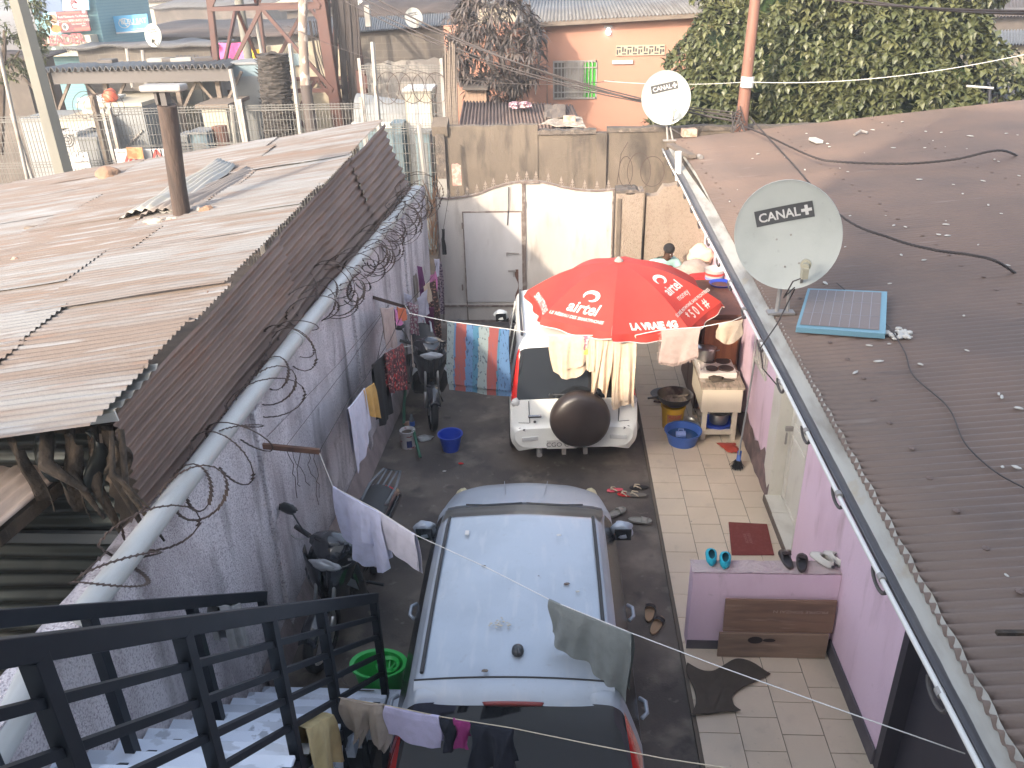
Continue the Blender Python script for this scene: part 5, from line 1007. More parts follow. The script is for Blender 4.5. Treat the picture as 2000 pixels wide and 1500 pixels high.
for k in range(1, 4): MB().tube([q+Vector((math.cos(a_)*.05*k, -.01, math.sin(a_)*.05*k)) for a_ in [2*PI*j/16 for j in range(16)]], .008, 4, close=True).build('grille_ring', 'ink', t)
cab(152, 190, 272, 16.95, .7, 'cab_grey', 'cabinet', 'tilted pale grey cabinet right of the fan unit')
t, a, c, zt = cab(157, 218, 196, 18.4, .6, 'sign_white', 'roof_unit', 'white box unit on the roof behind the forked post', 'air conditioner', zb=2.0)
tag(MB().tube([P(215, 194, 18.4)+Vector((0, 0, -.03)), P(215, 186, 18.4)+Vector((0, 0, .02))], [.13, .1], 12).rock(P(215, 188, 18.4), .15, 3, 12, (1, 1, .9)).build('red_ball', mat('redball', (.5, .1, .05), rough=.5), smooth=True), 'round red ball lying on the white box unit under the canopy', 'ball')
a, c, z0, z1 = rect(300, 405, 158, 262, 20.5); t = thing('white_portal', 'white walled room with grey door panel under the metal canopy', 'building', ((a+c)/2, 20.5, 0)); MB().bx(a, c, 20.5, 23, 0, z1).build('wall', 'whitewash', t); fbox(303, 402, 176, 270, 20.46, .03).build('grey_panel', 'cab_grey', t); fbox(330, 390, 205, 280, 20.42, .035).build('cream_panel', 'cab_cream', t)
cab(370, 404, 262, 17.6, .6, 'cab_blue', 'cabinet', 'low pale blue cabinet behind the fence right of the rusty post', lid='cab_grey')
t, a, c, zt = cab(348, 366, 268, 17.5, .5, 'cab_grey', 'louvred_cabinet', 'grey louvred cabinet right of the rusty post'); b = MB(); [b.bx(a+.04, c-.04, 17.46, 17.48, zt-.12-.07*k, zt-.09-.07*k) for k in range(8)]; b.build('louvres', 'cab_dark', t)
tag(MB().tube([P(432, 245, 18)+Vector((0, 0, -1)), P(428, 246, 18)], [.13, .16], 12).build('orange_pipe', 'orange_pole', smooth=True, auto=50), 'short thick orange pipe beside the fence post', 'pipe')
a, c, z0, z1 = rect(398, 445, 210, 262, 18.6); t = thing('cream_booth', 'cream booth with small dark openings left of the red tower leg', 'booth', ((a+c)/2, 18.6, 0)); MB().bx(a, c, 18.6, 19.8, 0, z1).build('wall', 'cab_cream', t); fbox(405, 425, 250, 268, 18.57, .02).build('opening', 'ink', t); MB().bx(a-.1, c+.1, 18.5, 19.9, z1, z1+.08).build('roof', 'weathered', t)
# metal canopy
t = thing('metal_canopy', 'grey trapezoidal sheet canopy on braced posts above the compound', 'canopy', P(260, 150, 20))
A, B, C2, D = P(86, 140, 19.2), P(140, 127, 23), P(470, 116, 23), P(445, 126, 19.2); A.z = D.z = (A.z+D.z)/2
n = 30; sheet4(A, B, C2, D, n, .05, seg=8).build('roof', 'grey_roof', t, thick=.01)
MB().bx(A.x+.1, D.x, 19.3, 19.4, A.z-.32, A.z-.06).build('beam', 'dark_steel', t)
for x in (96, 205, 345, 425):
    q = P(x, 160, 19.6); MB().bx(q.x-.05, q.x+.05, 19.55, 19.65, 0, A.z-.1).build('post', 'weathered', t)
    for s in (-1, 1): MB().bar((q.x, 19.6, A.z-1.0), (q.x+s*.6, 19.6, A.z-.15), .05, .06).build('brace', 'weathered', t)
for k, (x, w_) in enumerate(((205, .35), (303, .4), (327, .3), (350, .45), (393, .4))):
    q = P(x, 132, 19.8); tag(MB().box((q.x, 20.0, A.z+.1), (w_, .3, .08), Matrix.Rotation(.1*k, 3, 'Z')).build('roof_block', 'dark_steel' if k in (0, 2, 4) else 'whitewash', bevel=.01), ['dark block at the left on the metal canopy', 'pale flat block near the middle of the metal canopy', 'dark block right of the pale block on the metal canopy', 'wide pale rubble block on the metal canopy', 'dark lump at the right end of the metal canopy'][k], 'block')
# warning signs
def wsign(x0, x1, yt, yb, label, tri):
    Y = 16.1 if x0 < 270 else 16.15; a, c, z0, z1 = rect(x0, x1, yt, yb, Y); o = MB().bx(a, c, Y, Y+.03, z0, z1).build('warning_sign', 'sign_white'); tag(o, label, 'sign'); m_ = (a+c)/2+tri; r_ = (z1-z0)*.52; zc = z0+.05
    for p, q in (((m_-r_*.85, zc), (m_+r_*.85, zc)), ((m_+r_*.85, zc), (m_, zc+r_*1.5)), ((m_, zc+r_*1.5), (m_-r_*.85, zc))): MB().bar((p[0], Y-.006, p[1]), (q[0], Y-.006, q[1]), .008, .05, (0, 1, 0) if 0 else (0, 0, 1)).build('red_edge', 'sign_red', o)
    return o, m_, zc, r_, Y, a, c, z0, z1
o, m_, zc, r_, Y, a, c, z0, z1 = wsign(227, 282, 291, 327, 'white warning sign with red triangle partly covered by brown card', .02)
b = MB(); b.prism([(m_-.03, Y-.01, zc+r_*.75), (m_+.04, Y-.01, zc+r_*.75), (m_+.0, Y-.01, zc+r_*.45), (m_+.04, Y-.01, zc+r_*.45), (m_-.02, Y-.01, zc+.08), (m_, Y-.01, zc+r_*.38), (m_-.05, Y-.01, zc+r_*.38)], (0, 0, 0), (0, .004, 0)).build('bolt_symbol', 'sign_red', o); text('DANGER', .05, plane_map((a+.12, Y-.006, z1-.08), (1, 0, 0), (0, 0, 1)), 'ink', 'lettering', o)
q = P(264, 299, 16.0); tag(MB().box((q.x, 16.0, q.z), (.32, .03, .22), Matrix.Rotation(.05, 3, 'Y')).build('brown_card', 'tan_label', bevel=.005), 'brown card hanging over the left warning sign', 'card')
o, m_, zc, r_, Y, a, c, z0, z1 = wsign(283, 327, 291, 322, 'white warning sign with red triangle right of the brown card', .03)
b = MB()
for k in range(3): x = m_-.09+.09*k; b.lathe([(0, -.025), (.02, 0), (0, .025)], (x, Y-.012, zc+.28), 8); b.bar((x, Y-.01, zc+.25), (x, Y-.01, zc+.15), .006, .03); b.bar((x, Y-.01, zc+.15), (x-.03, Y-.01, zc+.05), .006, .015); b.bar((x, Y-.01, zc+.15), (x+.03, Y-.01, zc+.05), .006, .015)
b.build('figure_symbol', 'ink', o)
a, c, z0, z1 = rect(128, 174, 298, 328, 15.9); o = MB().bx(a, c, 15.9, 15.93, z0, z1).build('notice_board', 'sign_white'); tag(o, 'white notice board with small symbols right of the concrete pole', 'sign'); text('LAS - PARKATA', .07, plane_map(((a+c)/2, 15.89, z0+.09), (1, 0, 0), (0, 0, 1)), 'ink', 'lettering', o)
for k in range(3): q = Vector((lerp(a, c, .15+.28*k), 15.89, z0+.26)); MB().tube([q+Vector((math.cos(a_)*.05, 0, math.sin(a_)*.05)) for a_ in [2*PI*j/14 for j in range(14)]], .006, 4, close=True).build('round_symbol', 'cab_grey', o)
q = Vector((lerp(a, c, .82), 15.89, z1-.13)); MB().tube([q+Vector((0, 0, .06)), q+Vector((.06, 0, -.04)), q+Vector((-.06, 0, -.04))], .006, 4, close=True).build('triangle_symbol', 'ink', o)
# cloths hung in the background
def rag(x, y, Y, w_, h_, m, label):
    q = P(x, y, Y); tag(MB().grid(lambda u, v: q+Vector((w_*(u-.5)*(1-.3*v), .08*math.sin(u*9+v*3), -h_*v*(1-.35*abs(u-.4)))), 12, 8).build('hanging_cloth', m), label, 'cloth')
rag(446, 84, 27, 1.1, .95, mat('hotpink', (.72, .12, .32), rough=.9), 'bright pink cloth hanging behind the left tower leg'); rag(498, 96, 26, .5, .6, mat('yel', (.8, .55, .03), rough=.9), 'small yellow cloth hanging behind the tower bracing')
# ================================================================ VEHICLES
def cr(p0, p1, p2, p3, t): return .5*((2*p1)+(p2-p0)*t+(2*p0-5*p1+4*p2-p3)*t*t+(3*p1-p0-3*p2+p3)*t**3)
def loft(stations, classify, mats, root, ny=5, nx=4, tens=.55):
    """stations: (y, [(x,z)...]); both sides mirrored; one mesh per class"""
    ys = [s[0] for s in stations]; n = len(stations); m = len(stations[0][1]); rows = []
    for i in range(n-1):
        for k in range(ny if i < n-2 else ny+1):
            t = k/ny; a, b_, c, d = stations[max(i-1, 0)], stations[i], stations[i+1], stations[min(i+2, n-1)]
            y = lerp(b_[0], c[0], t); pts = []
            for j in range(m):
                q = []
                for e in (0, 1):
                    lin = lerp(b_[1][j][e], c[1][j][e], t); s_ = cr(a[1][j][e], b_[1][j][e], c[1][j][e], d[1][j][e], t); lo, hi = min(b_[1][j][e], c[1][j][e]), max(b_[1][j][e], c[1][j][e]); s_ = min(max(s_, lo-.01), hi+.01); q.append(lerp(lin, s_, tens))
                pts.append(q)
            sec = []; idx = []
            for j in range(m-1):
                for kk in range(nx if j < m-2 else nx+1):
                    u = kk/nx; P0, P1, P2 = pts[max(j-1, 0)], pts[j], pts[j+1]; P3 = pts[min(j+2, m-1)] if j+2 < m else [-pts[m-2][0], pts[m-2][1]]
                    sec.append(tuple(lerp(lerp(P1[e], P2[e], u), cr(P0[e], P1[e], P2[e], P3[e], u), .7) for e in (0, 1))); idx.append(j+u)
            rows.append((y, sec, idx))
    B = {}
    for s in (-1, 1):
        for r in range(len(rows)-1):
            for k in range(len(rows[0][1])-1):
                yc = (rows[r][0]+rows[r+1][0])/2; ic = (rows[r][2][k]+rows[r][2][k+1])/2; c = classify(yc, ic)
                b = B.setdefault((c, s if c in ('side_windows', 'tail_light') else 0), (MB(), {})); key = []
                for (rr, kk) in ((r, k), (r+1, k), (r+1, k+1), (r, k+1)):
                    kx = (s if rows[rr][1][kk][0] > 1e-6 else 0, rr, kk)
                    if kx not in b[1]: b[1][kx] = len(b[0].v); p = rows[rr][1][kk]; b[0].v.append(Vector((s*p[0], rows[rr][0], p[1])))
                    key.append(b[1][kx])
                b[0].f.append(tuple(key if s > 0 else key[::-1]))
    out = {}
    for r_, fl in ((rows[0], 1), (rows[-1], 0)):
        cap = [Vector((p[0], r_[0], p[1])) for p in r_[1]]+[Vector((-p[0], r_[0], p[1])) for p in r_[1][-2::-1]]; bb = B[('body', 0)][0]; n0 = len(bb.v); bb.v += cap; bb.f.append(tuple(range(n0, n0+len(cap)))[::(1 if fl else -1)])
    for (c, _s), (b, _) in B.items(): out[c] = b.build(c, mats[c], root, smooth=True)
    return out, rows
def wheel(root, x, y, r, w_, name='wheel'):
    m_ = Matrix.Rotation(PI/2, 3, 'Y'); s = 1 if x > 0 else -1
    t_ = MB().lathe([(r*.62, -w_/2), (r*.9, -w_/2), (r, -w_*.36), (r, w_*.36), (r*.9, w_/2), (r*.62, w_/2)], (x, y, r), 24, m_).build(name, 'tyre', root, smooth=True, auto=40)
    MB().lathe([(r*.62, -w_*.4), (r*.5, -w_*.2), (r*.15, -w_*.3), (0, -w_*.3)], (x, y, r), 24, m_).lathe([(r*.62, w_*.4), (r*.5, w_*.2), (r*.15, w_*.3), (0, w_*.3)], (x, y, r), 24, m_).build('rim', 'alu', t_, smooth=True, auto=40)
def mirror(root, x, y, z, m, s):
    b = MB(); b.rock((x, y, z), .1, 2, 14, (1.0, .7, .82)); o = b.build('door_mirror', m, root, smooth=True); MB().box((x, y-.066, z), (.15, .01, .12)).build('mirror_glass', 'car_glass', o, bevel=.01); MB().bar((x, y, z-.05), (x-s*.1, y+.03, z-.07), .06, .05).build('mirror_arm', 'black_plastic', o)
mat('side_glass', (.012, .013, .015), rough=.25, spec=.3)
# ---- silver hatchback
S = [(0, [(.55, .32), (.66, .40), (.70, .52), (.69, .6), (.66, .64), (.6, .66), (.5, .67), (0, .68)]),
 (.05, [(.66, .24), (.78, .4), (.82, .6), (.80, .82), (.76, .86), (.68, .87), (.55, .88), (0, .89)]),
 (.12, [(.74, .2), (.82, .4), (.845, .65), (.81, .95), (.745, 1.04), (.66, 1.05), (.55, 1.06), (0, 1.07)]),
 (.33, [(.8, .2), (.84, .4), (.85, .65), (.82, .98), (.69, 1.36), (.64, 1.43), (.545, 1.46), (0, 1.485)]),
 (.44, [(.81, .2), (.845, .4), (.85, .65), (.825, .98), (.69, 1.40), (.645, 1.48), (.57, 1.525), (0, 1.55)]),
 (1.3, [(.82, .2), (.85, .4), (.855, .65), (.83, .98), (.69, 1.42), (.645, 1.50), (.575, 1.545), (0, 1.585)]),
 (2.1, [(.82, .2), (.85, .4), (.855, .65), (.83, .97), (.69, 1.40), (.645, 1.475), (.57, 1.51), (0, 1.55)]),
 (2.28, [(.82, .2), (.85, .4), (.855, .65), (.83, .97), (.69, 1.36), (.64, 1.43), (.565, 1.465), (0, 1.50)]),
 (3.05, [(.82, .2), (.85, .4), (.85, .62), (.81, .93), (.75, .985), (.69, 1.0), (.58, 1.02), (0, 1.06)]),
 (3.22, [(.8, .2), (.84, .4), (.845, .62), (.79, .88), (.74, .92), (.68, .945), (.57, .965), (0, 1.0)]),
 (3.62, [(.78, .22), (.81, .4), (.81, .58), (.74, .76), (.68, .81), (.61, .84), (.5, .865), (0, .90)]),
 (3.86, [(.66, .26), (.73, .4), (.73, .52), (.64, .64), (.58, .69), (.5, .72), (.4, .74), (0, .77)]),
 (3.95, [(.45, .32), (.55, .4), (.55, .48), (.48, .53), (.44, .55), (.38, .57), (.3, .58), (0, .6)])]
def cls(y, i):
    if .13 < y < .325 and i > 4.1: return 'rear_window'
    if 2.29 < y < 3.04 and i > 4.2: return 'windscreen'
    if .5 < y < 2.9 and 3.08 < i < 3.95: return 'side_windows'
    if 3.05 < y < 3.15 and i > 4.2: return 'cowl'
    if .08 < y < .36 and 2.9 < i < 3.9: return 'tail_light'
    return 'body'
CY = 3.35; car = thing('silver_car', 'dusty silver hatchback parked nearest the camera, seen from behind and above', 'car', (-.27, CY, .0), rz=R(.9))
out, rows = loft(S, cls, dict(rear_window='car_glass', windscreen='dusty_glass', side_windows='side_glass', cowl='dark_trim', body='silver_paint', tail_light='red_lens'), car)
body = out['body']
for s in (-1, 1):
    MB().tube([(s*(.588+.003*math.sin(y)), y, z) for y, z in ((.5, 1.538), (.9, 1.548), (1.3, 1.554), (1.75, 1.546), (2.1, 1.523), (2.26, 1.482))], .013, 6).build('roof_trim', 'black_rubber', car)
    for y in (1.05, 1.93): MB().bar((s*.80, y, 1.02), (s*.69, y+.02, 1.38), .04, .015).build('window_pillar', 'black_plastic', car)
    for y in (1.82, .85): MB().tube([(s*.865, y-.09, .86), (s*.905, y-.05, .868), (s*.905, y+.05, .868), (s*.865, y+.09, .86)], .015, 8).build('door_handle', 'silver_paint', car, smooth=True)
    mirror(car, s*.885, 2.68, 1.04, 'silver_paint', s)
    MB().rock((s*.655, 3.60, .755), .11, 1, 14, (.75, 1.5, .4)).build('headlight', 'yellow_lens', car, smooth=True)
    wheel(car, s*.76, .62, .30, .19); wheel(car, s*.76, 3.17, .30, .19)
    MB().tube([(s*.02, 3.1, 1.045), (s*.3, 3.07, 1.04), (s*.55, 3.09, 1.03)], .008, 5).build('wiper', 'black_plastic', car)
# spoiler with brake light
def spo(u, v): a = 2*u-1; x = .63*a; w_ = .09*(1-a*a*a*a*.7); return Vector((x, .44-.0*v-v*(w_+.05)-.0, 1.562-.035*abs(a)**2-.035*v-.05*v*v))
sp_ = MB().grid(spo, 24, 6); sp_.grid(lambda u, v: spo(u, 1)+Vector((0, .06*v, -.045*v)), 24, 2); so_ = sp_.build('rear_spoiler', 'silver_paint', car, smooth=True)
q = spo(.5, .9)+Vector((0,0,.012)); MB().rock((0, 0, 0), .1, 9, 4) if 0 else None
b = MB(); b.lathe([(0, -.02), (.028, -.02), (.03, 0), (.0, .006)], (q.x, q.y-.002, q.z-.012), 20, Matrix.Rotation(R(-58), 3, 'X').transposed().transposed(), 6.4, 1.25); b.build('brake_light', 'red_lens_dull', so_, smooth=True)
MB().tube([spo(k/24, 0)+Vector((0, .004, .004)) for k in range(25)], .006, 5).build('panel_gap', 'black_rubber', car)
MB().lathe([(.045, 0), (.042, .02), (.025, .035), (0, .038)], (.02, .66, 1.57), 14, None, .9, 1.15).build('aerial_base', 'black_plastic', car, smooth=True); MB().tube([(.02, .66, 1.60), (.035, .58, 1.625)], .006, 6).build('aerial', 'black_plastic', car)
MB().bar((.02, .19, 1.17), (-.32, .14, 1.10), .012, .02).build('rear_wiper', 'black_plastic', car)
for s in (-.17, .17): MB().tube([(s*1.1, 3.3, 1.0), (s*1.3, 3.75, .86)], .003, 4).build('bonnet_crease', 'silver_paint', car)
b = MB(); b.bx(-.26, .26, -.012, .0, .72, .84); b.build('number_plate', 'sign_white', car)
MB().box((-.42, 1.95, 1.553), (.03, .055, .004)).build('sticker', 'sign_white', body)
# ---- white off-roader
S2 = [(0, [(.45, .36), (.62, .38), (.70, .46), (.71, .55), (.68, .60), (.62, .62), (.5, .63), (0, .64)]),
 (.05, [(.66, .30), (.74, .40), (.765, .50), (.755, .64), (.73, .68), (.66, .69), (.55, .70), (0, .70)]),
 (.10, [(.7, .3), (.75, .42), (.77, .60), (.755, .90), (.72, .96), (.665, .97), (.55, .975), (0, .98)]),
 (.30, [(.74, .3), (.765, .42), (.775, .62), (.76, .96), (.665, 1.46), (.615, 1.53), (.52, 1.555), (0, 1.57)]),
 (.40, [(.74, .3), (.765, .42), (.775, .62), (.76, .97), (.665, 1.50), (.615, 1.595), (.52, 1.635), (0, 1.655)]),
 (1.4, [(.74, .3), (.765, .42), (.775, .62), (.765, .97), (.67, 1.53), (.62, 1.625), (.53, 1.665), (0, 1.69)]),
 (2.1, [(.74, .3), (.765, .42), (.775, .62), (.765, .97), (.665, 1.50), (.615, 1.59), (.52, 1.63), (0, 1.65)]),
 (2.85, [(.74, .3), (.765, .42), (.775, .62), (.75, .95), (.69, 1.01), (.64, 1.03), (.55, 1.045), (0, 1.06)]),
 (3.4, [(.74, .3), (.765, .42), (.77, .60), (.72, .82), (.67, .88), (.6, .91), (.5, .93), (0, .95)]),
 (3.7, [(.7, .32), (.74, .42), (.74, .55), (.66, .70), (.6, .75), (.54, .77), (.45, .78), (0, .8)]),
 (3.8, [(.5, .36), (.6, .42), (.6, .5), (.54, .56), (.5, .58), (.44, .59), (.36, .6), (0, .62)])]
def cls2(y, i):
    if .105 < y < .30 and i > 4.85: return 'rear_window'
    if .12 < y < .32 and 3.35 < i < 4.75: return 'tail_light'
    if 2.12 < y < 2.83 and i > 4.3: return 'windscreen'
    if .55 < y < 2.7 and 3.1 < i < 3.95: return 'side_windows'
    return 'body'
suv = thing('white_off_roader', 'white off-roader with a black spare wheel cover parked beyond the silver car', 'car', (.19, 8.62, 0), rz=R(3.2))
out, _ = loft(S2, cls2, dict(rear_window='car_glass', windscreen='car_glass', side_windows='car_glass', tail_light='red_lens', body='white_paint'), suv)
bd = out['body']
mm = Matrix.Rotation(PI/2, 3, 'X')
sc = MB().lathe([(0, .17), (.2, .168), (.30, .155), (.345, .12), (.36, .06), (.355, 0), (.33, -.05), (0, -.06)], (.06, -.04, .80), 40, mm)
for v in sc.v: v += Vector((0, .012*noise.noise(v*5), .012*noise.noise(v*4+Vector((3, 0, 0)))))
sc = sc.build('spare_wheel_cover', 'cover_vinyl', suv, smooth=True)
MB().box((-.47, -.0, .80), (.16, .03, .035)).build('tailgate_handle', 'chrome', suv, bevel=.01); MB().lathe([(.018, 0), (.016, .012), (0, .014)], (-.47, .02, .72), 12, mm).build('lock', 'chrome', suv)
MB().tube([(-.27, .11, 1.03), (.1, .09, 1.03), (.3, .12, 1.02)], .011, 6).lathe([(.03, 0), (.028, .03), (0, .035)], (-.27, .12, 1.02), 12, mm).build('rear_wiper', 'black_plastic', suv)
for s in (-1, 1):
    MB().tube([(s*.53, .035, .69), (s*.535, .06, .82), (s*.54, .085, .96)], .005, 5).build('tailgate_gap', 'black_rubber', suv); MB().tube([(s*.54, .036, .69), (s*.66, .05, .69), (s*.75, .11, .70)], .004, 5).build('bumper_gap', 'black_rubber', suv)
    MB().box((s*.53, -.01, .50), (.2, .02, .055), Matrix.Rotation(-s*.12, 3, 'Z')).build('reflector', 'clear_lens', suv, bevel=.008)
    MB().rock((s*.70, .10, .94), .07, 3, 10, (.8, .5, .7)).build('reversing_light', 'clear_lens', suv, smooth=True)
    for k in range(3):
        x = s*(.60+.055*k); y = -.004+.03*k; b = MB(); e = s*.02; b.add([(x-e, y-.012, .640), (x, y-.012, .640), (x+e, y-.01, .625), (x, y-.012, .610), (x-e, y-.012, .610), (x, y-.012, .625)], [(0, 1, 2, 5), (5, 2, 3, 4)]); b.build('chevron', 'ink', suv)
    wheel(suv, s*.69, .72, .33, .19); wheel(suv, s*.69, 3.1, .33, .19); mirror(suv, s*.88, 2.45, 1.12, 'white_paint' if s < 0 else 'white_paint', s)
    MB().tube([(s*.60, .45, 1.665), (s*.61, 1.2, 1.695), (s*.6, 2.0, 1.665)], .016, 8).build('roof_rail', 'black_plastic', suv)
    for y in (1.15, 2.0): MB().bar((s*.765, y, 1.0), (s*.675, y, 1.5), .05, .012).build('window_pillar', 'white_paint', suv)
pl = MB().box((-.15, -.02, .42), (.36, .015, .11), Matrix.Rotation(-.15, 3, 'X')).build('number_plate', 'sign_white', suv, bevel=.004); text('CGO C', .085, lambda x, y: Vector((-.20+x, -.034, .395+y)), 'ink', 'plate_lettering', pl)
MB().tube([(-.42, .3, .30), (-.42, -.03, .28)], .035, 12).build('exhaust', 'grey_steel', suv); 
for x in (-.12, .14): MB().box((x, .03, .31), (.05, .08, .09)).build('tow_hook', 'grey_steel', suv)
# ---- motorbikes
def motorbike(label, loc, rz, accent, group='motorbikes standing along the left wall', lean=0):
    t = thing('motorbike', label, 'motorbike', loc, group, rz); t.rotation_euler = (0, lean, rz); t.scale = (1.14, 1.1, 1.12)
    mY = Matrix.Rotation(PI/2, 3, 'Y')
    for y, r, nm in ((.64, .285, 'front_wheel'), (-.60, .285, 'rear_wheel')):
        w_ = MB().lathe([(r-.055, -.03), (r-.02, -.042), (r, -.018), (r, .018), (r-.02, .042), (r-.055, .03)], (0, y, r), 28, mY).build(nm, 'tyre', t, smooth=True)
        b = MB().lathe([(r-.06, -.02), (r-.075, 0), (r-.06, .02)], (0, y, r), 28, mY); b.lathe([(.045, -.05), (.045, .05)], (0, y, r), 12, mY)
        for k in range(5): a = 2*PI*k/5; b.bar((0, y, r), (0, y+math.sin(a)*(r-.07), r+math.cos(a)*(r-.07)), .02, .03, (1, 0, 0))
        b.build('rim', 'alu', w_); MB().lathe([(.03, .045), (.1, .045), (.1, .05), (.03, .05)], (0, y, r), 20, mY).build('brake_disc', 'alu', w_)
    for s in (-1, 1):
        MB().tube([(s*.075, .645, .29), (s*.075, .60, .48)], .022, 10).tube([(s*.075, .60, .46), (s*.07, .50, .82)], .015, 10).build('fork_leg', 'alu', t, smooth=True)
        MB().tube([(s*.20, .335, 1.0), (s*.34, .28, 1.02)], .02, 10).build('grip', 'black_rubber', t)
        MB().tube([(s*.2, .36, .985), (s*.30, .37, .975), (s*.35, .34, .975)], .006, 6).build('brake_lever', 'alu', t)
        m_ = MB().tube([(s*.24, .33, 1.02), (s*.27, .36, 1.12), (s*.33, .34, 1.2)], .007, 6).build('mirror_stalk', 'black_plastic', t); MB().rock((s*.36, .34, 1.23), .065, 3, 12, (1.15, .35, .72)).build('mirror', 'black_plastic', m_, smooth=True)
        def shell(u, v, s=s): z = lerp(.28, .93, v); x = s*(.035+.21*math.sin(PI*min(1, .25+.75*u))**.8*(.5+.5*math.sin(PI*(.15+.75*v)))); y = .44-.20*(1-v)**1.2-.20*u+.05*math.sin(PI*v); return Vector((x*(1 if u > .01 else .3), y, z))
        MB().grid(shell, 10, 12).build('leg_shield', 'moto_black', t, smooth=True, thick=.006)
        MB().grid(lambda u, v, s=s: Vector((s*(.12+.10*math.sin(PI*(u*.8+.1))), lerp(.47, .20, u)+.012, lerp(.80, .52, u)-.085*v-.02*math.sin(PI*u))), 10, 2).build('side_stripe', accent, t, smooth=True)
        MB().grid(lambda u, v, s=s: Vector((s*(.02+(.20-.09*v)*math.sin(PI*u*.5)), .545-.16*u*u-.06*v+.03*math.sin(PI*v), lerp(.90, .50, v)+.05*u*(1-v))), 8, 10).build('apron', 'moto_black', t, smooth=True, thick=.006)
        MB().rock((s*.115, .415, .70), .06, 4, 10, (.55, .5, 1.2)).build('indicator', 'clear_lens', t, smooth=True)
        MB().grid(lambda u, v, s=s: Vector((s*(.07+.085*math.sin(PI*(.1+.8*v))), lerp(-.02, -.80, u), lerp(lerp(.42, .60, u), lerp(.72, .80, u), v))), 12, 6).build('side_panel', 'moto_black', t, smooth=True)
        MB().grid(lambda u, v, s=s: Vector((s*(.155-.01*u), lerp(-.2, -.74, u), lerp(.64, .73, u)+.03*v)), 6, 1).build('panel_stripe', accent, t)
        MB().tube([(s*.1, -.05, .30), (s*.25, -.05, .30)], .014, 8).build('foot_peg', 'black_rubber', t)
        MB().tube([(s*.09, -.6, .29), (s*.13, -.52, .62)], .03, 10).build('shock_absorber', 'alu', t)
    MB().tube([(-.34, .29, 1.02), (-.2, .335, 1.0), (0, .36, .985), (.2, .335, 1.0), (.34, .29, 1.02)], .012, 8).build('handlebar', 'dark_steel', t)
    def cowl(u, v): a = PI*(u-.5); return Vector((math.sin(a)*(.17-.03*v), .38+.13*math.cos(a)*math.sin(PI*(.15+.7*v)), lerp(.84, 1.04, v)))
    MB().grid(cowl, 16, 10).rock((0, .36, 1.0), .13, 6, 14, (1.3, .8, .5)).build('handlebar_cowl', 'moto_black', t, smooth=True)
    MB().rock((0, .525, .90), .08, 7, 18, (1.5, .4, .62)).build('headlight', mat('moto_lens', (.32, .33, .34), rough=.12, coat=1) if 'moto_lens' not in MATS else 'moto_lens', t, smooth=True)
    MB().rock((0, .46, .76), .135, 8, 16, (1.2, .5, 1.35)).build('front_fairing', 'moto_black', t, smooth=True)
    MB().grid(lambda u, v: Vector(((v-.5)*.14, .64+.315*math.sin(lerp(-.9, 1.0, u)), .285+.315*math.cos(lerp(-.9, 1.0, u))-.04*abs(v-.5)*2)), 14, 6).build('mudguard', 'moto_black', t, smooth=True, thick=.005)
    MB().grid(lambda u, v: Vector(((v-.5)*(.2+.08*math.sin(PI*u)), lerp(.0, -.72, u), .76+.04*u+.035*math.sin(PI*v)-.02*math.sin(PI*u))), 16, 8).build('seat', 'black_rubber', t, smooth=True, thick=.03)
    MB().tube([(-.11, -.5, .80), (-.12, -.75, .83), (-.08, -.98, .84), (.08, -.98, .84), (.12, -.75, .83), (.11, -.5, .80)], .013, 8).tube([(0, -.72, .83), (0, -.97, .84)], .01, 6).tube([(-.05, -.72, .83), (-.05, -.97, .84)], .01, 6).tube([(.05, -.72, .83), (.05, -.97, .84)], .01, 6).build('rear_rack', accent, t, smooth=True)
    MB().rock((0, -.82, .72), .06, 2, 10, (1.3, .6, .8)).build('tail_light', 'red_lens', t, smooth=True)
    MB().box((0, .02, .36), (.2, .32, .24)).tube([(0, -.05, .33), (0, .15, .40)], .09, 12).build('engine', 'alu_dark', t, bevel=.02)
    MB().tube([(.1, .1, .26), (.13, -.2, .24), (.15, -.75, .36)], [.018, .03, .045], 12).build('exhaust', 'alu_dark', t, smooth=True)
    MB().tube([(0, .36, .75), (0, .1, .48), (0, -.1, .55)], .05, 10).build('frame_tube', 'moto_black', t, smooth=True)
    MB().tube([(-.1, -.0, .28), (-.2, -.05, .01)], .01, 6).build('side_stand', 'dark_steel', t)
    return t
m1 = motorbike('black motorbike standing under the white shirt by the left wall, its mirror raised', (-1.98, 6.12, 0), R(170), 'moto_grey', lean=-.08)
m2 = motorbike('black and white motorbike standing among hanging clothes near the gate', (-1.88, 10.4, 0), R(194), 'moto_white', lean=-.06)
# ================================================================ UMBRELLA
UC = Vector((.80, 9.62, 0)); UR = 1.17; ZT_, ZR_ = 2.36, 1.93
u = thing('parasol', 'large red parasol with white airtel lettering shading the cooking corner', 'parasol', (UC.x, UC.y, ZT))
ra = [R(-100+45*k) for k in range(8)]
def rim(k): a = ra[k % 8]; r = UR*(1.04 if k in (0, 6, 7) else 1); return UC+Vector((math.cos(a)*r, math.sin(a)*r, ZR_-(.05 if k == 1 else 0)))
apex = Vector((.73, 9.68, ZT_))
def panel(k):
    A, B = rim(k), rim(k+1)
    def f(s, r):    # s across the panel, r from apex (0) to rim (1)
        e = A.lerp(B, s); base = apex.lerp(e, r); dome = .10*math.sin(PI*r)*(1) ; sagc = -.035*math.sin(PI*s)*r*r; mid = (A+B)/2-UC; mid.z = 0; mid.normalize()
        base = base+Vector((0, 0, dome+sagc))+mid*(-.05*math.sin(PI*s)*r*r); return base
    return f
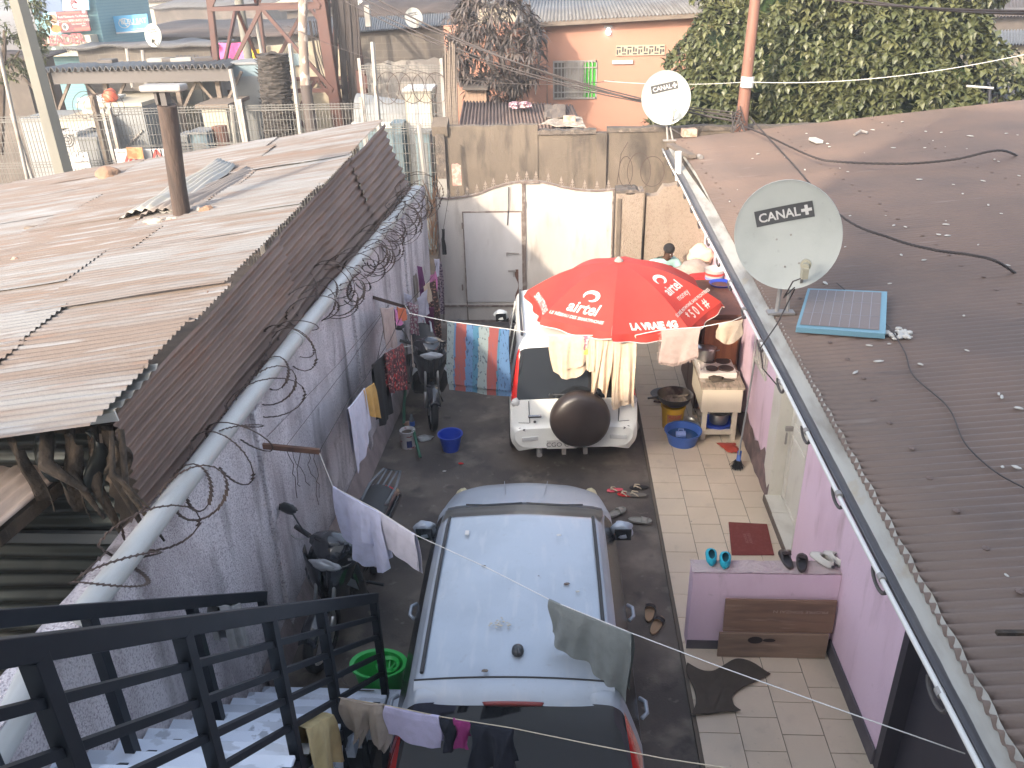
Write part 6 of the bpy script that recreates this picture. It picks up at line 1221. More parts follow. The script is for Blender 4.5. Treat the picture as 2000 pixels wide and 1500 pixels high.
for k in range(8):
    f = panel(k); n_ = ra[k]+R(22.5); od = Vector((math.cos(n_), math.sin(n_), 0))
    pn = MB().grid(f, 12, 16).build('canopy_panel', 'umbrella_red', u, smooth=True)
    vf = lambda s, v, f=f, od=od: f(s, 1)+Vector((0, 0, -.10*v*(.75+.25*math.sin(PI*s))))+od*(.03*v+.02*math.sin(s*16+1)*v)
    MB().grid(vf, 18, 3).build('valance', 'umbrella_red', pn, smooth=True)
    MB().tube([vf(s/18, 1.0) for s in range(19)], .006, 4).build('piping', 'white_print', pn)
    MB().tube([apex+Vector((0, 0, -.03)), apex.lerp(rim(k), .5)+Vector((0, 0, .06)), rim(k)+Vector((0, 0, -.02))], .008, 6).build('rib', 'grey_steel', u)
    W = (rim(k)-rim(k+1)).length
    def on(s0, r0, off=.006, f=f, W=W, k=k):
        def g(x, y):
            r = r0-y/1.12; s = s0-(-x)/max(.05, W*max(r, .05)); s = s0+x/max(.05, W*max(r, .05)); p = f(s, r)
            e1 = f(s+.02, r)-p; e2 = f(s, r-.02)-p; n__ = e1.cross(e2).normalized(); return p+n__*(off if n__.z > 0 else -off)
        return g
    def von(s0, off=.012, vf=vf, W=W, od=od): return lambda x, y: vf(s0+x/W, .5-y/.15)+od*off
    if k == 7:  # airtel panel
        text('airtel', .19, on(.46, .87), 'white_print', 'lettering', pn, bold=.004, shear=.15)
        text('LE RÉSEAU DES SMARTPHONES', .05, on(.44, .94), 'white_print', 'lettering', pn, bold=.001, shear=.1); lg = on(.50, .68)
    if k == 1:
        text('airtel', .17, on(.5, .68), 'white_print', 'lettering', pn, bold=.003); text('money', .10, on(.55, .77), 'white_print', 'lettering', pn); text('SÉCURISÉ, INSTANTANÉ, SANS FRONTIÈRES', .046, on(.5, .86), 'white_print', 'lettering', pn, bold=.001); lg = on(.47, .50)
        text('* 5 0 1 #', .14, von(.5) if 0 else on(.52, .965), 'white_print', 'lettering', pn, bold=.003)
    if k == 0: text('LA VRAIE 4G', .10, on(.58, .965), 'white_print', 'lettering', pn, bold=.006)
    if k == 6: text('SMARTPHONES', .10, on(.6, .98), 'white_print', 'lettering', pn, bold=.002)
    if k in (7, 1):  # swoosh mark
        pts = []
        for j in range(22):
            a = R(200-300*j/21); rr = .085*(1-.25*j/21); pts.append((math.cos(a)*rr*1.1, math.sin(a)*rr*.8, .006+.030*math.sin(PI*j/21)**.8))
        b = MB(); L_ = [lg(x*(1+w_/.09), y*(1+w_/.07)) for x, y, w_ in pts]; I_ = [lg(x*(1-w_/.12), y*(1-w_/.10)) for x, y, w_ in pts]
        b.add(L_+I_, [(j, j+1, 23+j, 22+j) for j in range(21)]); b.build('swoosh_mark', 'white_print', pn)
MB().tube([apex+Vector((0, 0, .02)), apex+Vector((.01, .02, -1.2)), Vector((UC.x+.05, UC.y+.1, ZT+.1))], .02, 10).build('pole', 'grey_steel', u)
MB().lathe([(0, .05), (.015, .045), (.05, .01), (.055, -.01)], apex+Vector((0, 0, .01)), 12).build('finial', 'c_taupe', u); MB().lathe([(0, .1), (.2, .1), (.24, 0)], (UC.x+.05, UC.y+.1, ZT), 20).build('base_weight', 'grey_steel', u)
# ================================================================ CUPBOARD, MAN, BUNDLES
t = thing('brown_cupboard', 'dark brown wooden cupboard against the pink wall under the parasol', 'cupboard', (2.1, 10.6, ZT))
MB().bx(1.86, 2.36, 10.0, 11.3, ZT+.05, 1.50).build('carcass', 'cupboard', t, bevel=.01); MB().bx(1.84, 2.38, 9.97, 11.33, 1.50, 1.54).build('top', 'cupboard', t, bevel=.005)
for (a, c) in ((10.03, 10.64), (10.66, 11.27)): d_ = MB().bx(1.835, 1.858, a, c, ZT+.1, 1.46).build('door', 'cupboard', t, bevel=.006); MB().box((1.825, (10.6 if a < 10.5 else 10.7), .85), (.015, .02, .12)).build('handle', 'grey_steel', d_)
MB().bx(1.9, 2.33, 9.985, 9.998, ZT+.1, 1.46).build('lit_end', mat('wood_lit', (.35, .13, .05), [((.2, .07, .03), 4, (4, 4, .4), .45, .65, .7)], rough=.5), t)  # orange tone paints the light on this end of the brown cupboard
# man, one continuous skinned body with clothes as children
hp_ = px(1305, 493, Y=12.62); Hh = hp_.z
man = thing('person', 'man in a mint T-shirt bending over a bundle behind the red parasol', 'person', (hp_.x-.05, 12.62, 0))
def skin_body(name, verts, edges, rad, m, parent, sub=2, root=0):
    me = bpy.data.meshes.new(name); org = ORG[parent.name]; me.from_pydata([Vector(v)-org for v in verts], edges, []); o = bpy.data.objects.new(name, me); C.objects.link(o); o.parent = parent; ORG[o.name] = org
    md = o.modifiers.new('k', 'SKIN'); me.materials.append(MATS[m])
    for i, r_ in enumerate(rad): me.skin_vertices[0].data[i].radius = (r_, r_) if not isinstance(r_, tuple) else r_
    me.skin_vertices[0].data[root].use_root = True; md.use_smooth_shade = True; s = o.modifiers.new('s', 'SUBSURF'); s.levels = sub; s.render_levels = sub; return o
hx, hy = hp_.x, 12.62
V = {'pel': (hx-.22, hy+.18, .88), 'ab': (hx-.20, hy+.13, 1.02), 'ch': (hx-.07, hy+.08, Hh-.27), 'nk0': (hx-.04, hy+.04, Hh-.14), 'nk': (hx-.03, hy+.01, Hh-.11), 'hd0': (hx, hy-.01, Hh-.06), 'hd': (hx+.012, hy-.02, Hh+.03), 'hd2': (hx+.008, hy-.012, Hh+.06),
 'sl': (hx-.25, hy-.04, Hh-.17), 'el': (hx-.24, hy-.28, Hh-.42), 'wl': (hx+.06, hy-.40, Hh-.42), 'hl': (hx+.13, hy-.42, Hh-.43),
 'sr': (hx+.15, hy+.12, Hh-.17), 'er': (hx+.27, hy+.02, Hh-.36), 'wr': (hx+.36, hy-.22, Hh-.40), 'hr': (hx+.38, hy-.30, Hh-.41),
 'hipl': (hx-.30, hy+.12, .84), 'knl': (hx-.28, hy+.10, .46), 'anl': (hx-.30, hy+.16, .10), 'tol': (hx-.27, hy+.02, .05), 'hipr': (hx-.13, hy+.22, .84), 'knr': (hx-.10, hy+.18, .46), 'anr': (hx-.12, hy+.26, .10), 'tor': (hx-.06, hy+.13, .05)}
K = list(V); rad = dict(pel=(.14, .11), ab=(.13, .10), ch=(.16, .115), nk0=.085, nk=.055, hd0=(.062, .068), hd=(.078, .092), hd2=(.062, .072), sl=.062, el=.042, wl=.027, hl=.034, sr=.062, er=.042, wr=.027, hr=.034, hipl=.095, knl=.06, anl=.04, tol=.035, hipr=.095, knr=.06, anr=.04, tor=.035)
E_ = [('pel', 'ab'), ('ab', 'ch'), ('ch', 'nk0'), ('nk0', 'nk'), ('nk', 'hd0'), ('hd0', 'hd'), ('hd', 'hd2'), ('ch', 'sl'), ('sl', 'el'), ('el', 'wl'), ('wl', 'hl'), ('ch', 'sr'), ('sr', 'er'), ('er', 'wr'), ('wr', 'hr'), ('pel', 'hipl'), ('hipl', 'knl'), ('knl', 'anl'), ('anl', 'tol'), ('pel', 'hipr'), ('hipr', 'knr'), ('knr', 'anr'), ('anr', 'tor')]
vs = [V[k] for k in K]; es = [(K.index(a), K.index(b_)) for a, b_ in E_]; rr = [rad[k] for k in K]
fdir = Vector((.45, -.75, -.5)).normalized()
for hnd in ('hl', 'hr'):
    h0 = Vector(V[hnd]); d = (h0-Vector(V['w'+hnd[1]])).normalized(); sd = d.cross(Vector((0, 0, 1))).normalized(); b0 = K.index(hnd)
    for j, (o_, ln) in enumerate(((-.028, .062), (-.010, .075), (.008, .072), (.026, .056))):
        i0 = len(vs); vs += [h0+sd*o_+d*.025, h0+sd*o_*1.15+d*(.025+ln*.5)+Vector((0, 0, -.01)), h0+sd*o_*1.15+d*(.02+ln)+Vector((0, 0, -.03))]; rr += [.010, .009, .008]; es += [(b0, i0), (i0, i0+1), (i0+1, i0+2)]
    i0 = len(vs); vs += [h0+sd*.04-d*.005, h0+sd*.055+d*.03+Vector((0, 0, -.015))]; rr += [.011, .009]; es += [(b0, i0), (i0, i0+1)]
skin_body('body', vs, es, rr, 'skin', man, 2)
hc = Vector(V['hd']); sd = fdir.cross(Vector((0, 0, 1))).normalized(); upv = sd.cross(fdir)
MB().lathe([(0, .102), (.03, .098), (.06, .082), (.082, .055), (.092, .02), (.088, -.01)], hc-fdir*.022+upv*.012, 18, Matrix((sd, fdir, upv)).transposed()).build('hair', 'hair', man, smooth=True)
for s in (-1, 1):
    MB().rock(hc+fdir*.082+sd*s*.032+upv*.005, .011, 1, 8).build('eye', 'sign_white', man, smooth=True); MB().rock(hc+sd*s*.084-upv*.005, .022, 2, 8, (.5, .8, 1.1)).build('ear', 'skin', man, smooth=True)
MB().rock(hc+fdir*.095-upv*.022, .018, 3, 8).build('nose', 'skin', man, smooth=True); MB().rock(hc+fdir*.082-upv*.052, .022, 4, 8, (1.3, .7, .45)).build('mouth', mat('lips', (.13, .05, .045), rough=.5), man, smooth=True)
kk = ['pel', 'ab', 'ch', 'nk0', 'sl', 'sr']; vs = [V[k] for k in kk]+[Vector(V['sl']).lerp(Vector(V['el']), .6), Vector(V['sr']).lerp(Vector(V['er']), .6)]
skin_body('t_shirt', vs, [(0, 1), (1, 2), (2, 3), (2, 4), (2, 5), (4, 6), (5, 7)], [(.16, .13), (.155, .125), (.185, .135), .085, .085, .085, .072, .072], 'mint_cloth', man, 2)
skin_body('trousers', [Vector(V[k]) for k in ('pel', 'hipl', 'knl', 'anl', 'hipr', 'knr', 'anr')], [(0, 1), (1, 2), (2, 3), (0, 4), (4, 5), (5, 6)], [(.155, .125), .105, .08, .06, .105, .08, .06], 'c_navy', man, 2)
def lump(x, y, Y, r, sq, m, name, label, cat, seed=1): tag(MB().rock(px(x, y, Y=Y), r, seed, 18, sq).build(name, m, smooth=True), label, cat)
t = thing('side_table', 'small wooden table carrying bundles behind the parasol', 'table', (1.95, 12.2, ZT)); q = px(1350, 545, Y=12.1)
MB().bx(1.6, 2.38, 11.75, 12.6, q.z-.16, q.z-.12).build('table_top', 'weathered', t)
for x in (1.65, 2.33):
    for y in (11.8, 12.55): MB().bx(x-.025, x+.025, y-.025, y+.025, ZT, q.z-.16).build('leg', 'weathered', t)
lump(1352, 528, 12.1, .19, (1.3, 1, .7), 'c_taupe', 'cloth_bundle', 'grey-brown cloth bundle under the hands of the bending man', 'bundle', 3)
lump(1368, 500, 12.5, .17, (1.2, 1, .9), 'c_cream', 'white_sack', 'crumpled cream sack behind the cloth bundle near the wall', 'sack', 8)
lump(1378, 545, 11.6, .17, (1.4, 1, .45), 'c_red', 'red_cloth', 'folded red cloth between bundle and blue-white bucket', 'cloth', 5)
q = px(1395, 540, Y=11.5); t = thing('white_bucket', 'white bucket with blue and red bands beside the gutter', 'bucket', q); MB().lathe([(0, -.12), (.12, -.12), (.14, .10), (.15, .12)], q, 24).build('tub', 'sign_white', t, smooth=True, auto=40); MB().lathe([(.129, -.06), (.137, .01)], q, 24).build('blue_band', 'lilac_plastic', t); MB().lathe([(.140, .04), (.144, .075)], q, 24).build('red_band', 'sign_red', t)
q = px(1408, 560, Y=11.1); tag(MB().lathe([(0, -.06), (.1, -.06), (.16, .06), (.17, .06)], q, 24).build('blue_bowl', 'blue_bucket', smooth=True), 'small dark blue bowl below the banded bucket', 'bowl')
# ================================================================ STOVE TABLE
a = px(1372, 858, Z=ZT); c = px(1438, 858, Z=ZT); y0 = 9.35; x0, x1 = 1.84, 2.28; zt_ = .83
t = thing('kitchen_table', 'cream painted wooden table with deep apron and worn top against the pink wall', 'table', (2.05, 9.6, ZT)); y1 = y0+.78
MB().bx(x0-.05, x1+.05, y0-.05, y1, zt_-.03, zt_).build('table_top', 'worn_wood', t, bevel=.005)
MB().bx(x0-.03, x1+.03, y0-.03, y0-.01, zt_-.36, zt_-.03).build('apron', 'table_paint', t); MB().bx(x0-.03, x0-.01, y0-.01, y1-.01, zt_-.36, zt_-.03).build('apron', 'table_paint', t)
for x in (x0, x1-.06):
    for y in (y0, y1-.08): MB().bx(x, x+.06, y, y+.06, ZT, zt_-.03).build('leg', 'table_paint', t, bevel=.004)
MB().bx(x0, x1, y0-.005, y0+.035, ZT+.09, ZT+.15).build('stretcher', 'table_paint', t); MB().bx(x0+.02, x1-.02, y0+.06, y1-.06, ZT+.10, ZT+.12).build('shelf', 'worn_wood', t)
hb = thing('electric_hob', 'white four plate electric hob standing on the cream table', 'hob', (2.05, 9.8, zt_)); hx0, hx1, hy0, hy1 = 1.80, 2.27, 9.56, 10.08
MB().bx(hx0, hx1, hy0, hy1, zt_+.001, zt_+.075).build('casing', 'hob_white', hb, bevel=.008)
for (x, y, r) in ((1.97, 9.70, .075), (2.15, 9.70, .088), (2.15, 9.93, .088), (1.97, 9.93, .075)): o = MB().lathe([(0, .012), (r, .012), (r, 0)], (x, y, zt_+.076), 24).build('hotplate', 'hotplate', hb, smooth=True, auto=30); MB().lathe([(r+.012, .001), (r+.014, .004), (r, .005)], (x, y, zt_+.076), 24).build('trim_ring', 'chrome', o)
for k in range(4): MB().lathe([(.014, 0), (.012, .02), (0, .022)], (hx0+.03, 9.68+.055*k, zt_+.076), 10).build('knob', 'hob_white', hb)
MB().tube([(hx1, 9.8, zt_+.03), (2.34, 9.75, zt_+.0), (2.37, 9.72, .6)], .006, 6).build('power_cord', 'white_pipe', hb)
p_ = thing('cooking_pot', 'dull aluminium cooking pot with lid standing on the hob', 'pot', (1.93, 9.97, zt_+.09)); cz = zt_+.09
MB().lathe([(0, 0), (.115, 0), (.125, .03), (.13, .15), (.138, .155), (.138, .165)], (1.93, 9.99, cz), 30).build('pan', 'alu', p_, smooth=True, auto=40); MB().lathe([(.14, .165), (.13, .175), (.06, .195), (0, .20)], (1.93, 9.99, cz), 30).build('lid', 'alu', p_, smooth=True)
for s in (-1, 1): MB().tube([(1.93+s*.13, 9.96, cz+.12), (1.93+s*.17, 9.965, cz+.125), (1.93+s*.17, 10.015, cz+.125), (1.93+s*.13, 10.02, cz+.12)], .008, 6).build('handle', 'alu', p_)
q = (1.99, 9.50, zt_+.03); tag(MB().rock(q, .075, 4, 20, (1.2, .9, .5)).rock((2.12, 9.49, zt_+.012), .05, 6, 12, (2.0, .7, .3)).build('wet_rag', 'c_olive', smooth=True), 'crumpled dark green rag on the table in front of the hob', 'rag')
def pot(name, label, c, r, h, m, hnd=True, cat='pot'):
    t = thing(name, label, cat, c); MB().lathe([(0, 0), (r*.85, 0), (r*.95, h*.2), (r, h), (r*1.06, h), (r*.97, h-.01), (r*.9, h*.25), (0, .02)], c, 30).build('bowl', m, t, smooth=True, auto=40)
    if hnd:
        for s in (-1, 1): MB().tube([Vector(c)+Vector((s*r, -.03, h*.85)), Vector(c)+Vector((s*(r+.05), 0, h*.87)), Vector(c)+Vector((s*r, .03, h*.85))], .008, 6).build('handle', m, t)
    return t
pot('steel_pot', 'shiny steel pot on the shelf under the cream table', (2.09, 9.55, ZT+.17), .13, .15, 'alu'); pot('blue_basin', 'shallow blue basin holding the steel pot under the table', (2.08, 9.56, ZT+.121), .2, .07, 'blue_bucket', False, 'basin')
pot('stacked_lids', 'stack of shiny pans beside the left table leg', (1.74, 9.72, ZT), .16, .06, 'alu', True, 'pans'); pot('dark_pot', 'blackened pot behind the steel pot under the table', (2.12, 9.85, ZT+.12), .16, .2, 'alu_dark')
# yellow bucket with blackened wok on it
q = px(1312, 818, Z=ZT); bx_ = Vector((1.52, 9.72, ZT)); t = thing('yellow_bucket', 'yellow plastic bucket with a brown label carrying the wok', 'bucket', bx_)
MB().lathe([(0, 0), (.13, 0), (.155, .30), (.165, .30), (.165, .33), (.15, .33), (.12, .02)], bx_, 30).build('tub', 'yellow_plastic', t, smooth=True, auto=40)
lb = MB().grid(lambda u, v: bx_+Vector((math.cos(lerp(-2.2, -.9, u))*(.142+.018*v), math.sin(lerp(-2.2, -.9, u))*(.142+.018*v), .08+.17*v)), 12, 4).build('label', 'tan_label', t, smooth=True)
text('AZUR', .06, lambda x, y: bx_+Vector((math.cos(-1.55+x/.155)*.166, math.sin(-1.55+x/.155)*.166, .2+y)), 'sign_red', 'lettering', lb)
wk = bx_+Vector((.01, .0, .33)); t = thing('wok', 'blackened round wok with spoon resting on the yellow bucket', 'wok', wk)
MB().lathe([(0, 0), (.12, .01), (.19, .06), (.225, .15), (.235, .155), (.22, .15), (.185, .07), (.11, .025), (0, .015)], wk, 32).build('pan', 'alu_dark', t, smooth=True, auto=50)
MB().lathe([(0, .05), (.17, .06)], wk, 24).build('murky_oil', 'worn_wood', t)
MB().tube([wk+Vector((-.22, -.03, .13)), wk+Vector((-.36, -.06, .12))], .014, 6).build('handle', 'alu_dark', t)
tag(MB().bar(wk+Vector((-.02, .02, .10)), wk+Vector((.16, -.06, .17)), .05, .012).build('wooden_spatula', 'weathered', bevel=.004), 'pale wooden spatula lying in the wok', 'spatula')
tag(MB().bar((1.35, 10.42, ZT+.012), (1.62, 10.3, ZT+.03), .03, .02).build('dark_stick', 'cupboard'), 'dark stick on the tiles behind the wok', 'stick')
q = px(1303, 720, Z=ZT); tag(MB().lathe([(0, .0), (.17, .004), (.20, .03), (.19, .03), (.16, .01), (0, .008)], (1.52, 10.62, ZT), 28).build('metal_tray', 'cab_grey', smooth=True), 'pale round tray on the tiles beyond the wok', 'tray')
# blue basin with mug
q = px(1332, 838, Z=ZT+.06); bc = Vector((1.60, 9.30, ZT)); t = thing('blue_washtub', 'wide blue plastic washtub on the tiles holding a mug', 'washtub', bc)
MB().lathe([(0, 0), (.175, 0), (.225, .17), (.24, .175), (.24, .185), (.22, .18), (.17, .015), (0, .012)], bc, 36).build('tub', 'blue_plastic', t, smooth=True, auto=50); MB().lathe([(0, .10), (.196, .10)], bc, 30).build('water', mat('water', (.02, .07, .2), rough=.05), t)
mg = bc+Vector((-.03, -.02, .13)); t = thing('plastic_mug', 'small lilac plastic mug floating in the blue washtub', 'mug', mg); mt = Matrix.Rotation(PI/2, 3, 'Y'); MB().lathe([(0, -.06), (.04, -.06), (.045, .06), (.042, .06), (.037, -.055)], mg, 20, mt).build('cup', 'lilac_plastic', t, smooth=True, auto=50); MB().tube([mg+Vector((-.03, 0, .04)), mg+Vector((-.03, 0, .075)), mg+Vector((.03, 0, .075)), mg+Vector((.03, 0, .04))], .007, 6).build('handle', 'lilac_plastic', t)
# red bag, soap, mat, broom
q = px(1420, 875, Z=ZT); tag(MB().grid(lambda u, v: q+Vector(((u-.5)*.24*(1-.35*v)+.07*v, -(v-.4)*.24, .02+.03*math.sin(PI*u)*math.sin(PI*v)+.012*noise.noise(Vector((u*6, v*6, 2))))), 14, 12).build('red_bag', 'red_bag', smooth=True, thick=.004), 'crumpled red plastic bag lying in front of the cream table', 'bag')
q = px(1439, 873, Z=ZT+.01); tag(MB().box(q, (.1, .06, .03)).build('soap_block', 'table_paint', bevel=.01), 'small cream block beside the right table leg', 'block')
m_ = [px(1423, 1020, Z=ZT+.006), px(1498, 1024, Z=ZT+.006), px(1512, 1084, Z=ZT+.006), px(1429, 1084, Z=ZT+.006)]; t = tag(MB().grid(lambda u, v: m_[0].lerp(m_[1], u).lerp(m_[3].lerp(m_[2], u), v), 4, 4).build('door_mat', 'door_mat', thick=.01), 'dark red rectangular door mat on the tiles before the white door', 'mat')
text('BONNE\nARRIVÉE', .055, lambda x, y: (m_[0]+m_[1]+m_[2]+m_[3])/4+Vector((y*-.9-.03, x*.9, .0065)), mat('mat_letter', (.27, .12, .1), rough=.9), 'mat_lettering', t)
h0 = px(1441, 905, Z=ZT+.06); h1 = Vector((HX-.01, 9.25, 1.28)); t = thing('broom', 'broom with blue head and pale handle leaning against the pink wall', 'broom', h0)
MB().tube([h0+Vector((0, 0, .12)), h1], .011, 8).build('handle', 'cab_grey', t); dd = (h1-h0).normalized(); MB().bar(h0+dd*.16, h0+dd*.02, .05, .03).build('head', 'blue_plastic', t, bevel=.01)
b = MB(); rn = random.Random(3)
for k in range(240): s_ = h0+dd*.04+Vector((rn.uniform(-.035, .035), rn.uniform(-.02, .02), 0)); b.tube([s_, s_-dd*.10+Vector((rn.gauss(0, .025), rn.gauss(0, .03), rn.uniform(-.01, .02)))], .003, 3)
b.build('bristles', 'broom_black', t)
# ================================================================ STAIRS AND RAILINGS
st = thing('marble_stairs', 'white veined marble steps with black risers rising at the bottom left', 'stairs', (-1.9, 4, 0))
RX = -1.42; AX = -2.30; k0 = 4.93; stp = .245; rs = .2; rnd = random.Random(2)
b = MB(); b2 = MB()
for k in range(13):
    y1 = k0-k*stp; z = .2+k*rs
    if z < 2.9:
        x0 = XL(y1)+.02; MB().bx(x0+(.0 if k else 0), RX+.02 if k > 1 else RX+.06+.12*(k == 0), y1-stp-.02, y1+.02, z-.028, z).build('tread', 'marble', st, bevel=.004)
        MB().bx(x0, RX, y1-stp, y1, z-.2, z-.03).build('riser', 'marble', st)
MB().bx(XL(4), RX-.02, 1.6, k0-.3, 0, .16).build('stair_mass', 'cab_dark', st)
def rz_(y): return 1.2+(4.92-y)*.815
def railing(name, label, X, y0, y1, posts, nr, off=0):
    t = thing(name, label, 'railing', (X, (y0+y1)/2, 1))
    MB().bar((X, y0+.03, rz_(y0+.03)+off), (X, y1, rz_(y1)+off), .055, .075).build('handrail', 'rail_black', t, bevel=.004)
    for y in posts: MB().bx(X-.028, X+.028, y-.03, y+.03, max(0.02, rz_(y)-1.18+off), rz_(y)-.03+off).build('post', 'rail_black', t, bevel=.003)
    for k in range(1, nr+1): d = .195*k; MB().bar((X, y0, rz_(y0)-d+off), (X, y1, rz_(y1)-d+off), .028, .032).build('rail', 'rail_black', t)
    MB().bar((X, y0, rz_(y0)-1.08+off), (X, y1, rz_(y1)-1.08+off), .05, .07).build('bottom_rail', 'rail_black', t); return t
railing('stair_railing', 'black steel stair railing nearer the silver car with four slanting rails', RX, 4.9, 1.2, (4.88, 3.75, 3.05, 2.3, 1.6), 4)
railing('stair_railing', 'black steel stair railing on the wall side of the steps', AX, 4.9, 1.2, (4.88, 3.9, 3.0, 2.2), 1)
b = MB()
for k, (x, y, h_, l) in enumerate(((-1.30, 3.75, .95, .22), (-1.18, 3.82, 1.0, .25), (-1.40, 3.62, .9, .16))): b.prism([(x-.07, y, .02), (x+.08, y, .02), (x+.02, y+.02, h_+.2)], (0, 0, 0), (0, .03, 0))
tag(b.build('pointed_slats', 'rail_black'), 'dark pointed slats standing beside the silver car at the bottom of the railing', 'slats')
# ================================================================ BUCKETS AND THINGS BY THE LEFT WALL
q = px(712, 1345, Z=.2); c = Vector((-1.52, 5.13, .02)); t = thing('mop_bucket', 'bright green oval mop bucket with wringer at the foot of the stairs', 'bucket', c)
MB().lathe([(0, 0), (.125, 0), (.15, .26), (.17, .27), (.17, .29), (.145, .28), (.115, .02), (0, .015)], c, 36, None, 1.45, 1).build('tub', 'green_plastic', t, smooth=True, auto=50)
w_ = MB().lathe([(.07, .26), (.095, .28), (.10, .275), (.085, .22), (.05, .15), (0, .15)], c+Vector((.08, .0, .0)), 24).build('wringer', 'green_plastic', t, smooth=True, auto=50)
b = MB(); [b.bar(c+Vector((.08, 0, .2)), c+Vector((.08+.08*math.cos(a), .08*math.sin(a), .24)), .012, .012) for a in [PI*k/4 for k in range(8)]]; b.build('wringer_ribs', 'green_plastic', w_)
MB().tube([c+Vector((-.24, 0, .27)), c+Vector((-.3, -.1, .2)), c+Vector((-.2, -.2, .18)), c+Vector((0, -.22, .2))], .005, 6).build('wire_handle', 'dark_steel', t)
c = px(880, 882, Z=0)+Vector((0, .06, 0)); t = thing('blue_bucket', 'deep blue plastic bucket standing alone on the wet yard floor', 'bucket', c)
MB().lathe([(0, 0), (.105, 0), (.15, .22), (.165, .225), (.165, .235), (.148, .232), (.1, .012), (0, .01)], c, 36).build('tub', 'blue_bucket', t, smooth=True, auto=50)
c = px(797, 876, Z=0)+Vector((0, .06, 0)); t = thing('paint_can', 'white paint can with red and blue print by the left wall', 'can', c)
MB().lathe([(0, 0), (.095, 0), (.1, .24), (.105, .245), (.098, .25), (.09, .24), (.088, .19), (0, .19)], c, 30).build('can', 'paint_can', t, smooth=True, auto=50)
MB().lathe([(0, .2), (.089, .2)], c, 24).build('cement_filling', 'cement_in', t); MB().grid(lambda u, v: c+Vector((math.cos(lerp(-1.6, -.9, u))*.1005, math.sin(lerp(-1.6, -.9, u))*.1005, .03+.1*v)), 8, 2).build('blue_patch', 'navy', t)
p = [(792, 872), (790, 830), (790, 790), (795, 760)]; pp = [px(x, y, Z=.02+.15*(i > 1)) for i, (x, y) in enumerate(((792, 846), (789, 825), (789, 790), (794, 745)))]
tag(MB().tube(pp, .022, 8).build('green_hose', 'hose_green', smooth=True), 'green hose standing up behind the white paint can', 'hose')
a_ = px(808, 846, Z=.2); c_ = px(821, 893, Z=.03); tag(MB().tube([a_+Vector((0, 0, .05)), a_.lerp(c_, .4), c_], .02, 8).build('green_hose', 'hose_green', smooth=True), 'short green hose hanging beside the white paint can', 'hose')
q = px(806, 838, Z=.02); t = thing('water_bottle', 'upright bottle with a blue label behind the white paint can', 'bottle', q); MB().lathe([(0, 0), (.035, 0), (.037, .15), (.015, .2), (.013, .23), (0, .23)], q, 16).build('bottle', 'clear_bottle', t, smooth=True); MB().lathe([(.038, .06), (.038, .13)], q, 16).build('label', 'blue_plastic', t)
q = px(808, 846, Z=.2); tag(MB().tube([q, q+Vector((.0, 0, .07))], [.028, .024], 10).build('white_tap', 'sign_white', smooth=True), 'small white tap fitting on top of the short green hose', 'tap')
q = px(829, 858, Z=.0); tag(MB().rock(q+Vector((0, 0, .02)), .085, 4, 16, (1.2, .9, .35)).build('plastic_bag', 'bag_clear', smooth=True), 'crumpled clear plastic bag between paint can and blue bucket', 'bag')
q = px(797, 833, Z=.0); tag(MB().rock(q+Vector((0, 0, .03)), .06, 6, 12, (1, 1, .7)).build('stone', 'brick_bit', smooth=True), 'small rough stone behind the paint can', 'stone')
def litter(x, y, r, m, name, label, Z=.012, sq=(1.3, .8, .25)): q = px(x, y, Z=Z); tag(MB().rock(q, r, int(x), 7, sq).build(name, m), label, 'litter')
litter(900, 905, .028, 'c_red', 'paper_scrap', 'small red and white scrap on the floor below the blue bucket'); litter(1036, 930, .015, 'ink', 'leaf_scrap', 'tiny dark scrap on the floor before the white off-roader'); litter(766, 1296, .02, 'sign_white', 'paper_scrap', 'tiny white scrap on the floor left of the silver car'); litter(868, 920, .02, 'flake', 'pebble', 'tiny pale pebble on the wet floor'); litter(752, 1017, .012, 'flake', 'pebble', 'tiny pebble near the rear rack of the near motorbike')
litter(1350, 1018, .008, 'ink', 'grit', 'dark grit speck on the beige tiles', ZT)
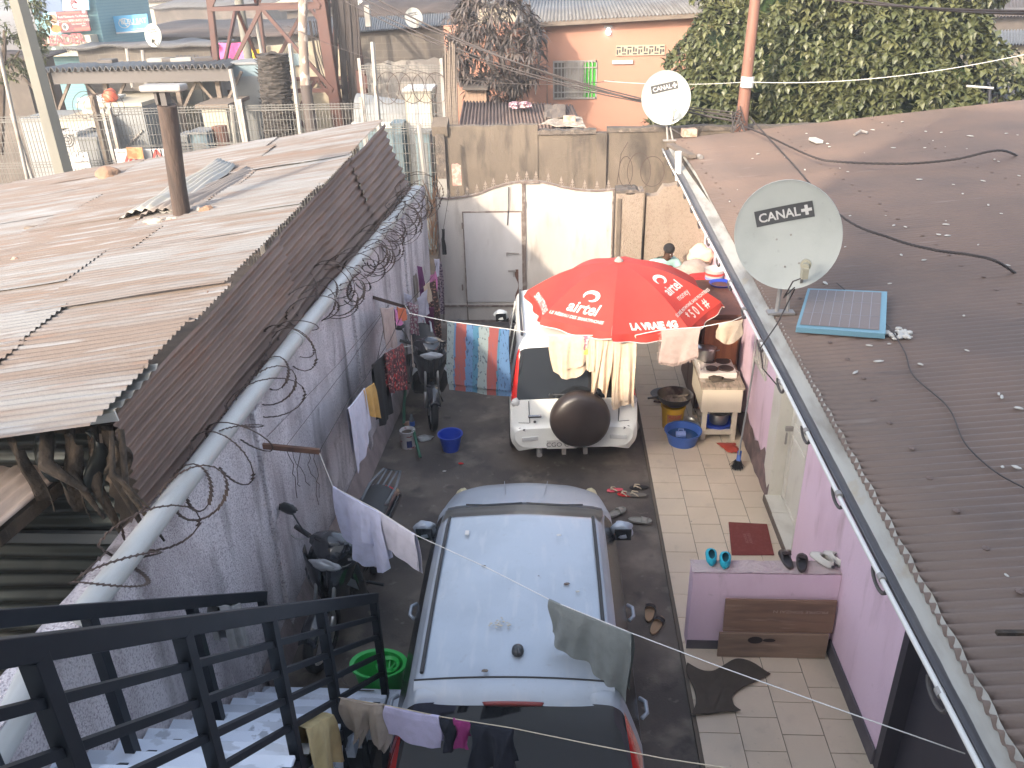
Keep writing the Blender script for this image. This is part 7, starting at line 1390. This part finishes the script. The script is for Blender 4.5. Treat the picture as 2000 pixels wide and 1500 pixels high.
# ================================================================ SHOES
def sole(pts_l, pts_w, n=16):  # outline of a foot: along +y
    out = []
    for s in (1, -1):
        rng = range(n+1) if s == 1 else range(n-1, 0, -1)
        for i in rng:
            t_ = i/n; w_ = (.032+.012*math.sin(PI*t_*1.15-.25)+.010*(t_ > .5)*math.sin(PI*(t_-.5)))*math.sqrt(max(0, 1-abs(2*t_-1)**5)); out.append((s*w_, t_))
    return out
OUT = sole(0, 0)
def shoe_parts(kind, root, L, mats, side):
    m1_, m2_ = mats
    def ring(z, k=1, dx=0): return [Vector((x*k*L/.27+dx*0, (y-.5)*L*(.98 if k < 1 else 1), z)) for x, y in OUT]
    h = .022 if kind in ('slide', 'clog', 'mule') else .014
    A, B = ring(0), ring(h); n = len(A); MB().add(A+B, [tuple(range(n-1, -1, -1)), tuple(range(n, 2*n))]+[(i, (i+1) % n, n+(i+1) % n, n+i) for i in range(n)]).build('sole', m1_, root, bevel=.002)
    if kind == 'flip':
        t0 = Vector((.0, L*.28, h))
        for s in (-1, 1): MB().tube([t0, t0+Vector((s*.018, -L*.08, .028)), Vector((s*.036, -L*.02, .025)), Vector((s*.040, -L*.09, h*.6))], [.006, .009, .008, .006], 6).build('strap', m2_, root, smooth=True)
    elif kind in ('slide', 'sandal'):
        y0, y1 = (L*.02, L*.27) if kind == 'slide' else (L*.08, L*.30)
        MB().grid(lambda u, v: Vector((-.047*math.cos(PI*u)*1.02, lerp(y0, y1, v)+.008*math.sin(PI*u), h*.4+.052*math.sin(PI*u)**.7*(1-.28*v))), 12, 5).build('strap', m2_, root, smooth=True, thick=.005)
        if kind == 'slide':
            MB().tube([Vector((x*1.0, (y-.5)*L, h+.004)) for x, y in OUT]+[Vector((OUT[0][0], -L*.5, h+.004))], .006, 5).build('rim', m1_, root, smooth=True)
    elif kind in ('clog', 'mule', 'sneaker'):
        hh = dict(clog=.062, mule=.055, sneaker=.062)[kind]
        def up_(u, v):  # u round outline from heel, v height
            i = u*len(OUT); i0 = int(i) % len(OUT); i1 = (i0+1) % len(OUT); f = i-int(i); x = lerp(OUT[i0][0], OUT[i1][0], f); y = lerp(OUT[i0][1], OUT[i1][1], f)
            toe = max(0, min(1, (y-.42)/.22)); open_ = 1-toe; k = 1-(.32 if open_ > .5 else .98)*v**1.6*(1 if open_ <= .5 else 1); k = lerp(1-.28*v, 1-.985*v**1.4, toe)
            z = h*.5+hh*(v**.7)*(lerp(1.0 if kind != 'mule' else .25, math.sin(PI*min(1, .5+.0*y))*lerp(1.05, .8, max(0, (y-.6)/.4)), toe)); yy = lerp((y-.5)*L, (lerp(y, .62, .80*v**1.2)-.5)*L, toe)
            return Vector((x*k*1.03, yy*(1-.06*v*open_), z))
        MB().grid(up_, 48, 8).build('upper', m2_, root, smooth=True, thick=.004)
        if kind == 'clog': MB().tube([Vector((-.03, L*.02, .058)), Vector((-.036, -L*.2, .062)), Vector((-.02, -L*.43, .06)), Vector((.02, -L*.43, .06)), Vector((.036, -L*.2, .062)), Vector((.03, L*.02, .058))], .006, 6).build('heel_strap', m2_, root, smooth=True)
        MB().add([Vector((x*.8, (y-.5)*L*.9, h+.001)) for x, y in OUT], [tuple(range(len(OUT)))]).build('insole', 'teal_dark' if kind == 'clog' else 'ink' if kind == 'mule' else 'flip_strap', root)
        if kind == 'sneaker':
            for k in range(4): MB().bar((-.014, L*(.02+.055*k), h*.5+hh*(.98-.05*k)), (.014, L*(.045+.055*k), h*.5+hh*(.98-.05*k)), .006, .005).build('lace', 'sign_white', root)
            MB().tube([Vector((x*1.03, (y-.5)*L*1.01, h*.75)) for x, y in OUT], .0018, 4, close=True).build('stripe', 'ink', root); MB().tube([Vector((.018, -L*.485, .028)), Vector((0, -L*.51, .026)), Vector((-.018, -L*.485, .028))], .013, 6).build('heel_patch', 'ink', root)
        if kind == 'mule': MB().bar((-.04, L*.04, .062), (.04, L*.04, .062), .035, .012).build('top_strap', m2_, root, bevel=.004)
def shoe(kind, p, ang, label, name, mats, L=.27, cat='shoe', grp=None, tilt=0):
    t = thing(name, label, cat, (0, 0, 0), grp, 0); shoe_parts(kind, t, L, mats, 1); t.location = p; t.rotation_euler = (tilt, 0, ang); return t
zt2 = ZW+.002
for x, y, a, n_ in ((1389, 1090, -.15, 'left'), (1416, 1096, -.22, 'right')): shoe('clog', px(x, y, Z=zt2), a, n_+' bright turquoise clog standing on the pink parapet', 'rubber_clog', ('teal_rubber', 'teal_rubber'), .23)
for x, y, a, n_ in ((1535, 1094, .05, 'left'), (1566, 1101, -.28, 'right')): shoe('mule', px(x, y, Z=zt2), a, n_+' dark brown slipper on the pink parapet beside the sneakers', 'slipper', ('cover_vinyl', 'cover_vinyl'), .26)
for x, y, a, n_ in ((1605, 1096, .55, 'left'), (1630, 1094, .5, 'right')): shoe('sneaker', px(x, y, Z=zt2), a, n_+' white canvas sneaker on the pink parapet by the house wall', 'sneaker', ('canvas_white', 'canvas_white'), .25)
shoe('slide', px(1205, 1003, Z=.02), R(130)+PI, 'grey rubber slide half beside the silver car, pointing at it', 'slide_sandal', ('sandal_grey', 'sandal_grey'), .25); shoe('slide', px(1250, 1019, Z=.02), R(-98), 'grey rubber slide lying across beside the tile edge', 'slide_sandal', ('sandal_grey', 'sandal_grey'), .26)
shoe('sandal', px(1269, 1197, Z=.02), R(-12), 'tan sandal with black strap, the upper of two beside the silver car', 'flat_sandal', ('sandal_tan', 'sandal_black'), .26); shoe('sandal', px(1283, 1222, Z=.02), R(-26), 'tan sandal with black strap, the lower of two beside the silver car', 'flat_sandal', ('sandal_tan', 'sandal_black'), .27)
shoe('flip', px(1248, 953, Z=.02), R(95), 'dark flip flop with pale strap, the upper of two near the tile edge', 'flip_flop', ('broom_black', 'flip_strap'), .23); shoe('flip', px(1243, 967, Z=.025), R(84), 'worn grey flip flop with pale strap beside the pink sandal', 'flip_flop', ('flip_grey', 'flip_strap'), .25)
for x, y, a, lb in ((1201, 958, 100, 'pink sandal with pale straps nearest the silver car'), (1222, 967, 80, 'red sandal with pale straps half under the grey flip flop')): shoe('flip', px(x, y, Z=.02), R(a), lb, 'sandal', ('pink_rubber' if a == 100 else 'c_red', 'flip_strap'), .20)
# cloth on the patio floor
def fc(u, v):
    P4 = [px(1352, 1296, Z=ZT), px(1492, 1308, Z=ZT), px(1450, 1392, Z=ZT), px(1345, 1402, Z=ZT)]; q = P4[0].lerp(P4[1], u).lerp(P4[3].lerp(P4[2], u), v)
    q += Vector((.10*math.sin(v*5+1)*(u-.5)-.22*max(0, u-.45)*math.sin(PI*v), -.09*math.sin(u*7)*(1-v), 0)); q.z = ZT+.012+.024*max(0, noise.noise(Vector((u*3+v*2.6, v*1.5-u*3, 2))))+.02*abs(math.sin(6*u+4*v))*(.3+.7*v); return q
tag(MB().grid(fc, 46, 40).build('floor_cloth', 'c_olive', smooth=True, thick=.004), 'dark olive cloth crumpled on the patio tiles below the low pink wall', 'cloth')
# ================================================================ WASHING LINES AND CLOTHES
def cloth(p0, p1, front, back, m, name, label, seed=0, folds=3.0, amp=.035, hem=None, sag_=.01, lean=0, stripes=None, cat='cloth', nu=26, nv=22, grp=None, pinch=.0, side=None, parent=None, gap=.008):
    p0 = Vector(p0); p1 = Vector(p1); d = p1-p0; ln = d.length; hd = Vector((d.x, d.y, 0)).normalized(); n_ = Vector((hd.y, -hd.x, 0)) if not side else Vector(side).normalized()
    if not side and n_.y > 0: n_ = -n_
    hem = hem or (lambda u: 1); b = MB()
    def f(u, v, sgn, D):
        a = v*D*hem(u); k = (v**.8); c = Vector((0, 0, 0))+p0.lerp(p1, u)-Vector((0, 0, sag_*4*u*(1-u)))
        w_ = amp*k*(math.sin(2*PI*folds*u+seed+1.3*v)+.45*math.sin(2*PI*folds*2.3*u+seed*2+v*2))
        return c+n_*(sgn*(gap+.010*min(1, v*6))+w_*(1 if sgn > 0 else .8))+hd*(pinch*(.5-u)*ln*math.sin(PI*min(1, v*1.2))*.5+lean*v+.012*math.sin(v*5+u*9+seed))-Vector((0, 0, a))
    if front: b.grid(lambda u, v: f(u, 1-v, 1, front), nu, nv)
    if back:
        b.grid(lambda u, v: f(u, v, -1, back), nu, nv); b.grid(lambda u, v: f(u, 0, 1, 1).lerp(f(u, 0, -1, 1), v)+Vector((0, 0, .007*math.sin(PI*v))), nu, 2)
    o = b.build(name, m if not stripes else stripes[0][1], parent, smooth=True)
    if stripes:
        o.data.materials.clear(); ms = []
        for e, mm_ in stripes:
            if mm_ not in ms: ms.append(mm_); o.data.materials.append(MATS[mm_])
        for p in o.data.polygons:
            c = sum(((o.data.vertices[i].co-p0) for i in p.vertices), Vector())/len(p.vertices); u = c.dot(d.normalized())/ln
            for e, mm_ in stripes:
                if u <= e: p.material_index = ms.index(mm_); break
            else: p.material_index = ms.index(stripes[-1][1])
    if not parent: tag(o, label, cat, grp)
    return o
# line across the yard
def yA(x): return 8.88-.16*(x+1.3)
def la(x, y):
    p = px(x, y, Y=8.7)
    for _ in range(5): p = px(x, y, Y=yA(p.x))
    return p
tag(MB().tube([(-1.98, 9.9, 1.72), la(800, 612), la(872, 627), la(995, 643), la(1065, 655), la(1240, 655), la(1292, 644), la(1368, 639), la(1430, 627), px(1478, 606, Y=8.3)], .005, 6).build('washing_line', 'white_pipe'), 'washing line crossing the yard in front of the red parasol', 'washing line')
ST = [(.13, 't_grey'), (.155, 't_blue'), (.32, 't_red'), (.43, 't_blue'), (.52, 't_teal'), (.68, 't_grey'), (.83, 't_red'), (.86, 't_teal'), (1.2, 't_blue')]
cloth(la(872, 628), la(996, 644), .80, .90, 't_blue', 'striped_towel', 'large towel striped in blue, red and grey hanging left of the white off-roader', 1, 1.2, .018, stripes=ST, nu=60, cat='towel', hem=lambda u: 1-.03*u, lean=-.02)
cloth(la(1070, 655), la(1140, 655), .34, .46, 'c_cream', 'cream_cloth', 'short cream cloth hanging left of the long cream towels', 2, 2.2, .02, hem=lambda u: 1+.25*math.sin(PI*u)-.1*u, lean=.05)
cloth(la(1141, 656), la(1150, 656), .16, .1, 'c_floral', 'small_print', 'small printed scrap between the cream cloths on the line', 5, 1, .01)
cloth(la(1142, 670), la(1150, 672), .12, 0, 'c_yellow', 'yellow_scrap', 'small yellow scrap below the printed one on the line', 5, 1, .01)
cloth(la(1150, 657), la(1166, 657), .42, .1, 'c_cream', 'cream_strip', 'narrow rolled cream cloth on the line in front of the long towels', 8, 1.2, .02, nu=16, lean=-.02)
cloth(la(1163, 657), la(1200, 655), .80, .70, 'c_cream', 'long_towel', 'long cream towel on the line, left of two', 3, 2.6, .035, lean=-.05, hem=lambda u: .9+.1*math.sin(u*9))
cloth(la(1192, 656), la(1241, 655), .82, .90, 'c_cream', 'long_towel', 'long cream towel on the line, right of two', 4, 2.2, .035, lean=.03, hem=lambda u: 1+.04*math.sin(u*7))
rg = cloth(la(1292, 645), la(1367, 640), .36, .40, 'c_pinkgrey', 'fringed_cloth', 'greyish pink cloth with frayed fringe hanging above the wok', 6, 1.3, .012, hem=lambda u: 1+.12*math.sin(u*4), pinch=-.05)
b = MB(); rn = random.Random(1); a0, a1 = la(1292, 645), la(1367, 640)
for k in range(70):
    u = rn.random(); q = a0.lerp(a1, u)+Vector((0, -.02, -.36*(1+.12*math.sin(u*4)))); b.tube([q, q+Vector((rn.gauss(0, .012), rn.gauss(0, .01), -rn.uniform(.02, .05)))], .002, 3)
for k in range(40): q = a0+Vector((-.005, -.02, -.36*k/40)); b.tube([q, q+Vector((-rn.uniform(.01, .035), rn.gauss(0, .01), -.01))], .002, 3)
b.build('fringe', 'c_pinkgrey', rg)
cloth(la(1402, 632), la(1452, 624), .20, .16, 'c_cream', 'white_cloth', 'small white cloth on the line next to the gutter', 7, 1.1, .02, hem=lambda u: .8+.5*math.sin(PI*u))
# line above the silver car
pB0, pB1 = Vector((-1.98, 5.78, 1.98)), px(1885, 1472, Z=2.42)
def lb(x, y, dz=0):
    # point of the line's vertical plane
    n_ = (pB1-pB0); n_ = Vector((n_.y, -n_.x, 0)); d = fw*FPX+rt*(x-1000)+up*(750-y); return CO+d*((pB0-CO).dot(n_)/d.dot(n_))
tag(MB().tube([pB0, lb(650, 950), lb(735, 995), lb(812, 1045), lb(950, 1108), lb(1075, 1172), lb(1232, 1236), lb(1400, 1300), lb(1600, 1372), pB1], .003, 6).build('washing_line', 'white_pipe', smooth=True), 'washing line stretched diagonally above the silver car', 'washing line')
cloth(lb(650, 950), lb(748, 1004), .55, .45, 'c_bluewhite', 'white_shirt', 'white shirt with rounded hem hanging over the near motorbike', 2, 2.0, .035, hem=lambda u: .82+.34*math.sin(PI*(.05+.85*u)), lean=.04, cat='shirt')
cloth(lb(700, 978), lb(722, 990), .36, 0, 'c_bluewhite', 'shirt_sleeve', 'folded white sleeve hanging on the front of the white shirt', 5, 1, .03, nu=12, lean=.03, cat='sleeve')
cloth(lb(742, 1000), lb(812, 1045), .34, .38, 'c_white', 'white_vest', 'thin white vest hanging beside the white shirt', 3, 1.0, .012, hem=lambda u: 1-.12*math.sin(PI*u), lean=.02)
cloth(lb(1075, 1172), lb(1233, 1237), .50, .42, 'c_greygreen', 'grey_towel', 'dark grey towel hanging over the right side of the silver car', 4, 2.0, .03, hem=lambda u: .55+.62*u, cat='towel', nu=40)
# line at the bottom
pC0, pC1 = Vector((-1.40, 3.72, 1.55)), px(1880, 1588, Z=2.42)
pC0 = px(662, 1362, X=-1.36)
def lc(x, y):
    n_ = (pC1-pC0); n_ = Vector((n_.y, -n_.x, 0)); d = fw*FPX+rt*(x-1000)+up*(750-y); return CO+d*((pC0-CO).dot(n_)/d.dot(n_))
tag(MB().tube([pC0, lc(752, 1377), lc(862, 1400), lc(1000, 1422), lc(1160, 1455), lc(1300, 1482), lc(1500, 1512), pC1], .003, 6).build('washing_line', 'flip_strap', smooth=True), 'lowest washing line crossing the silver car\'s rear window', 'washing line')
cloth(lc(664, 1362), lc(752, 1377), .26, .32, 'c_taupe', 'taupe_cloth', 'ragged taupe cloth on the lowest line by the stair railing', 2, 2.2, .03, hem=lambda u: .8+.5*abs(math.sin(u*6)))
cloth(lc(752, 1378), lc(860, 1400), .22, .20, 'c_lilac', 'lilac_cloth', 'pale lilac cloth on the lowest line beside the taupe one', 3, 1.0, .012, hem=lambda u: 1+.15*u)
cloth(lc(864, 1402), lc(888, 1405), .24, .2, 'c_navy', 'dark_sock', 'dark cloth between the lilac and magenta ones on the lowest line', 4, 1.2, .02, nu=14)
cloth(lc(889, 1405), lc(917, 1410), .19, .12, 'c_magenta', 'magenta_cloth', 'small magenta cloth on the lowest line over the rear window', 5, 1.2, .02, nu=14)
cloth(lc(920, 1411), lc(1000, 1424), .34, .3, 'c_navy', 'navy_garment', 'large navy garment on the lowest line over the rear window', 6, 1.6, .03)
# mustard towel on the railing
y_ = 2.62; p0 = px(583, 1425, X=RX); p1 = px(640, 1396, X=RX)
cloth(p0+Vector((.0, 0, .02)), p1+Vector((0, 0, .02)), .40, .3, 'c_mustard', 'mustard_towel', 'mustard towel draped over the lower rails of the stair railing', 3, 1.5, .025, cat='towel', side=(1, -.2, 0), gap=.045)
p0 = px(418, 1183, X=AX); p1 = px(458, 1180, X=AX)
cloth(p0, p1, .42, .3, 'c_grey', 'grey_rag', 'grey rag hanging over the wall side railing', 5, 2.0, .03, side=(1, 0, 0), gap=.04)
# clothes along the left wall
wa, wb = B, Vector((-1.97, 9.92, 1.72)); wa = Vector((-1.98, 5.78, 2.0))
def lw(x, y, X=-2.0): return px(x, y, X=X)
tag(MB().tube([wa, lw(680, 783), lw(712, 742), lw(735, 705), lw(762, 665), wb], .004, 6).build('washing_line', 'dark_cable', smooth=True), 'dark washing line running along the left wall between its two brackets', 'washing line')
sd_ = (1, -.25, 0)
cloth(lw(678, 800), lw(712, 757), .72, .5, 'c_white', 'white_towel', 'long white towel hanging along the left wall, nearest of the row', 2, 1.4, .02, side=sd_, cat='towel', hem=lambda u: 1.05-.35*u, lean=.05)
cloth(lw(708, 762), lw(730, 748), .40, .30, 'c_ochre', 'ochre_cloth', 'ochre cloth hanging between white towel and black trousers', 3, 1.5, .03, side=sd_, hem=lambda u: .8+.35*u, lean=.06)
cloth(lw(727, 712), lw(752, 690), .78, .7, 'c_black', 'black_trousers', 'black trousers hanging on the line by the left wall', 4, 1.2, .02, side=sd_, cat='trousers', lean=.02)
cloth(lw(752, 690, -1.95), lw(786, 672, -1.93), .58, .5, 'c_redprint', 'red_dress', 'red and black patterned garment hanging in front of the far motorbike', 5, 2.6, .03, side=sd_, cat='dress', hem=lambda u: .85+.2*u)
cloth(lw(743, 602, -2.05), lw(768, 600, -2.0), .52, .4, 'c_pinkgrey', 'pale_blouse', 'pale pinkish blouse hanging above the red patterned garment', 6, 1.6, .02, side=(.6, -1, 0), lean=.03)
cloth(lw(770, 605, -2.0), lw(783, 604, -2.0), .20, .16, 'c_pink', 'pink_strip', 'narrow pink strip beside the pale blouse', 7, 1, .01, side=(.6, -1, 0), nu=10)
cloth(lw(775, 600, -2.0), lw(792, 602, -1.98), .16, .1, 'c_orange', 'orange_scrap', 'orange and black scrap on the bracket line', 8, 1, .01, side=(.6, -1, 0), nu=10)
def wcl(x0, y0, x1, y1, Y, dr, m, name, label, seed, folds=1.5, lean=0, hem=None, cat='cloth'): return cloth(px(x0, y0, Y=Y), px(x1, y1, Y=Y), dr, dr*.8, m, name, label, seed, folds, .02, side=(.2, -1, 0), lean=lean, hem=hem, cat=cat)
wcl(813, 518, 826, 522, 12.2, 1.35, 'c_purple', 'purple_dress', 'long purple dress hanging on the wall beyond the bracket', 2, 1.5, .08, lambda u: 1, 'dress')
wcl(803, 540, 814, 534, 12.0, .42, 'c_taupe', 'grey_cloth', 'pale grey cloth hanging left of the purple dress', 3)
wcl(790, 572, 803, 578, 11.2, .3, 'c_white', 'small_shirt', 'small white shirt with olive strap left of the purple dress', 4)
wcl(797, 590, 815, 596, 10.8, .46, 'c_floral', 'floral_cloth', 'pale floral cloth hanging above the far motorbike', 5, 2)
wcl(815, 583, 834, 564, 11.0, .36, 'c_white', 'white_cloth', 'bright white cloth in the middle of the far clothes row', 6, 1.2)
wcl(826, 560, 840, 548, 11.4, .3, 'c_cream', 'lace_cloth', 'cream lace cloth above the leopard print garment', 7, 1.2)
wcl(834, 556, 852, 545, 11.8, .95, 'c_leopard', 'leopard_garment', 'leopard print garment hanging by the gate end of the wall', 8, 2, .02)
wcl(840, 540, 852, 530, 12.3, .34, 'c_pink', 'pink_cloth', 'small bright pink cloth near the gate', 9, 1.2)
wcl(850, 510, 862, 512, 12.8, .9, 'c_darkprint', 'dark_print_garment', 'dark patterned garment hanging beside the gate\'s left edge', 10, 1.5, .02)
wcl(849, 506, 857, 506, 12.7, .28, 'c_white', 'white_scrap', 'white scrap above the dark patterned garment', 11, 1)
wcl(828, 600, 846, 600, 11.3, .6, 'c_plum', 'plum_cloth', 'plum coloured cloth behind the leopard garment', 12, 1.5)
wcl(862, 448, 868, 447, 13.1, .42, 'c_black', 'black_sock', 'black sock hanging from a cord in front of the gate', 13, 1, hem=lambda u: 1)
tag(MB().tube([px(876, 385, Y=13.3), px(866, 447, Y=13.1), px(855, 508, Y=12.8), px(845, 540, Y=12.0), px(800, 590, Y=11.0), (-1.98, 9.9, 1.72)], .004, 5).build('washing_line', 'dark_cable'), 'dark washing line from the gate top down to the far wall bracket', 'washing line')
tag(MB().tube([px(803, 655, Y=9.75), px(806, 700, Y=9.7), px(808, 718, Y=9.7)], .009, 6).rock(px(808, 714, Y=9.7), .02, 2, 8, (1, 1, 1.6)).build('rope_end', 'c_beige'), 'pale rope end hanging in front of the far motorbike\'s headlight', 'rope')
# ================================================================ SMALL DEBRIS ON THE CAR ROOF
def carz(x, y): return 1.59-.1*(abs(x+.27)/.6)**2*.5-.02*abs(y-4.7)
for (x, y, r, m_, lb) in ((945, 1105, .011, 'flake_dark', 'tiny dry leaf scrap at the left front of the silver roof'), (1107, 1140, .017, 'flake_dark', 'crumpled dry leaf on the right side of the silver roof'), (1128, 1155, .012, 'flake', 'small pale scrap beside the crumpled leaf on the silver roof'), (947, 1310, .016, 'weathered', 'pale twig scrap near the aerial on the silver roof'), (1052, 1125, .007, 'flake_dark', 'tiny dark speck in the middle of the silver roof'), (1092, 1045, .014, 'sign_white', 'small white scrap at the right front of the silver roof')):
    q = px(x, y, Z=1.575); tag(MB().rock(q, r, int(x), 7, (1.4, .9, .3)).build('leaf_scrap', m_), lb, 'scrap')
b = MB(); q = px(975, 1218, Z=1.59); rn = random.Random(3)
for k in range(26): a_ = q+Vector((rn.gauss(0, .035), rn.gauss(0, .018), 0)); b.rock(a_, rn.uniform(.004, .009), k, 5, (1.4, 1, .3))
tag(b.build('bird_dropping', mat('dropping', (.42, .38, .31), rough=.9)), 'brownish dried dropping in the middle of the silver roof', 'dropping', kind='stuff')
# ================================================================ AIR
hz = MB().bx(-165, 165, -42, 402, -1.2, 14).build('haze', bpy.data.materials.new('haze')); tag(hz, kind='stuff'); hm = hz.data.materials[0]; hm.use_nodes = True; hn = hm.node_tree
for n_ in list(hn.nodes):
    if n_.type != 'OUTPUT_MATERIAL': hn.nodes.remove(n_)
vp = hn.nodes.new('ShaderNodeVolumePrincipled'); vp.inputs['Density'].default_value = .003; vp.inputs['Color'].default_value = (.92, .92, .92, 1); vp.inputs['Anisotropy'].default_value = .2
hn.links.new(vp.outputs[0], hn.nodes['Material Output'].inputs['Volume']); hz.display_type = 'WIRE'
